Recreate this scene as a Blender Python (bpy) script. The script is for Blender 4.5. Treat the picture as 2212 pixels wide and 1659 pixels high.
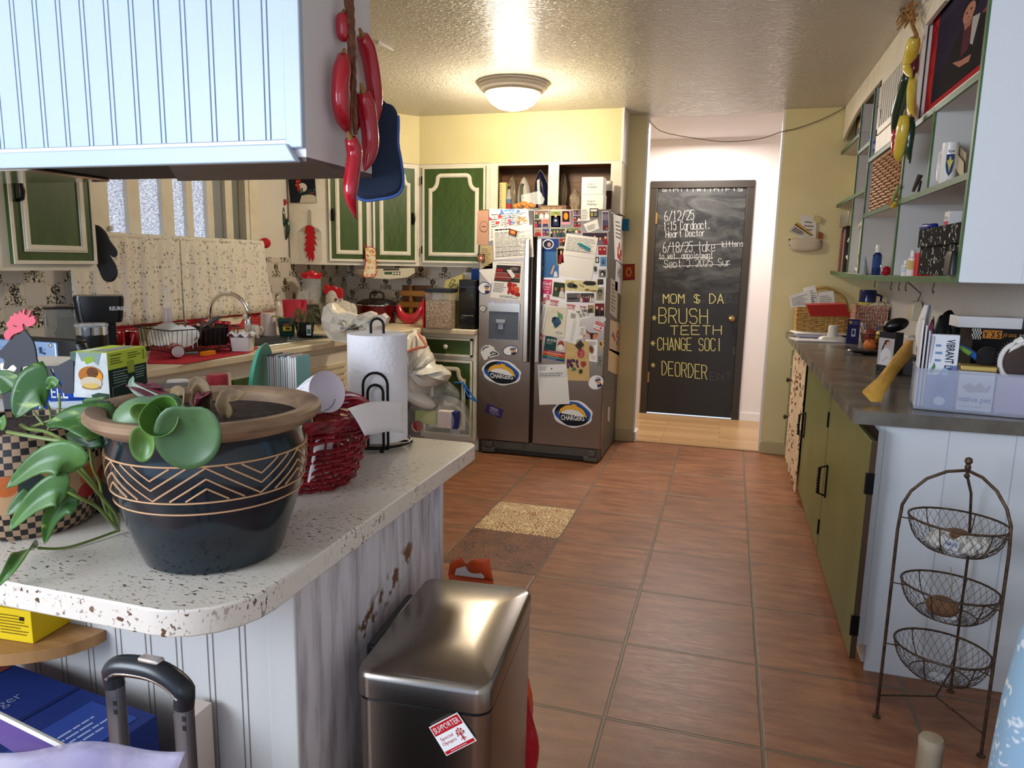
import bpy, bmesh, math, random
from math import sin, cos, pi, radians as R_, sqrt
from mathutils import Vector as V, Matrix, geometry

sc = bpy.context.scene
for o in list(bpy.data.objects): bpy.data.objects.remove(o)
COL = sc.collection
random.seed(7)

# ------------------------------------------------------------------ camera
CAM = V((0.0, 0.0, 1.39))
FPX,PITCH,ROLL,YAW = 1559.035,0.165805,0.019171,0.287301
_f = V((-sin(YAW)*cos(PITCH), cos(YAW)*cos(PITCH), -sin(PITCH)))
_r = V((cos(YAW), sin(YAW), 0)); _u = _r.cross(_f)
_r2 = _r*cos(ROLL) + _u*sin(ROLL); _u2 = _u*cos(ROLL) - _r*sin(ROLL)
cd = bpy.data.cameras.new('camera'); cam = bpy.data.objects.new('camera', cd); COL.objects.link(cam)
cd.sensor_width = 36; cd.lens = FPX/2212*36; cd.clip_start = .02
mw = Matrix((_r2, _u2, -_f)).transposed().to_4x4(); mw.translation = CAM
cam.matrix_world = mw
sc.camera = cam

# ------------------------------------------------------------------ light and exposure
vs = sc.view_settings
sc.display_settings.display_device = 'sRGB'
vs.view_transform = 'Standard'; vs.look = 'None'; vs.gamma = 1; vs.use_curve_mapping = False
vs.exposure = 0.0
wd = bpy.data.worlds.new('world'); sc.world = wd; wd.use_nodes = True
bg = wd.node_tree.nodes['Background']
bg.inputs[0].default_value = (.60, .74, 1, 1); bg.inputs[1].default_value = 1.5
def light(name, kind, loc, energy, col, size=.3, look=None, sizey=None):
    l = bpy.data.lights.new(name, kind); l.energy = energy; l.color = col
    if kind == 'AREA':
        l.size = size
        if sizey: l.shape = 'RECTANGLE'; l.size_y = sizey
    elif kind == 'POINT': l.shadow_soft_size = size
    o = bpy.data.objects.new(name, l); COL.objects.link(o); o.location = loc
    if look is not None: o.rotation_euler = (V(look)-V(loc)).to_track_quat('-Z', 'Y').to_euler()
    return o
# daylight from the dining-room windows behind and to the left of the viewer
light('daylight_window', 'AREA', (-2.6, -1.5, 1.75), 120, (.78, .88, 1), 1.5, (0.2, 2.6, .9), 1.4)
light('daylight_behind_right', 'AREA', (1.6, -2.3, 1.6), 85, (.8, .89, 1), 1.6, (-.6, 2.6, 1.2), 1.8)  # unseen second daylight source, behind the viewer on the right
# the hall beyond the doorway has its own ceiling light
light('hall_light', 'AREA', (-.3, 6.25, 2.46), 42, (1, .93, .88), .5, (-.3, 6.25, 0))
# the kitchen's dome lamp (bulbs just under its glass)
light('dome_bulbs', 'POINT', (-1.38, 4.56, 2.31), 66, (1, .87, .68), .10)
sc.cycles.use_denoising = True

# ------------------------------------------------------------------ survey: a point of the photo on a known plane of the room
def _ray(x, y): return _f*FPX + _r2*(x-1106) - _u2*(y-829.5)
def Zp(x, y, z): d = _ray(x, y); return CAM + d*((z-CAM.z)/d.z)
def Yp(x, y, Y): d = _ray(x, y); return CAM + d*(Y/d.y)
def Xp(x, y, X): d = _ray(x, y); return CAM + d*(X/d.x)
def Pp(x, y, p, n): d = _ray(x, y); n = V(n); return CAM + d*((V(p)-CAM).dot(n)/d.dot(n))

# ------------------------------------------------------------------ materials
def lin(c):
    return tuple(((x/255)/12.92 if x/255 <= .04045 else ((x/255+.055)/1.055)**2.4) for x in c[:3]) + (1,)
_MC = {}
class NT:
    def __init__(s, name):
        s.m = bpy.data.materials.new(name); s.m.use_nodes = True; s.t = s.m.node_tree
        s.b = s.t.nodes['Principled BSDF']; s.out = s.t.nodes['Material Output']
    def n(s, typ, inp={}, **kw):
        nd = s.t.nodes.new('ShaderNode'+typ)
        for k, v in kw.items(): setattr(nd, k, v)
        for k, v in inp.items(): s.set(nd, k, v)
        return nd
    def set(s, nd, k, v):
        if isinstance(v, bpy.types.NodeSocket): s.t.links.new(v, nd.inputs[k])
        else: nd.inputs[k].default_value = v
    def math(s, op, a, b=0.0, c=None):
        nd = s.n('Math', operation=op); s.set(nd, 0, a); s.set(nd, 1, b)
        if c is not None: s.set(nd, 2, c)
        return nd.outputs[0]
    def mix(s, fac, a, b):
        nd = s.n('Mix',data_type='RGBA'); s.set(nd,0,fac); s.set(nd,6,a); s.set(nd,7,b); return nd.outputs[2]
    def obj(s, scale=None):
        o = s.n('TexCoord').outputs['Object']
        if scale: o = s.n('Mapping', {0: o, 'Scale': scale}).outputs[0]
        return o
    def noise(s, vec, sc_, detail=3, rough=.5, dist=0):
        return s.n('TexNoise',{'Vector':vec,'Scale':sc_,'Detail':detail,'Roughness':rough,'Distortion':dist}).outputs[0]
    def ramp(s, fac, lo, hi):
        return s.n('MapRange', {0: fac, 1: lo, 2: hi}).outputs[0]
    def bump(s, h, strength=.3, dist=.01):
        nd = s.n('Bump',{'Height':h,'Strength':strength,'Distance':dist}); s.set(s.b,'Normal',nd.outputs[0])
    def base(s, c): s.set(s.b, 'Base Color', c)
def mat(name,col,rough=.5,metal=0,col2=None,vs_=12,lo=.35,hi=.65,bump=0,bs=60,stretch=None,emit=0,trans=0,alpha=1,coat=0,spec=.5,ecol=None,bdist=.004,ior=1.45):
    if name in _MC: return _MC[name]
    t = NT(name); b = t.b
    b.inputs['Roughness'].default_value = rough; b.inputs['Metallic'].default_value = metal
    b.inputs['Specular IOR Level'].default_value = spec; b.inputs['Coat Weight'].default_value = coat
    b.inputs['IOR'].default_value = ior
    if col2:
        f = t.ramp(t.noise(t.obj(stretch), vs_, 5), lo, hi); t.base(t.mix(f, lin(col), lin(col2)))
    else: t.base(lin(col))
    if bump: t.bump(t.noise(t.obj(stretch), bs, 4), bump, bdist)
    if trans: b.inputs['Transmission Weight'].default_value = trans
    if alpha < 1: b.inputs['Alpha'].default_value = alpha
    if emit:b.inputs['Emission Color'].default_value = lin(ecol or col); b.inputs['Emission Strength'].default_value = emit
    _MC[name] = t.m
    return t.m
def C(*rgb, r=.55, m=0, coat=0):   # plain painted / printed colour
    return mat('paint_%d_%d_%d_%d_%d_%d'%(*rgb,int(r*100),int(m*100),int(coat*10)),rgb,r,m,coat=coat,spec=.2)

# ------------------------------------------------------------------ mesh building
class MB:
    def __init__(s,m=None):s.v = []; s.f = []; s.mi = []; s.mats = []; s.uv = {}; s.cur = 0; s.M = None; s.use(m)
    def use(s, m):
        if m is None: return s
        if m not in s.mats: s.mats.append(m)
        s.cur = s.mats.index(m); return s
    def add(s, vs, fs, m=None, uvs=None):
        if m is not None: s.use(m)
        n = len(s.v)
        s.v += [(s.M @ V(p)) if s.M else V(p) for p in vs]
        for i, f in enumerate(fs):
            if uvs: s.uv[len(s.f)] = [uvs[k] for k in f]
            s.f.append([k+n for k in f]); s.mi.append(s.cur)
        return s
    def box(s, a, b, m=None):
        x0, y0, z0 = a; x1, y1, z1 = b
        x0,x1 = min(x0,x1),max(x0,x1); y0,y1 = min(y0,y1),max(y0,y1); z0,z1 = min(z0,z1),max(z0,z1)
        vs = [(x, y, z) for z in (z0, z1) for y in (y0, y1) for x in (x0, x1)]
        return s.add(vs, [(0,2,3,1),(4,5,7,6),(0,1,5,4),(2,6,7,3),(0,4,6,2),(1,3,7,5)], m)
    def hexa(s, b4, t4, m=None):   # bottom ring, top ring (counter-clockwise from above)
        return s.loft([b4, t4], m)
    def loft(s, rings, m=None, cap0=True, cap1=True, closed=True):
        n = len(rings[0]); vs = [p for r in rings for p in r]; fs = []
        for i in range(len(rings)-1):
            for k in range(n if closed else n-1):
                a = i*n+k; b = i*n+(k+1) % n; fs.append((a, b, b+n, a+n))
        if cap0: fs.append(tuple(reversed(range(n))))
        if cap1: fs.append(tuple(range((len(rings)-1)*n, len(rings)*n)))
        return s.add(vs, fs, m)
    def lathe(s, prof, c=(0,0,0), n=24, m=None, ax=(0,0,1), sq=(1,1), cap=True):
        q = V((0,0,1)).rotation_difference(V(ax)); c = V(c); rings = []
        for r,z in prof:rings.append([c+q@V((max(r,1e-4)*cos(2*pi*k/n)*sq[0],max(r,1e-4)*sin(2*pi*k/n)*sq[1],z))for k in range(n)])
        vs = [p for r in rings for p in r]; fs = []; uvs = []
        for i in range(len(rings)-1):
            for k in range(n):
                a = i*n+k; b = i*n+(k+1) % n; fs.append((a, b, b+n, a+n))
        if cap: fs += [tuple(reversed(range(n))), tuple(range((len(rings)-1)*n, len(rings)*n))]
        return s.add(vs, fs, m)
    def cyl(s, a, b, r0, r1=None, n=12, m=None):
        a = V(a); b = V(b); d = b-a
        return s.lathe([(r0,0),(r0 if r1 is None else r1,d.length)],a,n,m,d if d.length>1e-9 else(0,0,1))
    def tube(s, pts, r, n=6, m=None, closed=False):
        P = [V(p)for p in pts]; rs = r if isinstance(r,(list,tuple))else[r]*len(P); rings = []; up = None
        for i, p in enumerate(P):
            t = (P[(i+1) % len(P)]-P[i-1]) if closed else (P[min(i+1, len(P)-1)]-P[max(i-1, 0)])
            if t.length < 1e-9: t = V((0,0,1))
            t.normalize()
            if up is None: up = t.orthogonal().normalized()
            up = (up-t*up.dot(t)); up = up.normalized() if up.length>1e-6 else t.orthogonal().normalized()
            w = t.cross(up)
            rings.append([p + (up*cos(2*pi*k/n)+w*sin(2*pi*k/n))*rs[i] for k in range(n)])
        if closed: return s.loft(rings+[rings[0]], m, False, False)
        return s.loft(rings, m)
    def ell(s, c, rad, m=None, n=16, k=10, rot=None, fn=None):
        c = V(c); rings = []
        for i in range(k+1):
            t = -pi/2+pi*i/k; ring = []
            for j in range(n):
                p = V((cos(t)*cos(2*pi*j/n), cos(t)*sin(2*pi*j/n), sin(t)))
                if fn: p = p*fn(p)
                p = V((p.x*rad[0], p.y*rad[1], p.z*rad[2]))
                ring.append(c+(rot @ p if rot else p))
            rings.append(ring)
        return s.loft(rings, m)
    def poly(s, pts, d, m=None, holes=()):   # planar polygon pulled by vector d into a solid
        loops = [[V(p) for p in pts]]+[[V(p) for p in h] for h in holes]
        tri = geometry.tessellate_polygon(loops); flat = [p for l in loops for p in l]; n = len(flat); d = V(d)
        nrm = V((0,0,0))
        for i in range(len(loops[0])): nrm += loops[0][i].cross(loops[0][(i+1) % len(loops[0])])
        fwd = nrm.dot(d) > 0; vs = flat+[p+d for p in flat]; fs = []
        for t in tri:
            a, b, c = t
            if (flat[b]-flat[a]).cross(flat[c]-flat[a]).dot(d) < 0: b, c = c, b
            fs += [(c, b, a), (a+n, b+n, c+n)]
        o = 0
        for li, l in enumerate(loops):
            k = len(l); w = V((0,0,0))
            for i in range(k): w += l[i].cross(l[(i+1) % k])
            ccw = (w.dot(d) > 0) == (li == 0)
            for i in range(k):
                a, b = o+i, o+(i+1) % k
                fs.append((a, b, b+n, a+n) if ccw else (b, a, a+n, b+n))
            o += k
        return s.add(vs, fs, m)
    def sheet(s, fn, nu, nv, m=None, th=0, uv=False):
        vs = [V(fn(i/nu, j/nv)) for j in range(nv+1) for i in range(nu+1)]
        fs = [(j*(nu+1)+i,j*(nu+1)+i+1,(j+1)*(nu+1)+i+1,(j+1)*(nu+1)+i)for j in range(nv)for i in range(nu)]
        uvs = [(i/nu, j/nv) for j in range(nv+1) for i in range(nu+1)] if uv else None
        if th:
            nr = [V((0,0,0)) for _ in vs]
            for f in fs:
                w = (vs[f[1]]-vs[f[0]]).cross(vs[f[3]]-vs[f[0]])
                for k in f: nr[k] += w
            N = len(vs); back = [p-(w.normalized()if w.length>0 else V((0,0,1)))*th for p,w in zip(vs,nr)]
            bf = [tuple(k+N for k in reversed(f)) for f in fs]; W = nu+1
            ed = [(i,i+1)for i in range(nu)]+[(nu+j*W,nu+(j+1)*W)for j in range(nv)]+[(nv*W+i+1,nv*W+i)for i in range(nu)]+[((j+1)*W,j*W)for j in range(nv)]
            fs = fs+bf+[(b, a, a+N, b+N) for a, b in ed]; vs = vs+back
            if uvs: uvs = uvs+uvs
        return s.add(vs, fs, m, uvs)
W_ = {}
def _wm(o): return W_[o.name] if o is not None else Matrix()
def obj(name, mb, parent=None, loc=None, smooth=38, bev=0, seg=2, label=None, kind=None, sub=0):
    vs = mb.v; Wp = _wm(parent); inv = Wp.inverted()
    pv = [inv @ p for p in vs]
    if loc is None:
        if parent is not None: loc = V((0,0,0))
        else:
            lo = [min(p[i] for p in pv) for i in range(3)]; hi = [max(p[i] for p in pv) for i in range(3)]
            loc = V(((lo[0]+hi[0])/2, (lo[1]+hi[1])/2, lo[2]))
    me = bpy.data.meshes.new(name); me.from_pydata([p-loc for p in pv], [], mb.f)
    for m in mb.mats: me.materials.append(m)
    if len(mb.mats) > 1: me.polygons.foreach_set('material_index', mb.mi)
    if mb.uv:
        ul = me.uv_layers.new(name='uv')
        for fi, u in mb.uv.items():
            p = me.polygons[fi]
            for k, li in enumerate(p.loop_indices): ul.data[li].uv = u[k]
    if smooth:
        me.polygons.foreach_set('use_smooth',[True]*len(me.polygons)); me.set_sharp_from_angle(angle=R_(smooth))
    me.validate(); me.update()
    o = bpy.data.objects.new(name, me); COL.objects.link(o); o.location = loc
    if parent is not None: o.parent = parent
    W_[o.name] = Wp @ Matrix.Translation(loc)
    if bev:
        b = o.modifiers.new('edge','BEVEL'); b.width = bev; b.segments = seg; b.limit_method = 'ANGLE'; b.angle_limit = R_(40); b.harden_normals = False
    if sub:
        b = o.modifiers.new('sub', 'SUBSURF'); b.levels = sub; b.render_levels = sub
    if label: o['label'] = label
    if kind: o['kind'] = kind
    return o
def tag(o, label, cat, group=None):
    o['label'] = label; o['category'] = cat
    if group: o['group'] = group
    return o
def thing(name, label, cat, loc, group=None, rz=0):
    o = bpy.data.objects.new(name,None); COL.objects.link(o); o.location = loc; o.rotation_euler = (0,0,rz); o.empty_display_size = .05
    W_[o.name] = Matrix.Translation(V(loc)) @ Matrix.Rotation(rz, 4, 'Z')
    return tag(o, label, cat, group)
def one(name, mb, label, cat, group=None, **kw): return tag(obj(name, mb, **kw), label, cat, group)
def struct(name, mb, **kw): return obj(name, mb, kind='structure', **kw)

# ---- flat printed things: a quad in space with unit coordinates
class Quad:
    def __init__(s, bl, br, tr, tl, n): s.p = [V(bl), V(br), V(tr), V(tl)]; s.n = V(n).normalized()
    def at(s, u, v, h=0):
        a, b, c, d = s.p
        return a*(1-u)*(1-v)+b*u*(1-v)+c*u*v+d*(1-u)*v+s.n*h
    def slab(s,mb,m,th=.0015,h=0,curl=0):return mb.poly([s.at(0,0,h),s.at(1,0,h),s.at(1,1,h),s.at(0,1,h)],s.n*th,m)
    def pol(s, mb, pts, m, h=.002, th=.0004): return mb.poly([s.at(u, v, h) for u, v in pts], s.n*th, m)
    def rect(s, mb, u0, v0, u1, v1, m, h=.002): return s.pol(mb, [(u0,v0),(u1,v0),(u1,v1),(u0,v1)], m, h)
    def ellipse(s, mb, u, v, ru, rv, m, h=.002, n=18, rot=0):
        c_, s_ = cos(rot), sin(rot)
        return s.pol(mb,[(u+ru*cos(2*pi*k/n)*c_-rv*sin(2*pi*k/n)*s_,v+ru*cos(2*pi*k/n)*s_+rv*sin(2*pi*k/n)*c_)for k in range(n)],m,h)
    def text(s, mb, txt, u0, v0, u1, v1, m, h=.0024, bold=0):
        vs, fs = text_mesh(txt, bold)
        if not vs: return
        x0 = min(p[0]for p in vs); x1 = max(p[0]for p in vs); y0 = min(p[1]for p in vs); y1 = max(p[1]for p in vs)
        mb.add([s.at(u0+(x-x0)/(x1-x0+1e-9)*(u1-u0),v0+(y-y0)/(y1-y0+1e-9)*(v1-v0),h)for x,y in vs],fs,m)
    def lines(s, mb, u0, v0, u1, v1, n, m, h=.002, fill=.32, rag=.35):   # rows of small print
        for i in range(n):
            y = v1-(i+.5)*(v1-v0)/n; t = (v1-v0)/n*fill/2; x = u0
            end = u1-(u1-u0)*rag*random.random()
            while x < end:
                w = (u1-u0)*random.uniform(.08,.22); s.rect(mb,x,y-t,min(x+w,end),y+t,m,h); x+=w+(u1-u0)*.025
    def stroke(s, mb, pts, w, m, h=.0022):   # drawn line
        for a, b in zip(pts[:-1], pts[1:]):
            A = s.at(*a, h); B = s.at(*b, h); d = (B-A)
            if d.length < 1e-6: continue
            sd = s.n.cross(d.normalized())*w/2; e = d.normalized()*w*.3
            mb.add([A-sd-e, B-sd+e, B+sd+e, A+sd-e], [(0,1,2,3)], m)
_TX = {}
def text_mesh(txt, bold=0):
    if (txt, bold) in _TX: return _TX[(txt, bold)]
    c = bpy.data.curves.new('t', 'FONT'); c.body = txt; c.resolution_u = 2; c.offset = bold
    o = bpy.data.objects.new('t', c); COL.objects.link(o); bpy.context.view_layer.update()
    me = o.evaluated_get(bpy.context.evaluated_depsgraph_get()).to_mesh()
    r = ([(v.co.x, v.co.y) for v in me.vertices], [tuple(p.vertices) for p in me.polygons])
    bpy.data.objects.remove(o); bpy.data.curves.remove(c); _TX[(txt, bold)] = r
    return r
def qpix(tl, tr, br, bl, plane, val, off=0):   # a sheet fixed to one of the room's planes
    f = {'Y': Yp, 'X': Xp, 'Z': Zp}[plane]; n = {'Y': V((0,-1,0)), 'X': V((1,0,0)), 'Z': V((0,0,1))}[plane]
    return Quad(f(*bl, val)+n*off, f(*br, val)+n*off, f(*tr, val)+n*off, f(*tl, val)+n*off, n)
def rbox(mb, x0, x1, y0, y1, z0, z1, m=None): return mb.box((x0,y0,z0), (x1,y1,z1), m)
def rrect(cx, cy, hx, hy, r, n=5, rz=0):   # rounded rectangle outline
    out = []
    for sx, sy, a0 in ((1,1,0), (-1,1,90), (-1,-1,180), (1,-1,270)):
        for k in range(n+1):
            a = R_(a0+90*k/n); out.append((sx*(hx-r)+r*cos(a), sy*(hy-r)+r*sin(a)))
    return [(cx+x*cos(rz)-y*sin(rz), cy+x*sin(rz)+y*cos(rz)) for x, y in out]
# ------------------------------------------------------------------ surface materials of the room
CREAM = mat('cream_paint', (232,225,206), .45, col2=(218,207,182), vs_=9, lo=.45, hi=.8)
WHITE = mat('white_paint', (236,233,230), .4)
COOLW = mat('white_board_paint', (224,228,234), .35)
GREEN = mat('green_stain', (66,90,38), .42, col2=(56,78,31), vs_=5, stretch=(6,6,.8))
YELLOW = mat('yellow_wall', (231,218,166), .42, col2=(224,210,155), vs_=3, bump=.25, bs=70, bdist=.003)
BLACKI = mat('black_iron', (22,21,20), .4, .6)
BLACKP = mat('black_plastic', (20,20,22), .35)
CHROME = mat('chrome', (225,225,228), .12, 1)
STEEL = mat('brushed_steel', (150,142,134), .26, 1, bump=.05, bs=30, stretch=(2,2,60), bdist=.001)
WOODB = mat('brown_cabinet_wood', (120,82,46), .5, col2=(92,60,32), vs_=6, stretch=(1,8,8))
WICK = mat('wicker_tan', (176,124,66), .55, col2=(140,92,44), vs_=40)

def m_floor():
    t = NT('terracotta_tile'); o = t.obj()
    sep = t.n('SeparateXYZ', {0: o})
    u = t.math('DIVIDE',t.math('ADD',sep.outputs[0],1.221),.468); v = t.math('DIVIDE',t.math('SUBTRACT',sep.outputs[1],4.857),.468)
    wob = t.math('MULTIPLY', t.math('SUBTRACT', t.noise(o, 7, 3), .5), .012)
    def edge(a):
        f = t.math('FRACT', t.math('ADD', a, wob)); return t.math('MINIMUM', f, t.math('SUBTRACT', 1.0, f))
    g = t.math('MINIMUM', edge(u), edge(v)); grout = t.ramp(g, .015, .008)
    cell = t.n('CombineXYZ', {0: t.math('FLOOR', u), 1: t.math('FLOOR', v)}).outputs[0]
    rnd = t.n('TexWhiteNoise', {0: cell}, noise_dimensions='2D').outputs[0]
    off = t.n('VectorMath',{0:o,1:t.n('CombineXYZ',{0:t.math('MULTIPLY',rnd,9),1:t.math('MULTIPLY',rnd,23)}).outputs[0]},operation='ADD').outputs[0]
    st = t.n('Mapping', {0: off, 'Scale': (1.6, 7, 1)}).outputs[0]
    n1 = t.noise(st, 2.6, 7, .62); n2 = t.noise(off, 3.2, 4); n3 = t.noise(st, 11, 6, .7)
    c = t.mix(t.ramp(n1, .36, .66), lin((126,77,50)), lin((170,116,80)))
    c = t.mix(t.math('MULTIPLY', t.ramp(n2, .5, .75), .55), c, lin((112,82,60)))
    c = t.mix(t.math('MULTIPLY', t.ramp(n3, .5, .72), .4), c, lin((176,136,100)))
    c = t.mix(t.math('MULTIPLY', rnd, .22), c, lin((130,80,52)))
    t.base(t.mix(grout, c, lin((112,98,78))))
    t.set(t.b, 'Roughness', t.math('ADD', t.math('MULTIPLY', n3, .3), .26))
    t.bump(t.math('SUBTRACT', t.math('MULTIPLY', n3, .25), grout), .35, .004)
    return t.m
def m_motif(name, ground, ink, sc_, lo, hi):
    t = NT(name); o = t.obj()
    w = t.noise(o, 9, 2)
    vo = t.n('TexVoronoi', {'Vector': o, 'Scale': sc_}).outputs[0]
    ring = t.math('SINE',t.math('MULTIPLY',vo,26)); fine = t.math('SINE',t.math('MULTIPLY',t.noise(o,sc_*1.5,2),60))
    s = t.math('ADD', t.math('MULTIPLY', ring, .55), t.math('MULTIPLY', fine, .5))
    m_ = t.ramp(t.math('ADD', s, t.math('MULTIPLY', t.math('SUBTRACT', w, .5), 1.2)), lo, hi)
    t.base(t.mix(m_, lin(ground), lin(ink))); t.b.inputs['Roughness'].default_value = .4
    return t.m
def m_ceiling():
    t = NT('textured_ceiling'); o = t.obj((1, 2.2, 1))
    t.base(lin((216,209,194))); t.b.inputs['Roughness'].default_value = .24
    n1 = t.noise(o, 38, 4, .55, .6); n2 = t.noise(o, 9, 3)
    t.bump(t.math('ADD', t.ramp(n1, .42, .6), t.math('MULTIPLY', n2, .6)), .85, .007)
    return t.m
def m_wood_floor():
    t = NT('light_plank_floor'); o = t.obj()
    br = t.n('TexBrick',{'Vector':o,'Color1':lin((196,158,110)),'Color2':lin((170,128,82)),'Mortar':lin((120,84,50)),'Scale':1,'Mortar Size':.002,'Brick Width':.9,'Row Height':.085})
    n = t.noise(t.obj((3, 30, 1)), 2, 5)
    t.base(t.mix(t.math('MULTIPLY',n,.35),br.outputs[0],lin((214,182,138)))); t.b.inputs['Roughness'].default_value = .3
    return t.m
def m_tile(axis):
    t = NT('printed_wall_tile_'+axis); p = t.n('NewGeometry').outputs['Position']; s = t.n('SeparateXYZ',{0:p})
    a = s.outputs[1 if axis == 'y' else 0]
    u = t.math('DIVIDE',t.math('ADD',a,10),.108); v = t.math('DIVIDE',t.math('ADD',s.outputs[2],10-.022),.108)
    fu = t.math('FRACT', u); fv = t.math('FRACT', v)
    odd = t.math('MODULO', t.math('ADD', t.math('FLOOR', u), t.math('FLOOR', v)), 2.0)
    du = t.math('SUBTRACT', fu, .5); dv = t.math('SUBTRACT', fv, .68)
    d = t.math('SQRT', t.math('ADD', t.math('MULTIPLY', du, du), t.math('MULTIPLY', dv, dv)))
    n = t.noise(p, 75, 5, .65); n2 = t.noise(p, 130, 3)
    head = t.math('MULTIPLY', t.ramp(d, .27, .22), t.ramp(n2, .40, .48))
    stem = t.math('MULTIPLY',t.ramp(t.math('ABSOLUTE',t.math('ADD',du,t.math('MULTIPLY',t.math('SUBTRACT',n,.5),.2))),.035,.02),t.ramp(fv,.5,.45))
    leaf = t.math('MULTIPLY', t.ramp(n, .50, .54), t.ramp(t.math('ABSOLUTE', dv), .15, .3))
    ink = t.math('MULTIPLY', t.math('MAXIMUM', t.math('MAXIMUM', head, stem), leaf), odd)
    e1 = t.math('MINIMUM',fu,t.math('SUBTRACT',1.0,fu)); e2 = t.math('MINIMUM',fv,t.math('SUBTRACT',1.0,fv))
    gr = t.ramp(t.math('MINIMUM', e1, e2), .03, .012)
    c = t.mix(ink, t.mix(odd, lin((206,200,192)), lin((214,205,186))), lin((34,32,32)))
    t.base(t.mix(gr, c, lin((190,184,172)))); t.b.inputs['Roughness'].default_value = .25
    return t.m
def m_laminate():
    t = NT('flecked_laminate'); o = t.obj((1, 2.3, 1))
    fl = t.ramp(t.noise(o, 74, 2, .5, .3), .62, .65); area = t.ramp(t.noise(t.obj(), 6, 3), .38, .55)
    tone = t.noise(t.obj(), 25, 2)
    fine = t.math('MULTIPLY', t.ramp(t.noise(o, 130, 2), .64, .67), .7)
    ink = t.mix(tone, lin((116,76,52)), lin((62,46,40)))
    t.base(t.mix(t.math('MULTIPLY',t.math('MAXIMUM',fl,fine),t.math('ADD',t.math('MULTIPLY',area,.85),.15)),lin((225,217,206)),ink))
    t.b.inputs['Roughness'].default_value = .28
    return t.m
def m_greytop():
    t = NT('grey_worn_worktop'); o = t.obj((1, 3, 1))
    n = t.noise(o, 5, 6, .6)
    c = t.mix(t.ramp(n, .4, .65), lin((96,90,82)), lin((126,120,110)))
    t.base(t.mix(t.math('MULTIPLY',t.ramp(t.noise(t.obj(),3,3),.55,.7),.5),c,lin((112,84,62)))); t.b.inputs['Roughness'].default_value = .22
    t.bump(n, .15, .004)
    return t.m
def m_drybrush():
    t = NT('dry_brushed_white_over_wood'); o = t.obj((1, 6, .7))
    n = t.noise(o, 5, 6, .6, .3); scr = t.obj(); s = t.n('SeparateXYZ', {0: scr})
    c = t.mix(t.ramp(n, .42, .66), lin((222,217,222)), lin((168,158,164)))
    worn = t.math('MULTIPLY',t.ramp(t.noise(t.obj((1,3,3)),9,5),.5,.56),t.ramp(t.math('ABSOLUTE',t.math('SUBTRACT',s.outputs[2],t.math('ADD',t.math('MULTIPLY',s.outputs[1],.35),.662))),.045,.02))
    worn = t.math('MULTIPLY',worn,t.ramp(t.math('ABSOLUTE',t.math('SUBTRACT',s.outputs[1],.02)),.16,.12))
    t.base(t.mix(worn, c, lin((120,84,56)))); t.b.inputs['Roughness'].default_value = .5
    return t.m
def m_frost(name, dark):
    t = NT(name); o = t.obj((1, 1, 2.4))
    n = t.noise(o, 55, 3, .6)
    c = t.mix(t.ramp(n, .35, .65), lin((96,112,150)), lin((226,236,255)))
    t.base(lin((150,155,160))); t.b.inputs['Roughness'].default_value = .18
    t.bump(n, .6, .01)
    if not dark:
        t.set(t.b, 'Emission Color', c); t.b.inputs['Emission Strength'].default_value = .9
    return t.m
def m_print(name, ground, inks, sc_, size=.24, soft=.03, rough=.8, fill=.5, inner=.42):
    t = NT(name); o = t.obj()
    d = t.n('VectorMath',{0:o,1:t.n('VectorMath',{0:t.n('TexNoise',{'Vector':o,'Scale':sc_*1.3}).outputs[1],3:.6/sc_},operation='SCALE').outputs[0]},operation='ADD').outputs[0]
    vo = t.n('TexVoronoi', {'Vector': d, 'Scale': sc_, 'Randomness': .75})
    ang = t.noise(o, sc_*1.7, 1)
    ring = t.math('MULTIPLY',t.ramp(vo.outputs[0],size,size-soft),t.ramp(vo.outputs[0],size*inner,size*inner+soft))
    k = t.math('MULTIPLY', ring, t.ramp(ang, fill-.02, fill+.02))
    cl = lin(inks[0])
    if len(inks)>1:cl = t.mix(t.ramp(t.n('SeparateXYZ',{0:vo.outputs[1]}).outputs[0],.45,.55),lin(inks[0]),lin(inks[1]))
    t.base(t.mix(k,lin(ground),cl)); t.b.inputs['Roughness'].default_value = rough; t.b.inputs['Specular IOR Level'].default_value = .2
    return t.m
def m_dots(name, ground, dot, pitch, r):
    t = NT(name); s = t.n('SeparateXYZ', {0: t.obj()})
    f = [t.math('SUBTRACT',t.math('FRACT',t.math('DIVIDE',t.math('ADD',s.outputs[i],5),pitch)),.5)for i in(1,2)]
    d = t.math('SQRT', t.math('ADD', t.math('MULTIPLY', f[0], f[0]), t.math('MULTIPLY', f[1], f[1])))
    t.base(t.mix(t.ramp(d, r, r-.08), lin(ground), lin(dot))); t.b.inputs['Roughness'].default_value = .85
    return t.m
FLOOR = m_floor(); LAM = m_laminate()

# ------------------------------------------------------------------ floors, ceilings, walls
mb = MB(FLOOR); xs = [-3.3,-1.221,-.753,1.12]; ys = [-2.6,2.985,3.453,3.921,5.70]
T1 = m_motif('cream_lace_tile',(150,92,58),(226,208,160),17,-.12,.02); T2 = m_motif('black_flecked_tile',(150,98,68),(44,36,32),34,.0,.14)
for i in range(3):
    for j in range(4):
        m = {(1,2): T1, (1,1): T2}.get((i,j), FLOOR)
        q = .004 if m is not FLOOR else 0
        mb.use(FLOOR); mb.box((xs[i],ys[j],-.06), (xs[i+1],ys[j+1],-.001 if q else 0))
        if q: mb.box((xs[i]+q,ys[j]+q,-.002), (xs[i+1]-q,ys[j+1]-q,0), m)
struct('floor', mb, loc=V((0,0,0)))
struct('floor_hall', MB(m_wood_floor()).box((-2.2,5.70,-.06), (1.8,6.88,0)), loc=V((0,0,0)))
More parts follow.
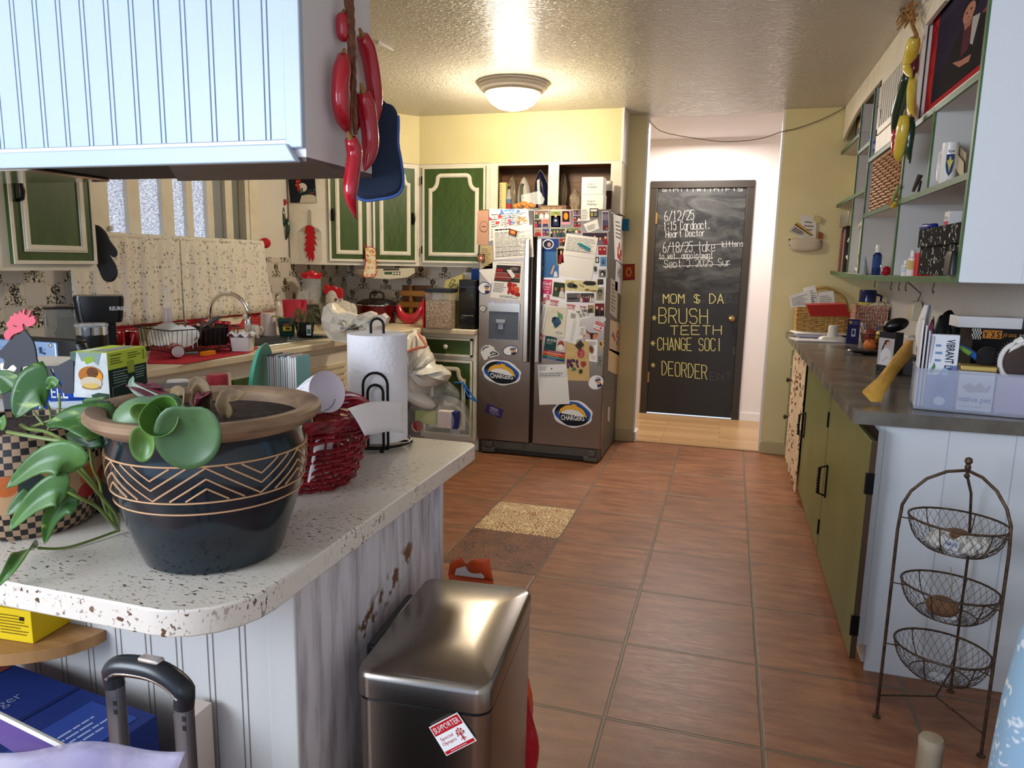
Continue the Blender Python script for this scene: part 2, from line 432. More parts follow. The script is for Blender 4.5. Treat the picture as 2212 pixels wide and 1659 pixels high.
struct('trim_1', MB(mat('worn_threshold', (150,118,80), .5)).box((-.66,5.68,0), (.30,5.715,.006)))
struct('ceiling', MB(m_ceiling()).box((-3.3,-2.6,2.5), (1.12,5.79,2.6)), loc=V((0,0,0)))
HALLW = mat('hall_white', (236,226,222), .6, bump=.12, bs=60, bdist=.002)
struct('ceiling_hall',MB(mat('hall_ceiling_white',(228,222,222),.6,bump=.5,bs=45,bdist=.006)).box((-2.2,5.79,2.512),(1.8,6.95,2.6)))
mb = MB(YELLOW).box((-3.3,5.68,0), (-.665,5.79,2.5)); struct('wall_back', mb)
mb = MB(YELLOW).box((.305,5.68,0), (1.12,5.79,2.5)); struct('wall_pier', mb)
struct('trim_2', MB(WHITE).box((-.665,5.675,0), (-.650,5.80,2.5)))
struct('trim_3', MB(WHITE).box((.292,5.683,0), (.305,5.80,2.5)))
struct('baseboard_back',MB(mat('beige_base',(196,184,140),.5)).box((-.80,5.66,0),(-.655,5.68,.09)),bev=.003)
struct('baseboard_jamb', MB(WHITE).box((-.652,5.655,0), (-.636,5.80,.085)), bev=.004)
struct('baseboard_pier',MB(mat('beige_base',(196,184,140),.5)).box((.300,5.66,0),(.56,5.68,.09)),bev=.003)
mb = MB(HALLW).box((-2.2,6.874,0),(-.70,6.97,2.55)).box((.115,6.874,0),(1.8,6.97,2.55)).box((-.70,6.874,2.11),(.115,6.97,2.55)).box((-.70,6.93,0),(.115,6.97,2.11)); struct('wall_hall',mb)
struct('wall_hall_left', MB(HALLW).box((-2.3,5.79,0), (-2.2,6.97,2.55)))
struct('wall_hall_right', MB(HALLW).box((1.8,5.79,0), (1.9,6.97,2.55)))
struct('baseboard_hall', MB(WHITE).box((.17,6.86,0), (1.8,6.874,.07)).box((-2.2,6.86,0), (-.77,6.874,.07)))
# left wall with the window opening
LW = -3.2
mb = MB(mat('cream_wall', (222,217,207), .5)); y0, y1, z0, z1 = 2.98, 4.36, .95, 2.12
for a,b in(((-2.6,0),(y0,2.5)),((y1,0),(5.79,2.5)),((y0,0),(y1,z0)),((y0,z1),(y1,2.5))):mb.box((LW-.12,a[0],a[1]),(LW,b[0],b[1]))
struct('wall_left', mb)
# right wall: narrow painted boards
mb = MB(mat('grey_white_board', (214,210,204), .45))
def beadboard(mb, o, u, v, n, w, h, pitch, gaps=(.012,), gw=.0035, gd=.004, start=0):
    """boards w wide and h high with sunk grooves, in the plane o + u,v facing n"""
    o, u, v, n = V(o), V(u), V(v), V(n); xs = [0]; 
    x = start
    while x < w:
        for g in (0,)+tuple(gaps):
            if .002 < x+g < w-.008: xs += [x+g, x+g+gw]
        x += pitch
    xs.append(w); prof = [(0, -.012)]
    for i in range(0, len(xs), 2):
        prof += [(xs[i], -gd if i else 0), (xs[i], 0), (xs[i+1], 0), (xs[i+1], -gd if i+2 < len(xs) else 0)]
    prof.append((w, -.012))
    bot = [o+u*a+n*b for a, b in prof]; k = len(bot)
    vs = bot+[p+v*h for p in bot]
    mb.add(vs, [(i, i+1, i+1+k, i+k) for i in range(k-1)])
    mb.add([o-n*.012,o+u*w-n*.012,o+u*w+v*h-n*.012,o+v*h-n*.012,o,o+u*w,o+u*w+v*h,o+v*h],[(0,3,2,1),(0,1,5,4),(3,7,6,2),(0,4,7,3),(1,2,6,5)])
    return mb
RW = 1.02
mb.box((RW,-2.6,0), (RW+.1,5.79,2.5))
beadboard(mb, (RW-.004,5.675,.93), (0,-1,0), (0,0,1), (-1,0,0), 3.2, .45, .045, (), .003, .003)
struct('wall_right', mb)
HOODW = mat('hood_board_daylit', (184,200,216), .35)  # white boards; the blue tint of the daylight is put into the colour

# soffit above the cabinets (painted like the wall, its end return white)
SF = [(-.812,5.41), (-.812,5.68), (-3.2,5.68), (-3.2,1.3), (-2.9,1.3), (-2.9,4.84), (-2.39,5.41)]
struct('wall_soffit', MB(YELLOW).poly([(x,y,2.14) for x, y in reversed(SF)], (0,0,.36)))
struct('trim_4', MB(WHITE).box((-.812,5.405,2.13), (-.797,5.68,2.5)))

# window in the left wall
mb = MB(CREAM)
for a, b in ((y0, y0+.05), (y1-.05, y1)): mb.box((LW-.1,a,z0), (LW+.012,b,z1))
mb.box((LW-.1,y0,z1-.05), (LW+.012,y1,z1)).box((LW-.1,y0,z0), (LW+.03,y1,z0+.05))
struct('window_1', mb)
wf = bpy.data.objects['window_1']
FR, FRD = m_frost('frosted_pane_lit', False), m_frost('frosted_pane_dull', True)
px = [(232,273),(300,347),(372,400),(414,444),(458,484)]     # panes seen at the height of the rod
ypane = [(Xp(a,490,LW-.03).y, Xp(b,490,LW-.03).y) for a, b in px]
last = y0+.05; sash = MB(CREAM)
for i, (a, b) in enumerate(ypane):
    a = max(a, last+.02)
    obj('pane', MB(FR if i < 4 else FRD).box((LW-.045,a-.01,z0+.05), (LW-.038,b+.01,z1-.05)), wf)
    m_ = (last+a)/2
    sash.box((LW-.06,last,z0+.05), (LW-.008,m_-.002,z1-.05)).box((LW-.06,m_+.002,z0+.05), (LW-.012,a,z1-.05))
    last = b
sash.box((LW-.06,last,z0+.05), (LW-.01,last+.07,z1-.05)); lp = last+.07
obj('sash', sash, wf)
obj('pane', MB(mat('grey_pane', (132,136,128), .3)).box((LW-.05,lp,z0+.05), (LW-.043,y1-.05,z1-.05)), wf)
obj('window_casing', MB(CREAM).box((LW,y1-.012,.92), (LW+.02,y1+.09,2.13)), wf)

# backsplash
struct('wall_backsplash',MB(m_tile('y')).box((LW,1.2,.914),(LW+.012,y0-.01,1.42)).box((LW,y1+.09,.914),(LW+.012,5.68,1.40)))
struct('wall_backsplash_rear', MB(m_tile('x')).box((LW+.012,5.668,.914), (-1.70,5.68,1.42)))

# ------------------------------------------------------------------ cabinets
def inset(pts, d):
    n = len(pts); out = []
    for i in range(n):
        p0, p1, p2 = V(pts[i-1]).to_2d() if len(pts[i-1]) > 2 else V(pts[i-1]), V(pts[i]), V(pts[(i+1) % n])
        e1 = (p1-p0).normalized(); e2 = (p2-p1).normalized(); n1 = V((-e1.y,e1.x)); n2 = V((-e2.y,e2.x))
        k = n1+n2; k = k/max(k.dot(n1), .35); out.append(p1+k*d)
    return [tuple(p) for p in out]
def arch_path(w, h, drop):   # counter-clockwise outline whose top steps up to a flat crown
    r = [(w,0), (w,h-drop), (w*.955,h-drop)]
    for t in range(1, 7): a = t/6*pi/2; r.append((w*(.955-.10*sin(a)), h-drop+drop*.62*(1-cos(a))))
    for t in range(1, 5): a = t/4*pi/2; r.append((w*(.855-.11*(1-cos(a))), h-drop*.38+drop*.38*sin(a)))
    return [(0,0)]+r+[(w-x, y) for x, y in reversed(r[1:])]
GEDGE = mat('dark_groove', (40,48,20), .6)
def cab_door(parent,name,o,u,n,w,h,arch=True,mold=True,handle=None,lattice=True,hinge=None,bord=.016,gap=.052):
    o, u, n = V(o), V(u).normalized(), V(n); z = V((0,0,1)); P = lambda x, y, k=0: o+u*x+z*y+n*k
    d = obj(name, MB(GREEN).poly([P(0,0), P(w,0), P(w,h), P(0,h)], n*.018), parent)
    m = MB(CREAM)
    lo = [(0,0),(w,0),(w,h),(0,h)]; li = inset(lo, bord)
    m.poly([P(x,y,.018) for x, y in lo], n*.006, holes=[[P(x,y,.018) for x, y in li]])
    if mold:
        W2, H2 = w-2*gap, h-2*gap
        a = arch_path(W2, H2, min(.11, W2*.3)) if arch else [(0,0),(W2,0),(W2,H2),(0,H2)]
        for wd, th, off in ((.030,.007,0), (.016,.012,.008)):
            po = inset(a, off) if off else a; pi_ = inset(a, off+wd if not off else off+wd)
            m.poly([P(x+gap,y+gap,.018) for x, y in po], n*th, holes=[[P(x+gap,y+gap,.018) for x, y in pi_]])
    obj('door_molding', m, d, label='cream molding', bev=.0015)
    if lattice and mold:
        g = MB(GEDGE); q = Quad(P(gap+.045,gap+.045,.018),P(w-gap-.045,gap+.045,.018),P(w-gap-.045,h-gap-.13,.018),P(gap+.045,h-gap-.13,.018),n)
        for k in range(-3, 5):
            for sgn in (1, -1):
                pts = []
                for s_ in range(21):
                    v_ = s_/20; u_ = (k*.33+sgn*v_*1.0) if sgn > 0 else (k*.33+1-v_)
                    if 0 <= u_ <= 1: pts.append((u_, v_))
                q.stroke(g, pts, .0022, GEDGE, .0006)
        obj('lattice', g, d)
    if handle:
        hx,hy,hl = handle; hm = MB(BLACKI).poly([P(hx-.012,hy-hl/2,.018),P(hx+.012,hy-hl/2,.018),P(hx+.012,hy+hl/2,.018),P(hx-.012,hy+hl/2,.018)],n*.004)
        hm.tube([P(hx,hy-hl*.42,.02),P(hx,hy-hl*.36,.042),P(hx,hy,.048),P(hx,hy+hl*.36,.042),P(hx,hy+hl*.42,.02)],[.007,.008,.01,.008,.007],8)
        obj('handle', hm, d, label='black cup handle')
    if hinge is not None:
        for hy in(.1,h-.1):obj('hinge',MB(BLACKI).poly([P(hinge-.006,hy-.03,.02),P(hinge+.006,hy-.03,.02),P(hinge+.006,hy+.03,.02),P(hinge-.006,hy+.03,.02)],n*.006),d)
    return d
CB = 1.352
# one wide door left of the fridge
t = thing('wall_cabinet','cream wall cabinet with one arched green door beside the fridge','cabinet',(-2.1,5.41,CB),'green and cream wall cabinets')
obj('body', MB(CREAM).box((-2.388,5.41,CB), (-1.805,5.675,2.138)), t)
cab_door(t, 'door', (-2.355,5.41,CB+.03), (1,0,0), (0,-1,0), .52, .735, handle=None, hinge=-.006)
# open cubbies above the fridge
t = thing('open_cabinet','cream open cabinet with two cubbies above the fridge','cabinet',(-1.3,5.41,1.76),'green and cream wall cabinets')
mb = MB(CREAM)
for a, b in ((-1.803,-1.744), (-1.347,-1.266), (-.88,-.80)): mb.box((a,5.4088,1.7605), (b,5.4305,2.1375))
mb.box((-1.803,5.41,2.118),(-.80,5.43,2.139)).box((-1.803,5.41,1.761),(-.80,5.43,1.776)).box((-.815,5.43,1.761),(-.80,5.675,2.138))
obj('face_frame', mb, t)
mb = MB(WOODB).box((-1.80,5.431,1.762),(-.816,5.675,1.776)).box((-1.80,5.431,2.12),(-.816,5.675,2.136)).box((-1.80,5.66,1.752),(-.816,5.675,2.12))
for x in (-1.80,-1.315,-.83): mb.box((x,5.431,1.752), (x+.014,5.66,2.12))
obj('box', mb, t, label='bare brown wood inside')
# diagonal corner cabinet
A, B = V((-2.392,5.408,0)), V((-2.93,4.872,0)); du = (A-B).normalized(); dn = V((du.y,-du.x,0))
t = thing('corner_cabinet','cream corner cabinet with two narrow green doors above the slow cooker','cabinet',(-2.75,5.15,CB),'green and cream wall cabinets')
obj('body',MB(CREAM).poly([(B.x,B.y,CB),(A.x,A.y,CB),(A.x,5.665,CB),(-3.185,5.665,CB),(-3.185,4.815,CB)],(0,0,2.138-CB)),t)
L = (A-B).length
cab_door(t, 'door', B+du*.035+V((0,0,CB+.03)), du, dn, .305, .735, handle=(.03,.34,.09), lattice=False)
cab_door(t, 'door', B+du*(L-.385)+V((0,0,CB+.03)), du, dn, .355, .735, handle=(.325,.34,.09))
# cabinet left of the window
LC = -2.87; yr = Xp(207,560,LC).y
t = thing('wall_cabinet','cream wall cabinet with a plain-framed green door left of the window','cabinet',(-3.0,2.2,1.33),'green and cream wall cabinets')
zb = Xp(205,584,LC).z
obj('body', MB(CREAM).box((LW+.003,1.45,zb), (LC,yr,2.138)), t)
yl = Xp(22,560,LC).y
cab_door(t,'door',(LC,yl,zb+.028),(0,1,0),(1,0,0),yr-yl-.012,2.10-zb-.03,arch=False,handle=(.045,.30,.09),lattice=False)

# base cabinets: far run beside the fridge
CT = .914
t = thing('base_cabinet','cream base cabinet with green drawer and arched door beside the fridge','cabinet',(-1.95,4.9,0))
obj('body', MB(CREAM).box((-2.16,4.90,.09), (-1.722,5.66,CT-.04)).box((-2.16,4.97,0), (-1.722,5.66,.09)), t)
q = V((-2.12,4.90,.73))
dr = obj('drawer', MB(GREEN).box((-2.13,4.882,.715), (-1.745,4.90,.845)), t)
m = MB(CREAM)
for a,b in(((-2.13,4.874,.832),(-1.745,4.884,.845)),((-2.13,4.874,.715),(-1.745,4.884,.728)),((-1.760,4.874,.715),(-1.745,4.884,.845)),((-2.13,4.874,.715),(-2.115,4.884,.845))):m.box(a,b)
obj('drawer_molding', m, dr)
obj('knob',MB(mat('white_porcelain',(235,230,222),.15)).lathe([(.006,0),(.006,.012),(.016,.016),(.018,.024),(.01,.031),(0,.032)],(-1.945,4.882,.783),16,ax=(0,-1,0)),dr)
cab_door(t,'door',(-2.13,4.90,.12),(1,0,0),(0,-1,0),.385,.565,handle=(.352,.33,.09),lattice=False,gap=.05)
# left run under the sink
def cf(y): return -2.355+.0945*(y-2.4)           # the front line of the left worktop runs slightly askew
t = thing('sink_cabinet','cream base cabinet with louvered front panels under the sink','cabinet',(-2.6,3.2,0))
fx = .045
obj('body',MB(CREAM).poly([(cf(1.9)-fx,1.9,.0),(cf(4.05)-fx,4.05,0),(LW+.01,4.05,0),(LW+.01,1.9,0)],(0,0,CT-.042),holes=[[(-2.42,3.24,0),(-2.30,4.02,0),(-2.75,4.045,0),(-2.86,3.31,0)]]),t)
ulf = V((.0945,1,0)).normalized(); nlf = V((ulf.y,-ulf.x,0))
def lv(y, z, k=0): return V((cf(y)-fx,y,z))+nlf*k
for ya, yb in ((2.45,2.98), (3.42,3.98)):
    m = MB(CREAM).poly([lv(ya,.10), lv(yb,.10), lv(yb,.84), lv(ya,.84)], nlf*.018)
    d_ = obj('louvered_panel', m, t); s_ = MB(mat('cream_slat', (222,208,176), .45))
    for k in range(16):
        z = .15+k*.04; s_.poly([lv(ya+.05,z,.018),lv(yb-.05,z,.018),lv(yb-.05,z+.022,.018),lv(ya+.05,z+.022,.018)],nlf*.010)
    obj('slat', s_, d_, kind='stuff')
m = MB(GREEN).poly([lv(3.0,.10), lv(3.40,.10), lv(3.40,.79), lv(3.0,.79)], nlf*.016); obj('door', m, t)
m = MB(BLACKP).poly([(cf(4.06)-.02,4.06,.10),(cf(4.66)-.02,4.66,.10),(LW+.4,4.66,.10),(LW+.4,4.06,.10)],(0,0,CT-.145))
t = thing('dishwasher','black dishwasher under the left worktop, half hidden by the paper towel','dishwasher',(-2.3,4.36,0))
obj('body',MB(mat('black_gloss',(16,15,15),.2)).poly([(cf(4.06)-.02,4.06,.005),(cf(4.66)-.02,4.66,.005),(LW+.4,4.66,.005),(LW+.4,4.06,.005)],(0,0,CT-.05)),t)
P2 = lambda y, z, k: V((cf(y)-.02,y,z))+nlf*k
m = MB(mat('steel_dull',(120,116,110),.35,1)).poly([P2(4.12,.82,.002),P2(4.6,.82,.002),P2(4.6,.845,.002),P2(4.12,.845,.002)],nlf*.006)
obj('control_strip', m, t)
obj('handle',MB(BLACKP).tube([P2(4.14,.76,.0),P2(4.16,.76,.03),P2(4.56,.76,.03),P2(4.58,.76,0)],.01,8),t)

# worktop, far L with the sink opening
SK = [(-2.44,3.30), (-2.335,4.00), (-2.72,4.06), (-2.83,3.36)]
Yc = 4.86
out = [(LW+.013,1.78), (cf(1.78),1.78), (cf(Yc),Yc), (-1.722,Yc), (-1.722,5.665), (LW+.013,5.665)]
mb = MB(mat('cream_worktop',(226,214,184),.3,col2=(205,186,146),vs_=4,lo=.5,hi=.75)).poly([(x,y,CT-.04)for x,y in out],(0,0,.04),holes=[[(x,y,CT-.04)for x,y in SK]])
one('worktop', mb, 'cream worktop running in an L under the window to the fridge', 'worktop', bev=.008)
t = thing('sink', 'stainless steel sink set into the cream worktop below the faucet', 'sink', (-2.6,3.7,CT))
SS = mat('sink_steel', (170,168,164), .25, 1)
c = V((sum(p[0] for p in SK)/4, sum(p[1] for p in SK)/4, 0))
def scl(k, z): return [tuple(c+(V((x,y,0))-c)*k+V((0,0,z))) for x, y in SK]
mb = MB(SS); rings = [scl(1.10,CT+.001),scl(1.10,CT+.006),scl(1.0,CT+.006),scl(.98,CT-.03),scl(.92,CT-.17),scl(.88,CT-.175),scl(.90,CT-.182),scl(1.0,CT-.17),scl(1.01,CT-.04)]
mb.loft(rings[:6],cap0=False,cap1=False); mb.add(scl(.88,CT-.175),[(0,1,2,3)]); obj('basin',mb,t,bev=.006)
mb = MB(BLACKP); obj('drain', MB(CHROME).lathe([(.04,0),(.04,.003),(.02,.004)], (c.x,c.y,CT-.175), 20), t)
# peninsula: worktop and base
pts = rrect(0,0,1,1,.1)
mb = MB(LAM); 
r = .12; po = [(-3.17,.745),(-.615-r,.745)]+[(-.615-r+r*cos(a),.745+r+r*sin(a))for a in[R_(-90+15*k)for k in range(1,6)]]+[(-.615,.745+r),(-.615,1.745)]+[(-.645+.03*cos(a),1.745+.03*sin(a))for a in[R_(30*k)for k in range(1,3)]]+[(-.645,1.775),(-3.17,1.775)]
po = [(x, y+max(0, -.68-x)*-.0) for x, y in po]
mb.poly([(x,y,CT-.04) for x, y in po], (0,0,.04))
one('peninsula_worktop',mb,'white laminate peninsula worktop with brown flecks and rounded corner','worktop',bev=.003,loc=V((0,0,CT)))
t = thing('peninsula_cabinet','white beadboard peninsula base with dry-brushed worn end panel','cabinet',(-1.8,1.3,0))
obj('body', MB(mat('dry_end', (200,196,198), .5)).box((-3.17,1.035,0), (-.70,1.68,CT-.041)), t)
mb = MB(mat('bead_white',(190,187,184),.4)); beadboard(mb,(-2.6,1.022,0),(1,0,0),(0,0,1),(0,-1,0),1.86,CT-.042,.0705,start=.03); obj('beadboard',mb,t)
obj('corner_trim',MB(mat('bead_white',(190,187,184),.4)).box((-.742,1.012,0),(-.683,1.034,CT-.042)),t,bev=.004)
obj('end_panel',MB(m_drybrush()).box((-.70,1.02,0),(-.682,1.66,CT-.042)).box((-.70,1.635,0),(-.672,1.668,CT-.042)),t,loc=V((-.68,1.34,0))-V((-1.8,1.3,0)))
mb = MB(C(30,26,24))
# upper box over the peninsula (range hood cabinet)
hx, hy0, hy1, hz = -.91, 1.437, 1.756, 1.60
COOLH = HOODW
t = thing('hood_cabinet','white beadboard hood cabinet hanging from the ceiling above the peninsula','cabinet',(-1.9,1.6,hz))
obj('body', MB(mat('hood_side', (226,222,222), .45)).box((-3.19,hy0+.012,hz+.012), (hx,hy1,2.499)), t)
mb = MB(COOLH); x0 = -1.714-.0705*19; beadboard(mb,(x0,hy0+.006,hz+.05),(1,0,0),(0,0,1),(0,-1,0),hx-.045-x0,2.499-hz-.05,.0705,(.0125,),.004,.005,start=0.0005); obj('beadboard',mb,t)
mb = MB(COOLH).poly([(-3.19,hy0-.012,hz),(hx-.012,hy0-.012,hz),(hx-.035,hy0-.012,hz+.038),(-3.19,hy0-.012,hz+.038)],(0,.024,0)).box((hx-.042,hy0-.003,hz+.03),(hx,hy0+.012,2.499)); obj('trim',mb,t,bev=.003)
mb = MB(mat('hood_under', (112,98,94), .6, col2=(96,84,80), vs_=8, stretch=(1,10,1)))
zz = hz+.012; xs_ = [-1.62,-1.30]
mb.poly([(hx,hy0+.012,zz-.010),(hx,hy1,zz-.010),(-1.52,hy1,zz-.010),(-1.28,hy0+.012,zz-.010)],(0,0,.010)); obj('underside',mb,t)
obj('filter_recess',MB(mat('recess_dark',(28,18,16),.6)).box((-1.75,hy0+.013,zz-.003),(-1.285,hy1-.002,zz+.001)),t)  # flat near-black sheet on the underside, where the filter recess sits
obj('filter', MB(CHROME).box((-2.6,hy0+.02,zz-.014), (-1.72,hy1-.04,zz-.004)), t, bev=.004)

# ------------------------------------------------------------------ right-hand run
RT, RX, RY = .93, .425, 2.575
GT = m_greytop()
def jag(n, amp): return [amp*random.uniform(-1, 1) for _ in range(n)]
N = 60; ring = []
out = [(RX+random.uniform(-.003,.003),RY+(5.675-RY)*k/N)for k in range(N,-1,-1)]+[(RX+(RW-RX)*k/8,RY+random.uniform(-.002,.002))for k in range(1,9)]+[(RW-.001,5.675)]
mb = MB(GT).poly([(x,y,RT-.045) for x, y in reversed(out)], (0,0,.045))
one('side_worktop', mb, 'grey worn worktop with rough edge along the right wall', 'worktop', bev=.006)
FX = .492; PY = 2.605
t = thing('side_cabinet','white paneled base cabinet with green doors under the grey worktop','cabinet',(.75,4.1,0))
body = MB(mat('cab_white',(226,222,214),.5)).box((FX,PY+.01,.095),(RW-.002,5.66,RT-.046)).box((FX+.05,PY+.06,0),(RW-.002,5.66,.095)); obj('body',body,t)
mb = MB(COOLW); beadboard(mb,(FX,PY,.095),(1,0,0),(0,0,1),(0,-1,0),RW-FX-.003,RT-.046-.095,.19,(),.004,.004,start=.035)
mb.box((FX+.05,PY-.0,0), (RW-.003,PY+.012,.095)); obj('end_panel', mb, t)
GR2 = mat('olive_green_paint', (118,124,72), .42, col2=(106,112,62), vs_=3)
def yx(px, py): return Xp(px, py, FX-.02).y
EDGEB = mat('dark_door_edge', (74,52,34), .6)
ya, yb, yc_ = yx(1862,1150), yx(1782,1000), yx(1728,1000)
def rdoor(name, y0, y1, z0, z1, hy, hz_, hl):
    d = obj(name, MB(GR2).box((FX-.02,y0,z0), (FX-.0005,y1,z1)), t, bev=.003)
    obj('door_edge', MB(EDGEB).box((FX-.019,y0-.002,z0), (FX-.001,y0+.0,z1)), d)
    h = MB(BLACKI).box((FX-.026,hy-.012,hz_-hl/2), (FX-.0202,hy+.012,hz_+hl/2))
    pts = [(FX-.026,hy,hz_-hl*.45),(FX-.05,hy,hz_-hl*.4),(FX-.055,hy,hz_),(FX-.05,hy,hz_+hl*.4),(FX-.026,hy,hz_+hl*.45)]
    h.tube(pts, .005, 6)
    for k in range(9): h.ell((FX-.054,hy,hz_-hl*.36+hl*.09*k), (.008,.008,.007), n=8, k=6)
    obj('pull_handle', h, d, label='black wrought iron pull')
    for z in(z0+.12,z1-.14):obj('hinge',MB(BLACKI).box((FX-.027,y0-.008,z-.035),(FX-.001,y0+.006,z+.035)),d)
    return d
rdoor('door', ya, yb-.008, .09, .845, yb-.10, .46, .15)
rdoor('door', yb+.004, yc_, .09, .858, yc_-.09, .50, .15)
obj('gap',MB(C(14,11,9)).box((FX-.004,ya+.005,.845),(FX-.0003,yc_,RT-.05)),t,label='black strip for the shaded slot above the doors')  # solid strip; the shade of the open slot is its colour
yd = yx(1712,850)
for k, (z0, z1) in enumerate(((.09,.40), (.42,.67), (.69,.80))):
    d = obj('drawer',MB(mat('olive_grey_paint',(120,122,92),.45)).box((FX-.02,yd+.02,z0),(FX-.0005,5.64,z1)),t,bev=.003)
    obj('drawer_edge', MB(EDGEB).box((FX-.019,yd+.017,z0), (FX-.001,yd+.02,z1)), d)
    if k<2:obj('knob',MB(mat('dark_wood',(58,40,28),.4)).lathe([(.006,0),(.006,.014),(.017,.02),(.017,.03),(.008,.036)],(FX-.02,(yd+5.64)/2,z1-.07),12,ax=(-1,0,0)),d)
FLORAL = m_print('floral_cotton', (222,198,164), [(120,70,44),(84,92,72)], 16, .40, .06, .8, .42)
def fold(u,v):return(FX-.026-.012*sin(u*26)-.004*sin(u*61+1),yc_+.012+(yd+.01-yc_-.012)*u,.06+.80*v+(1-v)*.05*sin(u*3.1)*random.uniform(.2,.4))
one('cabinet_curtain',MB(FLORAL).sheet(fold,60,10,th=.0015),'floral cotton curtain covering the open bay beside the green doors','curtain')
# wall shelf unit
SX, SY, SZ = .69, 2.60, 1.358
SWH = mat('shelf_white',(206,203,198),.5); SGR = mat('green_edge',(62,98,58),.45,col2=(90,124,84),vs_=30,lo=.5,hi=.8)
t = thing('shelf_unit','white wall shelf unit with green edges above the grey worktop','shelf',(.85,4.1,SZ))
YE = 5.665
def zat(px, py): return Xp(px, py, SX).z
zA, zB = 1.995, 1.695; d1, d2, d3, d4 = 3.135, 3.60, 4.50, 4.91
def sag(y): return -.016*sin(pi*min(1, max(0, (y-SY)/(YE-SY))))
def shelf_board(name, y0, y1, z, th=.02, sagk=0, n=8):
    rings = []
    for k in range(n+1):
        y = y0+(y1-y0)*k/n; zz = z+sag(y)*sagk
        rings.append([(SX+.006,y,zz-th), (RW-.006,y,zz-th), (RW-.006,y,zz), (SX+.006,y,zz)])
    o = obj(name, MB(SWH).loft(rings), t)
    rings = [[(SX-.003,p[0][1],p[0][2]-.001),(SX+.006,p[0][1],p[0][2]-.001),(SX+.006,p[0][1],p[2][2]+.001),(SX-.003,p[0][1],p[2][2]+.001)]for p in rings]
    obj('edge', MB(SGR).loft(rings), o, label='green front edge'); return o
S0 = SY+.014
shelf_board('shelf', S0, YE, SZ+.02, .022, 1)
shelf_board('shelf', S0, d3, zB); shelf_board('shelf', S0, d2+.3, zA-.004)
shelf_board('shelf',d2+.25,d3,1.99); shelf_board('shelf',d3,YE,1.84); shelf_board('shelf',d3,d4,2.09); shelf_board('shelf',d4,YE,2.20)
obj('back_panel', MB(SWH).box((RW-.0055,SY,SZ), (RW-.0005,YE,2.499)), t)
mb = MB(COOLW); beadboard(mb,(SX,SY,SZ),(1,0,0),(0,0,1),(0,-1,0),RW-SX-.001,2.499-SZ,.16,(),.003,.002,start=.17); obj('end_panel',mb,t)
obj('end_edge', MB(SGR).box((SX-.006,SY-.001,SZ-.002), (SX,SY+.02,2.49)), t, label='green corner edge')
for y,z0,z1 in((d1,zB,zA-.02),(d2,SZ+.012,zB-.02),(d2,zB,zA-.02),(d3,SZ+.012,2.36),(d4,SZ+.015,1.82),(d4,1.84,2.18),(d4,2.20,2.36)):
    o = obj('divider',MB(SWH).box((SX+.004,y-.009,z0),(RW-.006,y+.009,z1)),t); obj('edge',MB(SGR).box((SX-.003,y-.010,z0),(SX+.004,y+.010,z1)),o)
mb = MB(CREAM)   # curved valance under the ceiling
for k in range(3, 16):
    a, b = k/16, (k+1)/16
    f = lambda q: 2.37-.0*q+(-.10*max(0, (q-.72)/.28)**2)
    ya_, yb_ = SY+(YE-SY)*a, SY+(YE-SY)*b
    mb.poly([(SX,ya_,f(a)), (SX,ya_,2.499), (SX,yb_,2.499), (SX,yb_,f(b))], (.016,0,0))
obj('valance', mb, t)
# closed panel with a slatted vent, then a plain framed stile behind the picture
yv0, yv1 = Xp(1960,150,SX).y, Xp(1905,180,SX).y
p = obj('vent_panel', MB(CREAM).box((SX-.002,Xp(1988,150,SX).y,zA), (SX+.012,yv1,2.372)), t)
m = MB(CREAM); m2 = MB(C(150,140,118))
va, vb = yv0+.02, yv1-.06
m2.box((SX-.004,va,2.11), (SX-.0021,vb,2.32)); obj('vent_slot', m2, p)
for k in range(10): y = va+(vb-va)*(k+.5)/10; m.box((SX-.010,y-.007,2.11), (SX-.004,y+.007,2.32))
for a,b in(((va-.03,2.08),(va,2.35)),((vb,2.08),(vb+.03,2.35)),((va-.03,2.08),(vb+.03,2.11)),((va-.03,2.32),(vb+.03,2.35))):m.box((SX-.010,a[0],a[1]),(SX-.002,b[0],b[1]))
obj('vent_slat', m, p, kind='stuff')

# ------------------------------------------------------------------ fridge
FY = 4.915; F0, F1, FM = -1.715, -.795, -1.305; FT = 1.757
t = thing('refrigerator','stainless steel side-by-side refrigerator covered with magnets and papers','refrigerator',((F0+F1)/2,5.25,0))
FS = mat('fridge_steel',(136,122,110),.30,1,bump=.03,bs=20,stretch=(60,60,2),bdist=.001); FG = mat('fridge_grey',(92,86,78),.45,.3)
obj('body', MB(FG).box((F0+.005,FY+.07,.02), (F1-.005,5.64,FT-.012)), t, bev=.004)
obj('door', MB(FS).box((F0,FY,.105), (FM-.012,FY+.06,FT)), t, bev=.006, seg=3, label='narrow freezer door')
obj('door', MB(FS).box((FM+.012,FY,.105), (F1,FY+.06,FT)), t, bev=.006, seg=3, label='wide door')
for x in (FM-.062, FM+.024):
    h = MB(mat('handle_steel',(168,160,150),.28,1)).box((x,FY-.045,.70),(x+.036,FY-.025,FT-.20)); h.box((x+.006,FY-.026,.72),(x+.03,FY+.001,.76)); h.box((x+.006,FY-.026,FT-.27),(x+.03,FY+.001,FT-.23)); obj('handle',h,t,bev=.005)
mb = MB(FG).box((F0+.03,FY+.015,.015), (F1-.01,FY+.07,.10)); obj('base_grille', mb, t, bev=.003)
m = MB(BLACKP).box((F0+.12,FY+.013,.02),(F1-.12,FY+.0155,.042)); obj('grille_slot',m,bpy.data.objects['base_grille'])
m = MB(FG).box((F0+.21,FY+.008,.05), (F0+.36,FY+.016,.098)); obj('filter_cover', m, t, bev=.003)
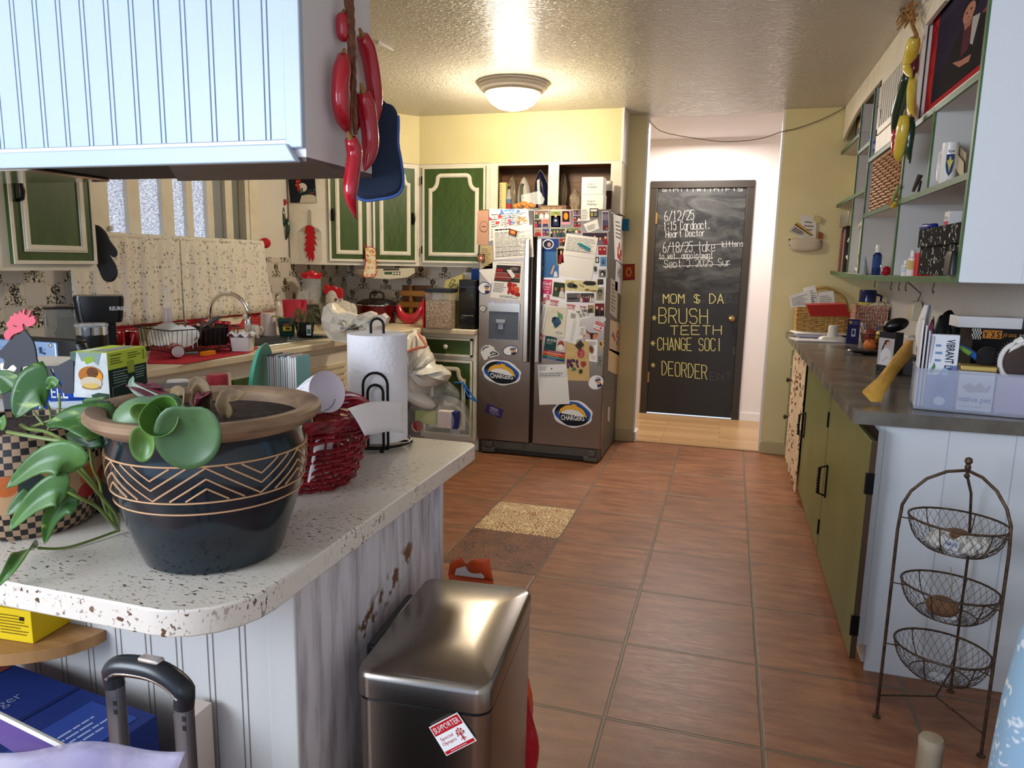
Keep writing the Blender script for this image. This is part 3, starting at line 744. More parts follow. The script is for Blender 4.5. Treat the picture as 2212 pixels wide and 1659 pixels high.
for x in(F0+.035,F1-.12):obj('foot_cover',MB(FG).box((x,FY+.002,.012),(x+.10,FY+.05,.045)).box((x+.03,FY-.001,.05),(x+.085,FY+.04,.09)),t,bev=.004)
# water and ice dispenser
d0, d1_ = Yp(1056,655,FY), Yp(1121,736,FY)
dp = obj('dispenser',MB(mat('dispenser_frame',(150,146,142),.25,1)).poly([(d0.x-.003,FY-.001,d1_.z-.004),(d1_.x+.003,FY-.001,d1_.z-.004),(d1_.x+.003,FY-.001,d0.z+.003),(d0.x-.003,FY-.001,d0.z+.003)],(0,-.006,0),holes=[[(d0.x+.004,FY-.001,d1_.z+.004),(d1_.x-.004,FY-.001,d1_.z+.004),(d1_.x-.004,FY-.001,Yp(1056,672,FY).z),(d0.x+.004,FY-.001,Yp(1056,672,FY).z)]]),t)
obj('recess',MB(mat('recess_grey',(70,74,84),.35)).box((d0.x+.003,FY-.0015,d1_.z+.003),(d1_.x-.003,FY-.0005,Yp(1056,672,FY).z)),dp)
obj('paddle',MB(mat('paddle_grey',(150,156,168),.3)).box((d0.x+.075,FY-.012,d1_.z+.075),(d0.x+.115,FY-.001,d1_.z+.12)).box((d0.x+.06,FY-.02,d1_.z+.12),(d0.x+.13,FY-.001,d1_.z+.145)),dp,bev=.003)
for px in(1065,1096,1111):obj('indicator_light',MB(mat('dispenser_led',(90,130,255),.4,emit=2.5)).lathe([(.004,0),(.004,.002)],Yp(px,653,FY-.0065),10,ax=(0,-1,0)),dp)

# ------------------------------------------------------------------ hall door (chalkboard)
t = thing('door_1','black chalkboard-painted door with dark frame at the end of the hall','door',(-.29,6.86,0))
DKF = mat('dark_frame', (52,44,36), .4)
t['kind'] = 'thing'
Yd = 6.874; X0, X1 = -.745, .16
mb = MB(DKF).box((X0,Yd-.022,0),(X0+.065,Yd+.05,2.085)).box((X1-.065,Yd-.022,0),(X1,Yd+.05,2.085)).box((X0,Yd-.0225,2.0852),(X1,Yd+.05,2.15))
obj('door_frame', mb, t, bev=.004)
def m_chalk():
    tt = NT('chalkboard_paint'); o = tt.obj((1.2,1,3)); n = tt.noise(o,2.2,7,.65,1.2); s = tt.n('SeparateXYZ',{0:tt.obj()})
    k = tt.math('MULTIPLY', tt.ramp(n, .42, .75), tt.ramp(s.outputs[2], .95, 1.35))
    tt.base(tt.mix(tt.math('MULTIPLY',k,.5),lin((22,22,23)),lin((118,116,112)))); tt.b.inputs['Roughness'].default_value = .5
    return tt.m
slab = obj('door_slab',MB(m_chalk()).box((X0+.068,Yd-.008,.012),(X1-.068,Yd+.03,2.082)),t,loc=V((-.29,6.86,0))-V((-.29,6.86,0)))
k = Yp(1581,688,Yd-.01)
obj('knob',MB(mat('brass_worn',(176,140,90),.25,1)).lathe([(.03,0),(.03,.006),(.012,.01),(.012,.03),(.026,.04),(.03,.052),(.024,.064),(.0,.068)],k,18,ax=(0,-1,0)),slab)
for z in(.35,1.82):obj('hinge',MB(mat('brass_worn',(176,140,90),.25,1)).box((X0+.06,Yd-.026,z-.05),(X0+.075,Yd-.007,z+.05)),t)

# ------------------------------------------------------------------ ceiling dome lamp
LC_ = V((-1.378,4.56,2.5))
t = thing('ceiling_lamp', 'white flush dome ceiling lamp glowing in the kitchen', 'ceiling lamp', LC_)
obj('rim',MB(mat('lamp_rim',(214,206,192),.35)).lathe([(.05,0),(.225,0),(.226,-.012),(.215,-.02),(.213,-.03),(.20,-.045),(.182,-.055),(.178,-.062),(.165,-.062)],LC_,40),t)
obj('lamp_shade',MB(mat('lamp_glass',(255,240,205),.3,emit=4.5,ecol=(255,226,160))).lathe([(.17,-.055),(.172,-.07),(.160,-.095),(.135,-.122),(.095,-.146),(.05,-.158),(0,-.161)],LC_,40),t)
one('ceiling_strip',MB(WHITE).poly([Zp(815,96,2.499),Zp(826,99,2.499),Zp(850,108,2.499),Zp(818,88,2.499)],(0,0,-.006)),'short white wooden strip fixed to the kitchen ceiling','trim')
# ------------------------------------------------------------------ plants
def leafm(name, c1, c2, sc_=18, stretch=None, rough=.35, lo=.45, hi=.62):
    return mat(name, c1, rough, col2=c2, vs_=sc_, lo=lo, hi=hi, stretch=stretch, spec=.4)
POTH = leafm('pothos_leaf', (50,90,36), (132,156,74), 26, (1,1,3), lo=.58, hi=.72)
POTHD = leafm('dark_pothos_leaf', (36,72,34), (56,100,44), 14)
POTHP = leafm('plain_pothos_leaf', (60,98,44), (80,120,58), 9)
STEM = mat('green_stem', (104,122,56), .45)
SUCC = leafm('fleshy_leaf', (66,96,58), (94,124,84), 8)
DRY = mat('dried_leaf', (132,112,78), .7, col2=(98,74,50), vs_=20, bump=.4, bs=40)
MAROON = leafm('maroon_leaf', (92,34,44), (132,70,80), 30)
def solid(o, th=.0012):
    m = o.modifiers.new('thickness', 'SOLIDIFY'); m.thickness = th; m.offset = 0; return o
def curve(pts, n=14):   # smooth line through points
    P = [V(p) for p in pts]; P = [P[0]*2-P[1]]+P+[P[-1]*2-P[-2]]; out = []
    k = len(P)-3
    for i in range(n+1):
        t = i/n*k; j = min(int(t), k-1); t -= j; a, b, c, d = P[j:j+4]
        out.append(.5*((2*b)+(c-a)*t+(2*a-5*b+4*c-d)*t*t+(3*b-a-3*c+d)*t**3))
    return out
def leaf(parent, pts, w, hint, m, fold=.25, name='leaf', heart=True, th=.001, curl=0):
    sp = curve(pts, 12); n = len(sp); hint = V(hint)
    def fn(u, v):
        i = min(n-1, round(v*(n-1))); t = i/(n-1)
        tan = (sp[min(i+1,n-1)]-sp[max(i-1,0)]).normalized(); sd = tan.cross(hint).normalized(); up = sd.cross(tan)
        ww = w*(max(0, 1-t)**.62)*min(1, t*6+.12)**.7*1.15 if heart else w*sin(pi*min(1, t*.92+.06))**.75
        x = (u-.5)*2
        return sp[i]+sd*ww*x+up*(abs(x)*ww*fold-curl*ww*x*x*x)
    return solid(obj(name, MB(m).sheet(fn, 8, n-1), parent, smooth=180), th)
def disc_leaf(parent, c, ux, uy, cup, m, name='leaf', notch=.12, th=.0014, roll=0):
    c, ux, uy = V(c), V(ux), V(uy); nn = ux.cross(uy).normalized(); L = (ux.length+uy.length)/2; rings = []
    for i in range(7):
        r = max(.02, i/6); ring = []
        for k in range(28):
            a = 2*pi*k/28; q = 1-notch*max(0, cos(a-pi/2))**8
            x, y = cos(a)*r*q, sin(a)*r*q
            ring.append(c+ux*x+uy*y+nn*L*(cup*r*r+roll*x*x*sin(a)))
        rings.append(ring)
    return solid(obj(name, MB(m).loft(rings, cap0=True, cap1=False), parent, smooth=180), th)

# ------------------------------------------------------------------ blue planter
PC = V((-.785,.946,CT)); PH = .235
prof = [(.098,0),(.106,.004),(.112,.02),(.128,.07),(.142,.115),(.149,.15),(.150,.18),(.146,.205),(.152,.216),(.168,.226),(.175,.234),(.175,.243),(.170,.247),(.152,.246),(.143,.240),(.140,.215)]
def prad(z):
    for (r0,z0), (r1,z1) in zip(prof, prof[1:]):
        if z0 <= z <= z1: return r0+(r1-r0)*(z-z0)/(z1-z0+1e-9)
t = thing('planter','large dark blue glazed planter with carved zigzag band on the peninsula','plant pot',PC)
t['group'] = 'potted plants on the peninsula'
POTB = mat('blue_black_glaze',(16,24,34),.16,col2=(22,44,52),vs_=9,stretch=(1,1,3),lo=.4,hi=.8,coat=.3)
obj('body', MB(POTB).lathe([(r,z) for r, z in prof[:9]], PC, 64, cap=False), t)
RIMM = mat('bare_clay_rim', (150,120,92), .6, col2=(96,72,56), vs_=14, stretch=(1,1,4), lo=.4, hi=.75)
obj('rim', MB(RIMM).lathe(prof[8:], PC, 64, cap=False), t, label='bare clay rim')
m = MB(mat('carved_clay_line', (196,152,112), .7))
def pt(a, z): r = prad(z)+.0004; return PC+V((r*cos(a), r*sin(a), z))
for z in (.183, .128, .110): m.tube([pt(2*pi*k/72, z) for k in range(72)], .0016, 5, closed=True)
NZ = 6
for k in range(NZ):
    a0 = 2*pi*k/NZ+.12; w = 2*pi/NZ
    for s_ in (0, .33, .62):
        # nested chevrons pointing down, then up
        h0, h1 = .181-.0, .131; d = s_*w*.5; dz = s_*(h0-h1)
        seg = lambda a, b, za, zb: m.tube([pt(a+(b-a)*i/6, za+(zb-za)*i/6) for i in range(7)], .0014, 5)
        seg(a0+d, a0+w/2, h0, h1+dz); seg(a0+w-d, a0+w/2, h0, h1+dz)
        if s_ > 0: seg(a0-w/2+d, a0, h1, h0-dz); seg(a0+w/2-d, a0, h1, h0-dz)
obj('carved_band', m, t, label='tan carved zigzag band')
SOIL = mat('potting_soil', (62,44,36), .95, col2=(38,26,22), vs_=60, bump=1, bs=120, bdist=.01)
obj('soil',MB(SOIL).lathe([(.142,.19),(.1425,.224),(.09,.229),(.04,.232),(0,.230)],PC,40),t,kind='stuff')
def F(x, y, Y): return Yp(x, y, Y)
Q = lambda x, y, Y=.775: Yp(x, y, Y)
ux, uy, vw = V((.959,.283,0)), V((.05,.17,.98)), V((.28,-.94,.2))
pxm = 1/1220    # metres per pixel near the planter's front
disc_leaf(t, Q(308,880,.80), ux*58*pxm+uy*8*pxm, uy*34*pxm-vw*.012, -.35, SUCC, notch=.25)
disc_leaf(t, Q(412,935,.765), ux*54*pxm, uy*56*pxm+vw*.012, .22, SUCC, notch=.2)
disc_leaf(t,Q(322,884,.772),ux*26*pxm,uy*19*pxm+vw*.01,.5,leafm('young_leaf',(78,116,46),(118,148,80),12))
disc_leaf(t,Q(315,952,.765),ux*21*pxm,uy*32*pxm+vw*.006,.45,leafm('young_leaf',(78,116,46),(118,148,80),12))
# the trumpet-curled young leaf
c0 = Q(356,903,.762); ax_ = (vw+V((0,0,.25))).normalized()
m = MB(leafm('young_leaf',(78,116,46),(118,148,80),12)); q_ = V((0,0,1)).rotation_difference(ax_); rings = []
for z_, r_ in ((-.03,.004),(-.015,.012),(0,.020),(.010,.0245),(.014,.025)):
    rings.append([c0+q_@V((r_*cos(a_)*(1.0),r_*sin(a_)*1.1,z_+.004*sin(a_*2)))for a_ in[2*pi*k/24 for k in range(24)]])
m.loft(rings, cap0=True, cap1=False); solid(obj('curled_leaf', m, t, smooth=180), .0014)
obj('stem',MB(STEM).tube([PC+V((-.02,-.05,.2)),Q(395,880,.80),Q(362,905,.772)],.004,7).tube([Q(395,880,.80),Q(405,890,.78),Q(412,905,.768)],.003,6).tube([Q(362,905,.772),Q(325,925,.768)],.003,6),t)
leaf(t,[PC+V((-.06,.01,.232)),F(395,855,.93),F(378,850,.93),F(372,862,.94)],.016,(0,-1,.4),DRY,.5,'dried_leaf')
leaf(t,[PC+V((.0,-.01,.232)),F(440,850,.93),F(425,828,.93),F(408,846,.93)],.018,(.3,-1,.5),DRY,.6,'dried_leaf')
leaf(t,[PC+V((.05,-.02,.23)),F(495,858,.92),F(518,856,.92),F(530,848,.91)],.016,(.2,-1,.6),DRY,.5,'dried_leaf')
leaf(t, [PC+V((-.01,-.02,.23)), F(440,858,.92), F(425,862,.91)], .02, (0,-.5,1), MAROON, .4)
leaf(t, [PC+V((-.08,.02,.23)), F(300,838,.96), F(272,832,.97)], .012, (0,-.6,1), MAROON, .3)
leaf(t, [PC+V((-.08,.02,.23)), F(320,835,.97), F(352,838,.97)], .012, (0,-.6,1), MAROON, .3)
leaf(t,[PC+V((-.09,.02,.23)),F(292,838,.96),F(288,812,.96)],.010,(.2,-1,.2),leafm('pale_green_leaf',(120,146,124),(160,178,160),20),.3)

# ------------------------------------------------------------------ checkered planter with pothos
KC = V((-1.185,.945,CT))
t = thing('planter','planter with black checks and painted fruit band behind the trailing pothos','plant pot',KC,'potted plants on the peninsula')
def m_check():
    tt = NT('black_and_tan_checks'); o = tt.obj(); s = tt.n('SeparateXYZ', {0: o})
    a = tt.math('DIVIDE',tt.math('ARCTAN2',s.outputs[1],s.outputs[0]),2*pi/64); z = tt.math('DIVIDE',s.outputs[2],.0108)
    chk = tt.math('MODULO',tt.math('ADD',tt.math('ADD',tt.math('FLOOR',a),200),tt.math('FLOOR',z)),2.0)
    base = tt.mix(chk, lin((176,146,116)), lin((26,22,24)))
    band = tt.math('MULTIPLY',tt.math('GREATER_THAN',s.outputs[2],.052),tt.math('LESS_THAN',s.outputs[2],.118))
    vo = tt.n('TexVoronoi', {'Vector': o, 'Scale': 22}); rc = tt.n('SeparateXYZ', {0: vo.outputs[1]})
    blob = tt.ramp(vo.outputs[0], .52, .46)
    fruit = tt.mix(tt.math('GREATER_THAN',rc.outputs[0],.5),tt.mix(tt.math('GREATER_THAN',rc.outputs[1],.5),lin((160,36,34)),lin((40,56,58))),lin((190,96,40)))
    bandc = tt.mix(blob, lin((188,150,110)), fruit)
    tt.base(tt.mix(band, base, bandc)); tt.b.inputs['Roughness'].default_value = .35
    return tt.m
obj('body',MB(m_check()).lathe([(.098,0),(.108,.008),(.118,.05),(.125,.10),(.123,.15),(.115,.185),(.108,.185),(.105,.15)],KC,56,cap=False),t,loc=V((0,0,0)))
obj('soil', MB(SOIL).lathe([(.108,.15),(.108,.172),(0,.176)], KC, 24), t, kind='stuff')
t = thing('pothos','trailing pothos vine with variegated leaves spilling over the white worktop','plant',KC+V((0,0,.17)),'potted plants on the peninsula')
S = MB(STEM); Yv = .84
nd = Zp(256,1146,CT+.006)
def stem(pts, r=.0028): S.tube(curve(pts, 16), r, 7)
stem([KC+V((.02,-.03,.172)),F(20,934,.83),F(100,948,.83),F(144,956,.83),F(160,985,.85),F(205,1048,.87),F(240,1110,.88),nd],.0032)
stem([KC+V((.05,-.02,.172)), F(46,918,.85), F(63,927,.84), F(101,933,.84), F(144,955,.83)])
stem([F(129,850,.86), F(128,888,.85), F(116,905,.85), F(68,922,.85)], .002)
stem([F(168,1014,.80), F(202,1052,.82), F(228,1083,.84), F(253,1116,.86), nd], .0028)
stem([F(147,1062,.79), F(177,1078,.80), F(210,1095,.83), F(240,1128,.86), nd], .0028)
stem([F(194,961,.86), F(200,1009,.86), F(215,1042,.865), F(228,1100,.87), nd], .0022)
stem([nd, Zp(177,1174,CT+.004), Zp(127,1185,CT+.004), Zp(81,1184,CT+.012)], .0022)
stem([F(92,862,.86),F(107,882,.86),F(109,908,.85),F(104,930,.845)],.0018); stem([F(72,890,.85),F(84,905,.85),F(95,918,.845)],.002)
obj('vine', S, t)
C_ = (.2,-1,.35)
leaf(t, [F(168,1014,.80), F(140,990,.79), F(85,1000,.78), F(12,1056,.77)], .030, C_, POTHP, .25)
leaf(t, [F(147,1062,.79), F(118,1060,.78), F(70,1090,.77), F(18,1147,.76)], .026, C_, POTHP, .3)
leaf(t, [F(70,1072,.81), F(45,1085,.80), F(15,1113,.79)], .016, C_, POTH, .2)
leaf(t, [F(172,1080,.80), F(140,1086,.79), F(112,1120,.785), F(96,1176,.785)], .020, (.5,-1,.3), POTH, .45)
leaf(t, [F(236,926,.86), F(200,912,.85), F(150,905,.845), F(98,920,.84)], .034, (.1,-.8,.8), POTH, .3)
leaf(t, [F(214,905,.87), F(185,893,.87), F(140,900,.86)], .030, (.1,-.5,1), POTHD, .3)
leaf(t, [F(215,936,.87), F(190,945,.86), F(140,940,.86)], .022, (.1,-1,.1), POTHD, .3)
leaf(t, [F(108,838,.87), F(80,840,.86), F(55,865,.85), F(34,903,.84)], .040, (.25,-1,.3), POTH, .25)
leaf(t, [F(32,838,.88), F(12,820,.88), F(-12,808,.88)], .022, (.2,-1,.3), POTH, .3)
leaf(t, [F(122,836,.87), F(112,825,.87), F(104,845,.87)], .012, (.2,-1,.3), POTHP, .4)
leaf(t, [F(178,868,1.0), F(205,864,1.0), F(230,858,1.0)], .006, (.2,-1,.6), POTH, .2)
leaf(t, [F(241,965,.90), F(234,1000,.90), F(236,1046,.90)], .010, (.6,-1,.2), POTH, .3)
leaf(t, [F(243,1038,.89), F(252,1060,.885), F(267,1088,.88)], .008, (.6,-1,.2), POTH, .4)
leaf(t, [Zp(80,1182,CT+.012), F(50,1198,.77), F(22,1232,.735), F(-8,1270,.725)], .014, (.6,-1,.6), POTHP, .6)
leaf(t, [F(-2,905,.82), F(4,915,.82), F(3,930,.82)], .014, (.2,-1,.2), POTHP, .3)
obj('stem',MB(STEM).tube(curve([F(190,870,1.02),F(210,905,.95),F(226,945,.90),F(241,968,.90)],10),.0016,6),t)

# ------------------------------------------------------------------ boxes behind the pots
e1 = (V((-1.014,1.077,0))-V((-1.074,1.037,0))).normalized(); e2 = V((-e1.y,e1.x,0))
def obox(mb, c, ux, uy, z0, z1, m=None):   # box on its near corner c with horizontal edges ux, uy
    c = V((c[0],c[1],0)); ring = [c, c+ux, c+ux+uy, c+uy]
    return mb.loft([[p+V((0,0,z0)) for p in ring], [p+V((0,0,z1)) for p in ring]], m)
GC = V((-1.100,1.015,0))
t = thing('gray_box','dark gray appliance carton standing behind the pots, under the tea box','box',GC+V((0,.1,CT)))
obox(mb:=MB(mat('gray_carton',(92,92,98),.5)),GC,e1*.17,e2*.17,CT+.001,1.131); obj('carton',mb,t,bev=.002)
q = Quad(GC+V((0,0,CT)), GC+e1*.17+V((0,0,CT)), GC+e1*.17+V((0,0,1.13)), GC+V((0,0,1.13)), (e1.y,-e1.x,0))
m = MB(); q.rect(m,.02,.02,.98,.42,C(70,68,70),.0006); q.ellipse(m,.12,.34,.09,.07,C(120,104,70),.001); q.ellipse(m,.28,.52,.1,.09,C(22,20,20),.001); q.lines(m,.1,.6,.9,.9,6,C(60,60,64),.001); obj('print',m,t)
T0, T1_ = Zp(238,860,1.1325), Zp(160,857,1.1325)
f1 = V((T1_.x-T0.x, T1_.y-T0.y, 0)); f2 = V((-f1.y, f1.x, 0)).normalized()*-1*.115; zt = 1.2155
t = thing('tea_box','lime green tea carton with amber teacup picture on the gray box','box',(T0.x,T0.y,1.132))
LIME = C(190,206,64); DKG = C(16,44,38)
obox(mb := MB(LIME), T0, f2, f1, 1.132, zt); obj('carton', mb, t, bev=.001)
n1 = V((f1.y,-f1.x,0)).normalized(); n1 = n1 if n1.y < 0 else -n1
z_ = V((0,0,1)); b0 = V((T0.x,T0.y,1.132))
qa = Quad(b0+f1, b0, b0+z_*(zt-1.132), b0+f1+z_*(zt-1.132), n1)
m = MB(); qa.rect(m, 0,0,1,1, mat('tea_photo', (206,206,206), .4, col2=(150,160,158), vs_=14), .0004)
qa.pol(m,[(0,1),(.16,1),(.1,.7),(0,.62)],C(70,92,84),.0008); qa.pol(m,[(.2,1),(.85,1),(.75,.72),(.55,.86),(.3,.8)],C(120,140,132),.0008)
qa.pol(m, [(.34,.86),(.6,.94),(.66,.82),(.42,.74)], C(132,160,48), .001)
qa.ellipse(m,.52,.5,.34,.2,C(170,100,24),.0010); qa.ellipse(m,.58,.56,.16,.12,C(96,52,14),.0013); qa.ellipse(m,.72,.46,.12,.12,C(214,140,40),.0013)
qa.ellipse(m,.52,.33,.30,.14,C(196,180,156),.0014); qa.ellipse(m,.52,.24,.26,.06,C(150,110,70),.0016); qa.ellipse(m,.52,.27,.22,.06,C(206,172,90),.0018)
qa.pol(m, [(.5,.06),(.7,.12),(.98,.1),(.98,0),(.55,0)], C(40,66,44), .002); obj('teacup_picture', m, t)
n2 = V((f2.y,-f2.x,0)).normalized(); n2 = n2 if n2.dot(f1) < 0 else -n2
qb = Quad(b0, b0+f2, b0+f2+z_*(zt-1.132), b0+z_*(zt-1.132), n2)
m = MB(); qb.rect(m,0,0,1,.62,DKG,.0004); qb.rect(m,0,.62,1,1,LIME,.0004); qb.lines(m,.06,.9,.42,.96,1,C(60,70,20),.001); qb.lines(m,.06,.72,.42,.88,3,C(60,70,20),.001); qb.lines(m,.5,.78,.86,.94,3,C(60,70,20),.001)
qb.lines(m,.1,.28,.5,.58,5,C(150,170,150),.001); qb.lines(m,.68,.3,.97,.58,5,C(150,170,150),.001); qb.rect(m,.48,.46,.66,.74,C(150,164,60),.001)
qb.stroke(m,[(.05,0),(.05,.22),(.4,.26)],.0008,C(190,200,190)); qb.text(m,'100',.9,.7,.96,.95,C(60,70,20),.001); obj('label_panel',m,t)
qt = Quad(b0+z_*(zt-1.132), b0+f2+z_*(zt-1.132), b0+f2+f1+z_*(zt-1.132), b0+f1+z_*(zt-1.132), (0,0,1))
m = MB(); qt.rect(m,.12,.15,.9,.5,C(150,150,140),.0004); qt.rect(m,.12,.6,.5,.9,C(214,220,190),.0004); obj('top_print',m,t)
# blue cartons between gray box and checkered pot
bc = Zp(165,1098,CT)
t = thing('blue_carton', 'slim blue carton wedged between the gray box and checkered planter', 'box', bc)
obox(mb:=MB(C(30,60,130)),V((bc.x-.045,bc.y+.02,0)),e1*.05,e2*.03,CT+.001,CT+.085); obj('carton',mb,t,bev=.001)
q = Quad(V((bc.x-.045,bc.y+.02,CT)),V((bc.x-.045,bc.y+.02,CT))+e1*.05,V((bc.x-.045,bc.y+.02,CT+.085))+e1*.05,V((bc.x-.045,bc.y+.02,CT+.085)),(e1.y,-e1.x,0))
m = MB(); q.rect(m,.0,.0,1,.18,C(20,70,66),.0006); q.text(m,'-LOCK',.05,.2,.9,.32,C(220,226,230),.001); q.ellipse(m,.5,.62,.25,.09,C(190,200,210),.001); q.ellipse(m,.5,.62,.19,.06,C(30,60,130),.0014); obj('print',m,t)
# coffee tub
bl = V((-1.305,1.14,CT))
t = thing('coffee_tub', 'blue coffee tub with white lettering behind the metal rooster', 'tub', bl)
def rtub(z, k=1): return [(bl.x+x*k, bl.y+y*k, z) for x, y in rrect(0,0,.088,.062,.03,5, .25)]
obj('tub', MB(C(28,72,170,r=.3)).loft([rtub(CT+.001), rtub(CT+.245)]), t, bev=.004)
obj('lid',MB(C(228,216,200,r=.35)).loft([rtub(CT+.246,1.04),rtub(CT+.262,1.04)]),t,bev=.004,label='cream lid')
du_ = V((cos(.25), sin(.25), 0)); dn_ = V((du_.y, -du_.x, 0)); fo = bl+dn_*.0625
q = Quad(fo-du_*.058+z_*.0, fo+du_*.058, fo+du_*.058+z_*.245, fo-du_*.058+z_*.245, dn_)
m = MB(); q.text(m,'MAXWELL',.02,.80,.98,.90,C(236,238,240),.0008,.01); q.text(m,'HOUSE',.14,.68,.9,.78,C(236,238,240),.0008,.01); q.ellipse(m,.72,.5,.22,.13,C(176,150,120),.001); q.text(m,'Good',.5,.10,.9,.20,C(236,238,240),.0008); q.pol(m,[(.1,.56),(.3,.6),(.34,.5),(.14,.46)],C(150,190,230),.001); obj('label',m,t)
# flat blue food box under the tub's front
nb = Zp(150,905,1.06)
t = thing('food_box','blue food carton with red and white badge beside the coffee tub','box',(-1.21,1.10,CT))
obox(mb:=MB(C(36,80,168)),V((-1.245,1.058,0)),e1*.13,e2*.045,CT+.001,CT+.196); obj('carton',mb,t,bev=.001)
c_ = V((-1.245,1.058,CT)); q = Quad(c_, c_+e1*.13, c_+e1*.13+z_*.195, c_+z_*.195, (e1.y,-e1.x,0))
m = MB(); q.rect(m,0,.9,1,1,C(206,214,226),.0006); q.ellipse(m,.66,.72,.3,.16,C(220,222,226),.0008); q.ellipse(m,.66,.76,.26,.1,C(130,26,36),.0011); q.text(m,'JERKY',.48,.7,.86,.8,C(240,240,240),.0016,.02); q.text(m,'EEZE',.48,.56,.86,.66,C(240,240,240),.0016,.02); obj('badge',m,t)

# ------------------------------------------------------------------ sheet-metal rooster
RYp = 1.02
t = thing('metal_rooster','black sheet-metal rooster cutout with pink comb standing behind the pothos','ornament',Yp(80,900,RYp).to_tuple()[:2]+(CT,))
def zz2(x, y): return Yp(x/6.38, 640+y/6.38, RYp)
BLK = mat('matt_black_metal', (44,46,54), .55, .3)
outl = [(345,470),(400,545),(440,600),(470,680),(490,780),(500,870),(520,930),(600,960),(720,962),(800,955),(880,910),(960,870),(1010,900),(1010,1330),(960,1350),(880,1340),(830,1290),(860,1200),(800,1120),(750,1060),(720,990),(690,1000),(730,1090),(790,1170),(840,1240),(830,1280),(770,1270),(690,1230),(640,1180),(610,1090),(580,1000),(560,985),(540,1010),(480,985),(462,1020),(440,1100),(440,1180),(370,1190),(330,1130),(350,1040),(380,960),(300,980),(275,1060),(270,1180),(210,1140),(180,1070),(230,990),(180,940),(130,960),(80,1010),(40,1000),(60,900),(40,860),(-60,830),(-60,780),(20,730),(120,620),(200,540),(260,520),(320,490)]
obj('body', MB(BLK).poly([zz2(*p) for p in reversed(outl)], (0,.003,0)), t)
leg = [(10,1180),(150,1180),(150,1440),(165,1560),(130,1900),(90,1900),(60,1560),(20,1320)]
obj('leg',MB(BLK).poly([zz2(*p)for p in reversed(leg)],(0,.003,0)).box((Yp(8,950,RYp).x,RYp-.03,CT),(Yp(40,950,RYp).x,RYp+.05,CT+.003)).poly([zz2(60,1560),zz2(165,1560),V((zz2(165,1560).x,RYp,CT+.001)),V((zz2(60,1560).x,RYp,CT+.001))],(0,.003,0)),t)
PINK = mat('pink_paint', (198,74,92), .55)
comb = [(100,600),(70,540),(90,480),(140,440),(100,400),(110,360),(150,330),(160,280),(210,260),(210,220),(250,240),(270,250),(300,190),(320,240),(340,180),(365,175),(350,240),(390,265),(430,195),(450,200),(425,260),(410,290),(500,265),(490,300),(515,330),(505,365),(470,400),(420,415),(390,420),(340,370),(328,400),(345,460),(300,490),(210,520),(170,560),(150,595)]
obj('comb',MB(PINK).poly([zz2(*p)-V((0,.003,0))for p in reversed(comb)],(0,.004,0)),t,label='pink comb and face')
obj('eye',MB(BLKP:=C(20,18,20)).poly([zz2(*p)-V((0,.004,0))for p in[(205,392),(215,410),(240,418),(258,405),(240,408),(218,400)]],(0,.0008,0)),t)

# ------------------------------------------------------------------ red wicker basket and what is in it
BC = V((-.835,1.325,CT)); REDW = mat('red_wicker',(138,18,34),.42,col2=(92,10,24),vs_=30,lo=.4,hi=.7,coat=.15)
t = thing('wicker_basket', 'red oval wicker basket with braided handles on the peninsula', 'basket', BC)
def bp(a,f,k=1):rx = .075+.045*f**.8; ry = .098+.040*f**.8; return BC+V((rx*cos(a)*k,ry*sin(a)*k,.004+.142*f))
ST = 26; mb = MB(REDW)
for i in range(ST): mb.tube([bp(2*pi*i/ST, f/8) for f in range(9)], .0028, 5)
obj('stakes', mb, t, kind='stuff')
mb = MB(REDW); rows = 13
for r_ in range(rows):
    f = (r_+.4)/rows
    if .66 < f < .86 and r_ % 2: continue
    pts = []
    for k in range(ST*4):
        a = 2*pi*k/(ST*4); pts.append(bp(a,f+.012*sin(a*5+r_))+V((cos(a),sin(a),0))*.0046*cos(pi*(k/4)+pi*(r_%2)))
    mb.tube(pts, .0045, 5, closed=True)
obj('weave', mb, t, kind='stuff')
mb = MB(REDW)
for j in range(4):
    mb.tube([bp(2*pi*k/60,1)+V((cos(2*pi*k/60),sin(2*pi*k/60),0))*.006*cos(2*pi*k/60*7+j*pi/2)+V((0,0,.004+.007*sin(2*pi*k/60*7+j*pi/2)))for k in range(60)],.006,6,closed=True)
obj('rim', mb, t)
for sgn in (1, -1):
    mb = MB(REDW)
    for j in range(5):
        pts = []
        for k in range(25):
            s = k/24; a = pi/2*sgn+(s-.5)*1.9; h = sin(pi*s)
            p = bp(a, 1)+V((0,0,.022*h*(1 if sgn > 0 else .1)))-V((cos(a),sin(a),0))*.01*h
            pts.append(p+V((cos(a),sin(a),0))*.007*cos(s*9+j*2*pi/5)+V((0,0,.008*sin(s*9+j*2*pi/5))))
        mb.tube(pts, .0052, 6)
    obj('handle', mb, t)
SPK = m_print('purple_speckle', (232,226,230), [(96,80,130),(30,26,60)], 130, .30, .08, .7, .5)
cw = BC+V((-.03,-.01,.02))
t = thing('speckled_cap', 'white cap with purple speckles tilted up inside the red basket', 'cap', cw)
ax_ = (V((.93,-.16,.36))).normalized(); q_ = V((0,0,1)).rotation_difference(ax_); cc = Yp(706,846,1.28)
obj('crown',MB(SPK).lathe([(.001,-.082),(.018,-.078),(.034,-.058),(.043,-.028),(.047,0),(.048,.002)],cc,32,ax=ax_,sq=(.9,1.1),cap=False),t)
obj('lining',MB(mat('lavender_lining',(224,216,226),.8)).lathe([(.048,.002),(.044,-.003),(.040,-.026),(.022,-.052),(.001,-.058)],cc,32,ax=ax_,sq=(.9,1.1),cap=False),t,label='plain lavender inside')
m = MB(C(40,34,60))
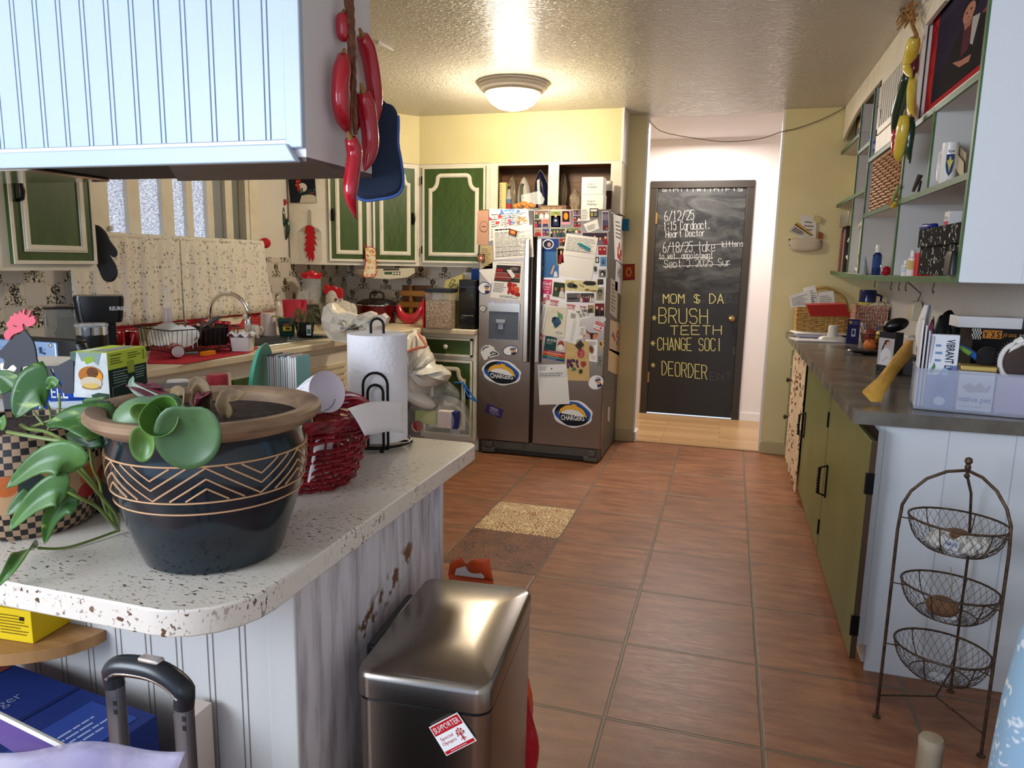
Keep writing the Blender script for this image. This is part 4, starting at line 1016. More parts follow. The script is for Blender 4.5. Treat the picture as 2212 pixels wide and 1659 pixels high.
for k in range(11):
    a = -.5+k*.13; m.ell(cc+q_ @ V((.039*cos(a)*.9, .041*sin(a)*1.1, -.018)), (.0014,.0014,.0014), n=6, k=4)
obj('dotted_trim', m, t)
one('folded_tissue',MB(mat('tissue_white',(232,228,232),.9)).sheet(lambda u,v:BC+V((.055+.02*v,-.105+.07*u,.035+.085*v+.006*sin(9*u))),10,8,th=.004),'folded white tissue seen through the side of the red basket','tissue')
# plates and magazines standing on edge behind the planter
t0 = Zp(560,905,CT); TY = 1.40
def yb2(x, y): return Yp(x, y, TY)
pc = yb2(560,795); pl = V((pc.x,TY,CT+.085))
t = thing('tray', 'teal green melamine tray standing on edge beside the magazines', 'tray', (pl.x,pl.y,CT))
ax_ = V((-.93,-.32,.12)).normalized()
zt_ = yb2(556,732).z; hh = (zt_-CT)/2
obj('tray',MB(mat('teal_melamine',(72,168,140),.3)).lathe([(.001,.010),(hh*.7,.010),(hh*.93,.004),(hh,-.006),(hh*.985,-.007),(hh*.9,0),(hh*.7,.004),(.001,.004)],(pl.x,TY,CT+hh+.001),40,ax=ax_,sq=(1,.62)),t)
cols = [(60,70,96),(206,206,210),(196,92,72),(120,128,140),(226,224,222),(70,100,110),(214,196,190),(150,150,156),(44,52,74),(232,228,226),(176,186,190),(206,120,110),(140,190,186)]
x0 = yb2(583,800).x; x1 = yb2(646,800).x; nm = 13
for k in range(nm):
    cx = x0+(x1-x0)*(k+.5)/nm; h_ = (yb2(600,766).z-CT)-.004*random.random(); w_ = (x1-x0)/nm*.92; dy = .045
    m = MB(C(*cols[k%len(cols)],r=.4)).box((cx-w_/2,TY-.01,CT+.001),(cx+w_/2,TY+dy,CT+h_)); m.use(C(236,234,230)); m.box((cx-w_*.3,TY-.0105,CT+.002),(cx+w_*.3,TY-.0098,CT+h_-.003))
    names = ['navy','pale gray','coral','slate','white','petrol','blush','mid-gray','midnight blue','off-white','silver-gray','salmon','aqua']
    one('magazine',m,names[k]+' spine in the row of magazines behind the planter, between tray and cap','magazine','magazines standing behind the planter')
kx = yb2(660,830).x
one('magazine',MB(C(214,98,66)).poly([V((x1+.003,TY+.05,CT+.001)),V((x1+.045,TY+.09,CT+.001)),V((x1+.045,TY+.09,CT+.15)),V((x1+.003,TY+.05,CT+.20))],V((.006,-.002,0))),'orange and green magazine cover leaning against the end of the magazine row','magazine','magazines standing behind the planter')
# bottle caps peeping over the planter
for nm_,px,py,col,lab in(('bottle',384,828,(226,222,218),'bottle with white cap peeping over the planter rim'),('bottle',469,815,(176,50,62),'bottle with red cap peeping over the planter rim')):
    c = Yp(px, py, 1.30); r_ = .5*(Yp(px+19,py,1.30)-Yp(px-19,py,1.30)).length; zt_ = Yp(px,py-7,1.30).z
    t = thing(nm_, lab, 'bottle', (c.x,c.y,CT))
    obj('body',MB(mat('bottle_cloudy',(206,204,200),.3)).lathe([(.03,.001),(.033,.01),(.033,zt_-CT-.075),(.02,zt_-CT-.045),(r_*.85,zt_-CT-.036)],(c.x,c.y,CT),20),t)
    obj('cap',MB(C(*col,r=.35)).lathe([(r_,zt_-CT-.036),(r_,zt_-CT-.004),(r_*.9,zt_-CT)],(c.x,c.y,CT),24),t)

# ------------------------------------------------------------------ paper towel stand
TC = V((-.852,1.662,CT))
t = thing('paper_towel_holder','black wire paper towel holder at the back of the peninsula','paper towel holder',TC)
mb = MB(BLACKI); ring = lambda r, z, n=40: [TC+V((r*cos(2*pi*k/n), r*sin(2*pi*k/n), z)) for k in range(n)]
mb.tube(ring(.084,.014), .0035, 7, closed=True)
for k in range(3):
    a = 2*pi*k/3+.2; mb.tube([TC+V((.084*cos(a), .084*sin(a), .014)), TC+V((0,0,.014))], .003, 6)
obj('base', mb, t)
mb = MB(BLACKI)
for k in range(4):a = 2*pi*k/4-1.0; mb.ell(TC+V((.084*cos(a),.084*sin(a),.0062)),(.006,.006,.006),n=10,k=6)
obj('foot', mb, t, kind='stuff')
mb = MB(BLACKI); tz = .335; u_ = V((.94,.34,0))
mb.tube([TC-u_*.016+V((0,0,.014)),TC-u_*.016+V((0,0,tz-.02))]+[TC-u_*.016*cos(a)+V((0,0,tz-.02+.016*sin(a)))for a in[R_(30*k)for k in range(1,6)]]+[TC+u_*.016+V((0,0,tz-.02)),TC+u_*.016+V((0,0,.014))],.0034,8); obj('center_post',mb,t)
ac = TC+V((.035,-.082,0)); mb = MB(BLACKI)
for w_, h_ in ((.030,.205), (.019,.175)):
    mb.tube([ac-u_*w_+V((0,0,.012)),ac-u_*w_+V((0,0,h_-w_))]+[ac-u_*w_*cos(a)+V((0,0,h_-w_+w_*sin(a)))for a in[R_(20*k)for k in range(1,9)]]+[ac+u_*w_+V((0,0,h_-w_)),ac+u_*w_+V((0,0,.012))],.0034,8)
mb.tube([ac-u_*.03+V((0,0,.013)), ac+u_*.03+V((0,0,.013))], .003, 6); obj('tension_arm', mb, t)
def m_towel():
    tt = NT('embossed_paper_towel'); o = tt.obj()
    tt.base(lin((234,230,234))); tt.b.inputs['Roughness'].default_value = .9
    vo = tt.n('TexVoronoi', {'Vector': o, 'Scale': 95}).outputs[0]; n = tt.noise(o, 26, 3)
    tt.bump(tt.math('ADD', tt.math('MULTIPLY', vo, .7), n), .35, .004); return tt.m
TOW = m_towel(); rr = .0755; z0, z1 = .022, .293
t = thing('paper_towel_roll','thick white embossed paper towel roll standing on the wire holder','paper towel',TC+V((0,0,.02)))
obj('roll', MB(TOW).lathe([(.021,z0),(rr,z0),(rr+.0005,.15),(rr,z1),(.021,z1)], TC, 56), t)
obj('core',MB(mat('cardboard_tube',(206,180,140),.8)).lathe([(.0212,z1-.001),(.019,z1-.001),(.019,z0),(.0212,z0)],TC,24,cap=False),t)
def loose(u, v):
    a = curve([Yp(868,872,1.555), Yp(840,867,1.48), Yp(800,868,1.37), Yp(752,882,1.25)], 12)[round((1-u)*12)]
    b = curve([Yp(871,936,1.54), Yp(845,932,1.46), Yp(815,936,1.36), Yp(788,941,1.25)], 12)[round((1-u)*12)]
    m_ = (a+b)/2+V((.01,-.018,.012)); return a*(1-v)**2+m_*2*v*(1-v)+b*v*v
solid(obj('loose_sheet', MB(TOW).sheet(loose, 12, 6), t, smooth=180), .0012)

# ------------------------------------------------------------------ step-on trash can
TA, TB, TD, TE = V((-.607,1.084,0)), V((-.352,1.078,0)), V((-.388,1.505,0)), V((-.632,1.488,0))
TCn = (TA+TB+TD+TE)/4; ang = R_(4.4)
t = thing('trash_can', 'stainless steel step-on trash can beside the peninsula', 'trash can', TCn)
def rec(k, z, r=.03): return [(x,y,z) for x, y in rrect(TCn.x,TCn.y,.127*k,.208*k,r,6,ang)]
obj('body', MB(STEEL).loft([rec(.965,.012), rec(.985,.55), rec(.985,.602)]), t)
obj('base', MB(BLACKP).loft([rec(.99,.0), rec(.99,.03)]), t)
obj('seam', MB(BLACKP).loft([rec(.97,.60), rec(.97,.612)]), t)
obj('lid',MB(STEEL).loft([rec(1.0,.610),rec(1.0,.645),rec(.985,.656),rec(.95,.660),rec(.4,.6635)]),t,smooth=50)
ca, sa = cos(ang), sin(ang); lc = lambda x, y, z: V((TCn.x+x*ca-y*sa, TCn.y+x*sa+y*ca, z))
obj('hinge_housing',MB(BLACKP).loft([[lc(-.15,-.10,.60),lc(-.128,-.10,.60),lc(-.128,.13,.60),lc(-.15,.13,.60)],[lc(-.15,-.10,.648),lc(-.128,-.10,.648),lc(-.128,.13,.648),lc(-.15,.13,.648)]]),t,bev=.006)
obj('pedal',MB(STEEL).loft([[lc(-.05,-.24,.012),lc(.05,-.24,.012),lc(.05,-.20,.02),lc(-.05,-.20,.02)],[lc(-.05,-.24,.022),lc(.05,-.24,.022),lc(.05,-.20,.034),lc(-.05,-.20,.034)]]),t,bev=.003)
nf = V((sa,-ca,0)); p0 = lc(0,-.2085,.3)
S4 = [Pp(x, y, p0, nf)+nf*.001 for x, y in ((965,1632),(1030,1599),(988,1538),(927,1570))]
q = Quad(*S4, nf); RED = C(186,26,34); WH = C(238,236,234)
m = MB(); q.slab(m,WH,.0006); q.rect(m,.03,.66,.97,.97,RED,.0008); q.rect(m,.03,.03,.97,.13,RED,.0008); q.text(m,'SUPPORTER',.07,.72,.93,.91,WH,.0012,.012); q.text(m,'Special',.10,.42,.52,.56,RED,.0010); q.text(m,'Olympics',.08,.26,.54,.40,RED,.0010); q.lines(m,.2,.06,.8,.1,1,WH,.0012)
for k in range(5):
    a = pi*k/4; q.stroke(m,[(.74,.40),(.74+.09*cos(a),.40+.13*sin(a)),(.74+.13*cos(a+.3),.42+.15*sin(a+.3))],.0012,RED); q.ellipse(m,.74+.10*cos(a),.44+.14*sin(a),.022,.03,RED,.001,10)
q.stroke(m,[(.74,.42),(.74,.2)],.002,RED); q.stroke(m,[(.74,.3),(.66,.24)],.0012,RED); q.stroke(m,[(.74,.3),(.82,.24)],.0012,RED)
one('sticker', m, 'red and white square supporter sticker stuck on the trash can', 'sticker')
# bags on the floor beyond the trash can
def bag(name, c, r, m, lab, cat, seed, top=None, squash=(1,1,1), amp=.16, group=None, **kw):
    c = V(c); rnd = random.Random(seed); ph = [rnd.uniform(0, 6.28) for _ in range(12)]
    def fn(p):
        a = math.atan2(p.y,p.x); k = 1+amp*(.35*sin(3*a+ph[0]+p.z*2)+.3*sin(5*a+ph[1]-p.z*3)+.22*sin(9*a+ph[2]+p.z*4)+.18*sin(14*a+ph[3])*(p.z+1)+.2*sin(p.z*7+ph[4]+a*2))
        return k
    mb = MB(m).ell(c+V((0,0,r[2]*.93)), r, None, 40, 24, fn=fn)
    zmin = min(p.z for p in mb.v)
    mb.v = [V((p.x, p.y, max(p.z, c.z+.001))) for p in mb.v]
    return one(name, mb, lab, cat, group, smooth=180, **kw) if lab else mb
ORG = mat('orange_plastic', (222,92,48), .35)
ob = V((-.56,1.765,0))
t = thing('shopping_bag', 'orange and white plastic bag on the floor behind the trash can', 'bag', ob)
mb = bag('x', ob, (.11,.09,.17), ORG, None, None, 3); obj('sack', mb, t, smooth=180)
a, b, c_, d = Yp(968,1240,1.70), Yp(1066,1256,1.70), Yp(1058,1197,1.70), Yp(978,1212,1.70)
def fl(u,v):p = a*(1-u)*(1-v)+b*u*(1-v)+c_*u*v+d*(1-u)*v; return p+V((0,.02*sin(u*7)*v-.02*v,.008*sin(u*11)*v))
def fl0(u, v): q0 = ob+V((-.06+.12*u,-.03,.26)); return q0*(1-v)+fl(u,0)*v
solid(obj('mouth', MB(ORG).sheet(fl, 14, 5).sheet(fl0, 14, 4), t, smooth=180), .001)
w3 = [Yp(982,1242,1.688), Yp(1045,1250,1.688), Yp(1028,1218,1.688), Yp(985,1230,1.688)]
obj('white_lining', MB(mat('bag_white', (226,220,220), .6)).poly(w3, (0,.004,.001)), t)
RB = mat('red_plastic', (176,24,38), .3, bump=.5, bs=30, bdist=.01)
bag('plastic_bag',(-.452,1.60,0),(.064,.06,.17),RB,'crumpled red plastic bag on the floor beside the trash can','bag',9)

# ------------------------------------------------------------------ under the peninsula overhang
t = thing('corner_shelf','small round-edged wooden shelf on the peninsula front at the left edge','shelf',(-1.32,.94,.69))
WSH = mat('pale_wood', (176,132,84), .45, col2=(150,106,62), vs_=5, stretch=(1,6,1))
sc0 = V((-1.36,1.02,0)); rsh = .175
mb = MB(WSH).poly([(sc0.x+.25*cos(a),sc0.y-.16*sin(a),.655)for a in[R_(5*k)for k in range(37)]][::-1],(0,0,.022)); obj('board',mb,t,bev=.003)
YEL = C(214,182,24)
yx1 = Yp(60,1300,.93)
t = thing('yellow_carton', 'yellow printed carton lying on the small round shelf', 'box', (-1.25,.96,.678))
obox(mb:=MB(YEL),V((yx1.x-.16,.925,0)),V((.155,.012,0)),V((-.007,.09,0)),.678,.742); obj('carton',mb,t,bev=.001)
q = Quad(V((yx1.x-.16,.925,.678)),V((yx1.x-.005,.937,.678)),V((yx1.x-.005,.937,.742)),V((yx1.x-.16,.925,.742)),(.08,-1,0))
m = MB(); q.lines(m,.55,.2,.97,.85,7,C(120,96,20),.001); q.rect(m,.84,.68,.9,.8,C(30,26,20),.001); obj('print',m,t)
t = thing('gray_packet','crumpled gray packet lying on top of the yellow carton','packet',(-1.27,.97,.742))
mb = MB(mat('foil_gray', (150,146,142), .4, bump=.6, bs=40, bdist=.01)); 
mb.sheet(lambda u,v:V((yx1.x-.15+.14*u,.935+.07*v,.768+.01*sin(u*9+v*4)+.008*sin(v*13)-.018*(abs(u-.5)*2)**4)),16,10,th=.02); obj('packet',mb,t,smooth=180)

# blue cartons, suitcase handle, bags in the corner
zb_ = .60; bA, bB, bC_ = Zp(95,1458,zb_), Zp(340,1545,zb_), Zp(250,1577,zb_)
e_ = V((bA.x-bB.x,bA.y-bB.y,0)); e_n = e_.normalized(); wv = V((e_n.y,-e_n.x,0)); wv = wv if wv.y<0 else-wv
t = thing('blue_box','large blue cardboard box standing in front of the beadboard','box',(bB.x-.1,bB.y-.05,0))
mb = MB(C(26,44,104)); rg = [bB, bB+wv*.20, bB+wv*.20+e_n*.46, bB+e_n*.46]
mb.loft([[V((p.x,p.y,.001)) for p in rg], [V((p.x,p.y,zb_)) for p in rg]]); obj('carton', mb, t, bev=.002)
T3 = lambda p, z: V((p.x,p.y,z))
q = Quad(T3(rg[1],zb_), T3(rg[0],zb_), T3(rg[3],zb_), T3(rg[2],zb_), (0,0,1))
m = MB(); q.rect(m,.1,.05,.9,.3,C(40,64,136),.0006); q.lines(m,.2,.1,.8,.22,4,C(150,160,190),.001); q.rect(m,.80,.82,.95,.96,C(120,56,50),.0008); q.rect(m,0,.42,1,.44,C(20,32,80),.0008); q.text(m,'Hunger',.25,.55,.7,.62,C(110,120,160),.001); obj('top_print',m,t)
q = Quad(T3(rg[1],.35), T3(rg[0],.35), T3(rg[0],zb_), T3(rg[1],zb_), -e_n)
m = MB(); q.text(m, '4891698', .08,.62,.92,.80, C(150,160,200), .001); obj('number_print', m, t)
one('white_carton',MB(C(206,190,180)).box((-.90,.955,.0),(-.86,1.005,.585)),'tall thin white carton edge between the blue box and beadboard','box')
# suitcase
SY_ = .60
h0, h1 = Yp(250,1500,SY_), Yp(418,1530,SY_)
SCS = mat('suitcase_cloth', (36,40,48), .7)
t = thing('suitcase','upright suitcase with extended silver telescopic handle at the bottom left','suitcase',((h0.x+h1.x)/2,SY_+.03,0))
cx = (h0.x+h1.x)/2
mb = MB(SCS).loft([[(x,y,.03)for x,y in rrect(cx,SY_+.06,.17,.10,.04)],[(x,y,.56)for x,y in rrect(cx,SY_+.06,.17,.10,.04)]]); obj('body',mb,t,bev=.015,seg=3)
for sx in(-1,1):obj('wheel',MB(BLACKP).cyl((cx+.12*sx-.012,SY_+.10,.03),(cx+.12*sx+.012,SY_+.10,.03),.03,n=18),t)
ALU = mat('anodized_tube', (128,138,152), .3, 1)
xs_ = (Yp(258,1600,SY_).x, Yp(402,1600,SY_).x); zh = Yp(330,1500,SY_).z
for x in xs_:
    p = obj('telescopic_tube',MB(ALU).loft([[(a,b,.56)for a,b in rrect(x,SY_,.0095,.007,.003,3)],[(a,b,zh+.002)for a,b in rrect(x,SY_,.0095,.007,.003,3)]]),t)
    m = MB(BLACKP); 
    for k in range(2): m.box((x+.003,SY_-.0076,zh-.03+.011*k), (x+.0075,SY_-.0069,zh-.024+.011*k))
    obj('pin_hole', m, p)
pts = [V((xs_[0],SY_,zh)),V((xs_[0]-.001,SY_,zh+.018)),V((xs_[0]+.014,SY_,zh+.028)),V((cx,SY_,zh+.031)),V((xs_[1]-.014,SY_,zh+.024)),V((xs_[1]+.001,SY_,zh+.012)),V((xs_[1],SY_,zh-.006))]
obj('grip',MB(mat('navy_grip',(24,28,36),.3)).tube(curve(pts,24),[.011]*4+[.0125]*17+[.011]*4,12),t,label='black grip')
obj('grip_button', MB(CHROME).box((cx-.014,SY_-.006,zh+.040), (cx+.014,SY_+.006,zh+.0455)), t, bev=.002)
obj('grip_trim', MB(CHROME).tube(curve([p+V((0,-.010,-.004)) for p in pts[1:-1]], 20), .0022, 6), t)
# clear zipped bag with purple contents
CLR = mat('clear_plastic_film',(214,206,226),.18,col2=(168,156,204),vs_=7,alpha=.5,bump=.4,bs=12,bdist=.02)
def fbag(u, v):
    p = Yp(-30+430*u,1625+60*v-16*sin(pi*u*.9)+(8*sin(u*9))*(1-v),.53); return p+V((0,-.04*v-.03*sin(pi*v)*sin(pi*u),-.02*v))
solid(one('plastic_bag',MB(CLR).sheet(fbag,24,10),'clear lavender plastic bag in front of the suitcase at the bottom left','bag',smooth=180),.0008)
A0 = [Yp(-20,1572,.56), Yp(5,1538,.56), Yp(150,1610,.56), Yp(120,1660,.54)]
t = thing('photo_album','purple album with white edge leaning at the bottom left behind the clear bag','album',A0[3])
obj('cover', MB(C(92,70,128)).poly([p for p in A0], (0,-.012,.004)), t)
obj('page_edge', MB(C(226,222,216)).tube([A0[1]+V((0,-.008,.003)), A0[2]+V((0,-.008,.003))], .004, 6), t)

# ------------------------------------------------------------------ three-tier wire stand
RUST = mat('rusty_wire', (72,58,48), .55, .7, col2=(104,84,66), vs_=60)
L1, L2, L3 = V((.534,2.324,0)), V((.791,2.214,0)), V((.800,2.555,0)); AP = V((.70,2.33,.826))
t = thing('wire_basket_stand','rusty three-tier wire basket stand against the white paneled cabinet end','stand',(.70,2.36,0))
mid = (L1+L2)/2
def archp(a, b): return [a, a+V((0,0,.55)), a+V((0,0,.66))]
half = lambda L:[L,L+V((0,0,.40)),L+V((.0,0,.62))]+[V((L.x,L.y,.66)).lerp(V((AP.x,AP.y,.66)),1-cos(s))+V((0,0,.16*sin(s)))for s in(.25,.55,.9,1.25,pi/2)]
obj('frame',MB(RUST).tube(half(L1),.0048,8).tube(half(L2),.0048,8).tube([L3,L3+V((0,0,.5)),V((.775,2.52,.70)),AP-V((-.01,-.03,.03)),AP],.0042,8),t)
obj('finial',MB(RUST).lathe([(.004,-.03),(.009,-.022),(.004,-.014),(.007,-.006),(.009,.004),(.006,.012),(.011,.02),(.009,.03),(0,.034)],AP,12),t)
for L in (L1, L2): obj('foot', MB(RUST).lathe([(.012,0),(.012,.003),(.004,.008)], L, 12), t)
obj('foot', MB(RUST).lathe([(.012,0),(.012,.003),(.004,.008)], L3, 12), t)
obj('stretcher',MB(RUST).tube([L1+V((0,0,.075)),V((.70,2.36,.082)),L2+V((0,0,.07))],.003,6).tube([V((.70,2.36,.082)),L3+V((0,0,.09))],.003,6),t)
dl = (L2-L1).normalized(); dp_ = V((-dl.y,dl.x,0)); BCn = (L1+L2)/2+dp_*.10
for zr, cont in ((.655,1), (.445,2), (.245,0)):
    c = BCn+V((0,0,zr)); ra, rb, dep = .132, .112, .095
    tl = lambda p: p
    P = lambda a, r, z: c+dl*ra*r*cos(a)+dp_*rb*r*sin(a)+V((0,0,z))
    b = obj('tier_basket',MB(RUST).tube([P(2*pi*k/48,1,0)for k in range(48)],.0034,6,closed=True).tube([P(2*pi*k/36,.62,-dep*.93)for k in range(36)],.002,5,closed=True),t)
    mesh = MB(RUST); nn_ = 34
    prof_ = [(1,0),(.97,-.022),(.90,-.048),(.80,-.070),(.66,-.086),(.45,-.093),(.22,-.095)]
    for k in range(nn_):
        for sgn in (1, -1):
            mesh.tube([P(2*pi*(k+sgn*i*.62)/nn_, r_, z_) for i, (r_, z_) in enumerate(prof_)], .0007, 3)
    obj('wire_mesh', mesh, b, kind='stuff')
    rib = MB(RUST)
    for k in range(6): rib.tube([P(2*pi*k/6+.3, r_*1.005, z_) for r_, z_ in prof_[:5]], .0018, 5)
    for L in (L1, L2):
        e_h = c+(V((L.x,L.y,0))-V((BCn.x,BCn.y,0))).normalized()*ra*.99; rib.tube([e_h,V((L.x,L.y,zr+.006)),V((L.x,L.y,zr-.006))],.002,5)
    obj('rib', rib, b, kind='stuff')
    if cont == 2:
        s = thing('clay_ornament','brown clay gourd lying in the middle wire basket','ornament',c+V((0,0,-.09)))
        obj('body',MB(mat('rough_clay',(128,92,66),.8,col2=(98,68,48),vs_=30,bump=.5,bs=60)).ell(c+V((-.02,-.02,-.056)),(.045,.030,.032),None,20,12,rot=Matrix.Rotation(-.35,3,'Z')),s,smooth=180)
        obj('hanging_cord',MB(C(150,110,70)).tube(curve([c+V((-.0,-.01,-.03)),c+V((.005,.0,.01)),c+V((-.002,.01,.06))],8),.001,5),s)
    if cont == 1:
        for i,(ox,oy,col,lab)in enumerate(((-.035,-.02,(226,222,216),'crumpled white tissue at the front of the top wire basket'),(.03,-.025,(236,232,226),'white paper packet in the top wire basket, beside the clay disc'),(.055,.01,(222,218,214),'white plastic wrapper at the end of the top wire basket'))):
            o_ = c+dl*ox+dp_*oy+V((0,0,-.088)); bag('paper_scrap',o_,(.034,.028,.026),mat('scrap_white_%d'%i,col,.8),lab,'paper',20+i,amp=.35,group='scraps in the wire basket')
        q = Quad(*[c+dl*x+dp_*-.062+V((0,-.02,z))for x,z in((-.03,-.062),(.01,-.068),(.012,-.038),(-.026,-.032))],(0,-1,.2)); m = MB(); q.slab(m,C(210,214,222)); q.text(m,'NAVY',.1,.3,.9,.7,C(50,70,110),.002,.02); one('paper_label',m,'pale blue paper label with dark lettering in the top wire basket','label')
        one('clay_disc',MB(mat('rough_clay',(128,92,66),.8)).ell(c+dl*.0+dp_*.01+V((0,0,-.042)),(.035,.03,.014),None,18,10),'tan clay disc lying on the papers in the top wire basket','ornament',smooth=180)
# chair post and blanket at the lower right corner
pb = V((.478,1.60,0))
t = thing('wooden_post', 'worn wooden chair post rising at the bottom edge beside the blanket', 'chair', pb)
WORN = mat('worn_grey_wood', (150,134,112), .7, col2=(112,84,60), vs_=8, stretch=(1,1,.4))
obj('post', MB(WORN).lathe([(.026,.001),(.026,.25),(.024,.38),(.026,.40),(.022,.408),(.0,.412)], pb, 18), t)
obj('rail', MB(WORN).box((pb.x+.01,pb.y-.5,.16), (pb.x+.035,pb.y-.02,.20)), t)
obj('rear_post', MB(WORN).lathe([(.026,.001),(.026,.25),(.024,.38),(.0,.40)], pb+V((0.01,-.52,0)), 18), t)
BLU = m_print('pale_blue_blanket_print', (150,182,208), [(232,236,240)], 30, .45, .12, .9, .5)
bl_ = V((.765,1.44,0))
rings = []
for i,(z_b,r_b)in enumerate(((.90,.01),(.895,.09),(.87,.15),(.82,.19),(.74,.215),(.6,.232),(.45,.24),(.3,.243),(.15,.246),(.001,.247))):
    v = i/9; ring = []
    for k in range(30):
        a = 2*pi*k/30; rr_ = r_b*(1+.03*sin(7*a+v*3)*v-.03*v); ring.append(bl_+V((rr_*cos(a),rr_*.5*sin(a),z_b)))
    rings.append(ring)
one('blanket',MB(BLU).loft(list(reversed(rings))),'pale blue printed fleece blanket draped at the lower right corner','blanket',smooth=180)
# ------------------------------------------------------------------ helpers for things standing on a surface
def stand(px, yb, yt, hw, z0=CT):
    g = Zp(px, yb, z0); r = hw*(g-CAM).dot(_f)/FPX; d = V((g.x-CAM.x, g.y-CAM.y, 0)).normalized()
    c = g+d*r; return c, r, Yp(px, yt, c.y).z-z0
def lath(name,parent,c,prof,m,n=28,**kw):return obj(name,MB(m).lathe(prof,c,n,**{k:v for k,v in kw.items()if k in('ax','sq','cap')}),parent,**{k:v for k,v in kw.items()if k not in('ax','sq','cap')})
GLASS = mat('clear_glass', (225,232,235), .06, alpha=.28, spec=.8)
PLASG = mat('smoky_plastic', (120,118,112), .15, alpha=.5)
def camdir(p):d = V((CAM.x-p.x,CAM.y-p.y,0)).normalized(); return d,V((-d.y,d.x,0))

# ------------------------------------------------------------------ curtain on its rod
CX = LW+.055
CUR = m_print('sprig_cotton', (234,229,218), [(112,112,108)], 38, .38, .08, .85, .50)
r0, r1 = Xp(150,512,CX), Xp(567,521,CX); rz = Xp(400,516,CX).z
yA, yM, yB = Xp(150,600,CX).y, Xp(393,600,CX).y, r1.y
t = thing('window_curtain','cream sprig-print cafe curtain on a covered rod across the window','curtain',(CX,(yA+yB)/2,.93))
obj('rod', MB(CUR).tube([(CX,yA,rz), (CX,yB,rz)], .016, 12), t, label='rod covered in the same print')
zb0 = Xp(400,690,CX).z
def cpan(ya, yb, ph, fl=0):
    def fn(u, v):
        y = ya+(yb-ya)*u+fl*(1-v)**2*u; z = zb0+(rz-zb0)*v
        return V((CX+.006+(.010*sin(u*31+ph)+.006*sin(u*73+ph*2))*(1-.6*v)+.004, y, z))
    return fn
solid(obj('panel', MB(CUR).sheet(cpan(yA, yM-.0015, 0), 90, 8), t, smooth=180, loc=V((0,0,0))), .0015)
solid(obj('panel',MB(CUR).sheet(cpan(yM-.012,yB-.005,2,.10),90,8),t,smooth=180,loc=V((0,0,0))),.0015)
obj('finial',MB(mat('red_yarn',(196,36,44),.9,bump=1,bs=90,bdist=.01)).ell((CX,yB+.03,rz),(.036,.042,.036),None,18,12),t,label='red knotted rod end')
TDOT = m_dots('red_polka_cotton', (186,26,40), (228,196,196), .017, .18)
ya, yb = Xp(228,700,LW+.03).y, Xp(592,672,LW+.03).y
one('splash_cloth',MB(TDOT).sheet(lambda u,v:V((LW+.022+.006*sin(u*17)+.01*(1-v),ya+(yb-ya)*u,CT+.004+(zb0+.045+.01*sin(u*9)-CT)*v)),50,5,th=.003),'red polka dot cloth lining the worktop back under the curtain','cloth')
# ------------------------------------------------------------------ mitts and hangings on the left
def mitt(name, pix, plane_pt, nrm, m, lab, trim=None, th=.022, loop=None):
    pts = [Pp(x, y, plane_pt, nrm) for x, y in pix]; nrm = V(nrm).normalized(); c = sum(pts, V())/len(pts)
    t = thing(name, lab, 'oven mitt', c)
    mb = MB(m); rings = []
    for k,(s,d)in enumerate(((.90,0),(1,.3),(1,.7),(.90,1))):rings.append([c+(p-c)*s+nrm*th*d for p in pts])
    if (pts[1]-pts[0]).cross(pts[2]-pts[1]).dot(nrm) < 0 and False: rings.reverse()
    n = len(pts); vs = [p for r in rings for p in r]; mb.loft(rings, cap0=False, cap1=False)
    for r in (rings[0], rings[-1]):
        tri = geometry.tessellate_polygon([r]); mb.add(r, [tuple(x) for x in tri])
    obj('body', mb, t, smooth=60)
    if trim: 
        tm, idx, r_ = trim; obj('trim', MB(tm).tube([pts[i]+nrm*th*.5 for i in idx], r_, 8), t, smooth=180)
    if loop:obj('loop',MB(loop[0]).tube([Pp(x,y,plane_pt,nrm)+nrm*th*.4 for x,y in loop[1]],.003,6),t)
    return t, pts, c, nrm
def smooth_loop(p, k=4):
    out = []; n = len(p)
    for i in range(n):
        a, b, c, d = (V(p[j % n]) for j in (i-1, i, i+1, i+2))
        for j in range(k):
            t = j/k; out.append(tuple(.5*((2*b)+(c-a)*t+(2*a-5*b+4*c-d)*t*t+(3*b-a-3*c+d)*t**3)))
    return out
mp = smooth_loop([(204,490),(214,488),(229,502),(238,520),(252,540),(253,552),(246,556),(238,550),(240,556),(250,572),(254,592),(246,606),(234,609),(222,603),(212,580),(203,560),(196,548),(197,532),(202,516)])
mitt('oven_mitt',mp,(LC-.02,yr+.035,1.4),(.75,-.66,0),mat('charcoal_neoprene',(38,38,40),.75),'charcoal oven mitt hanging from the corner of the cabinet by the window',(C(150,146,140),list(range(64,75)),.004),loop=(C(60,60,60),[(203,494),(206,486),(212,490)]))

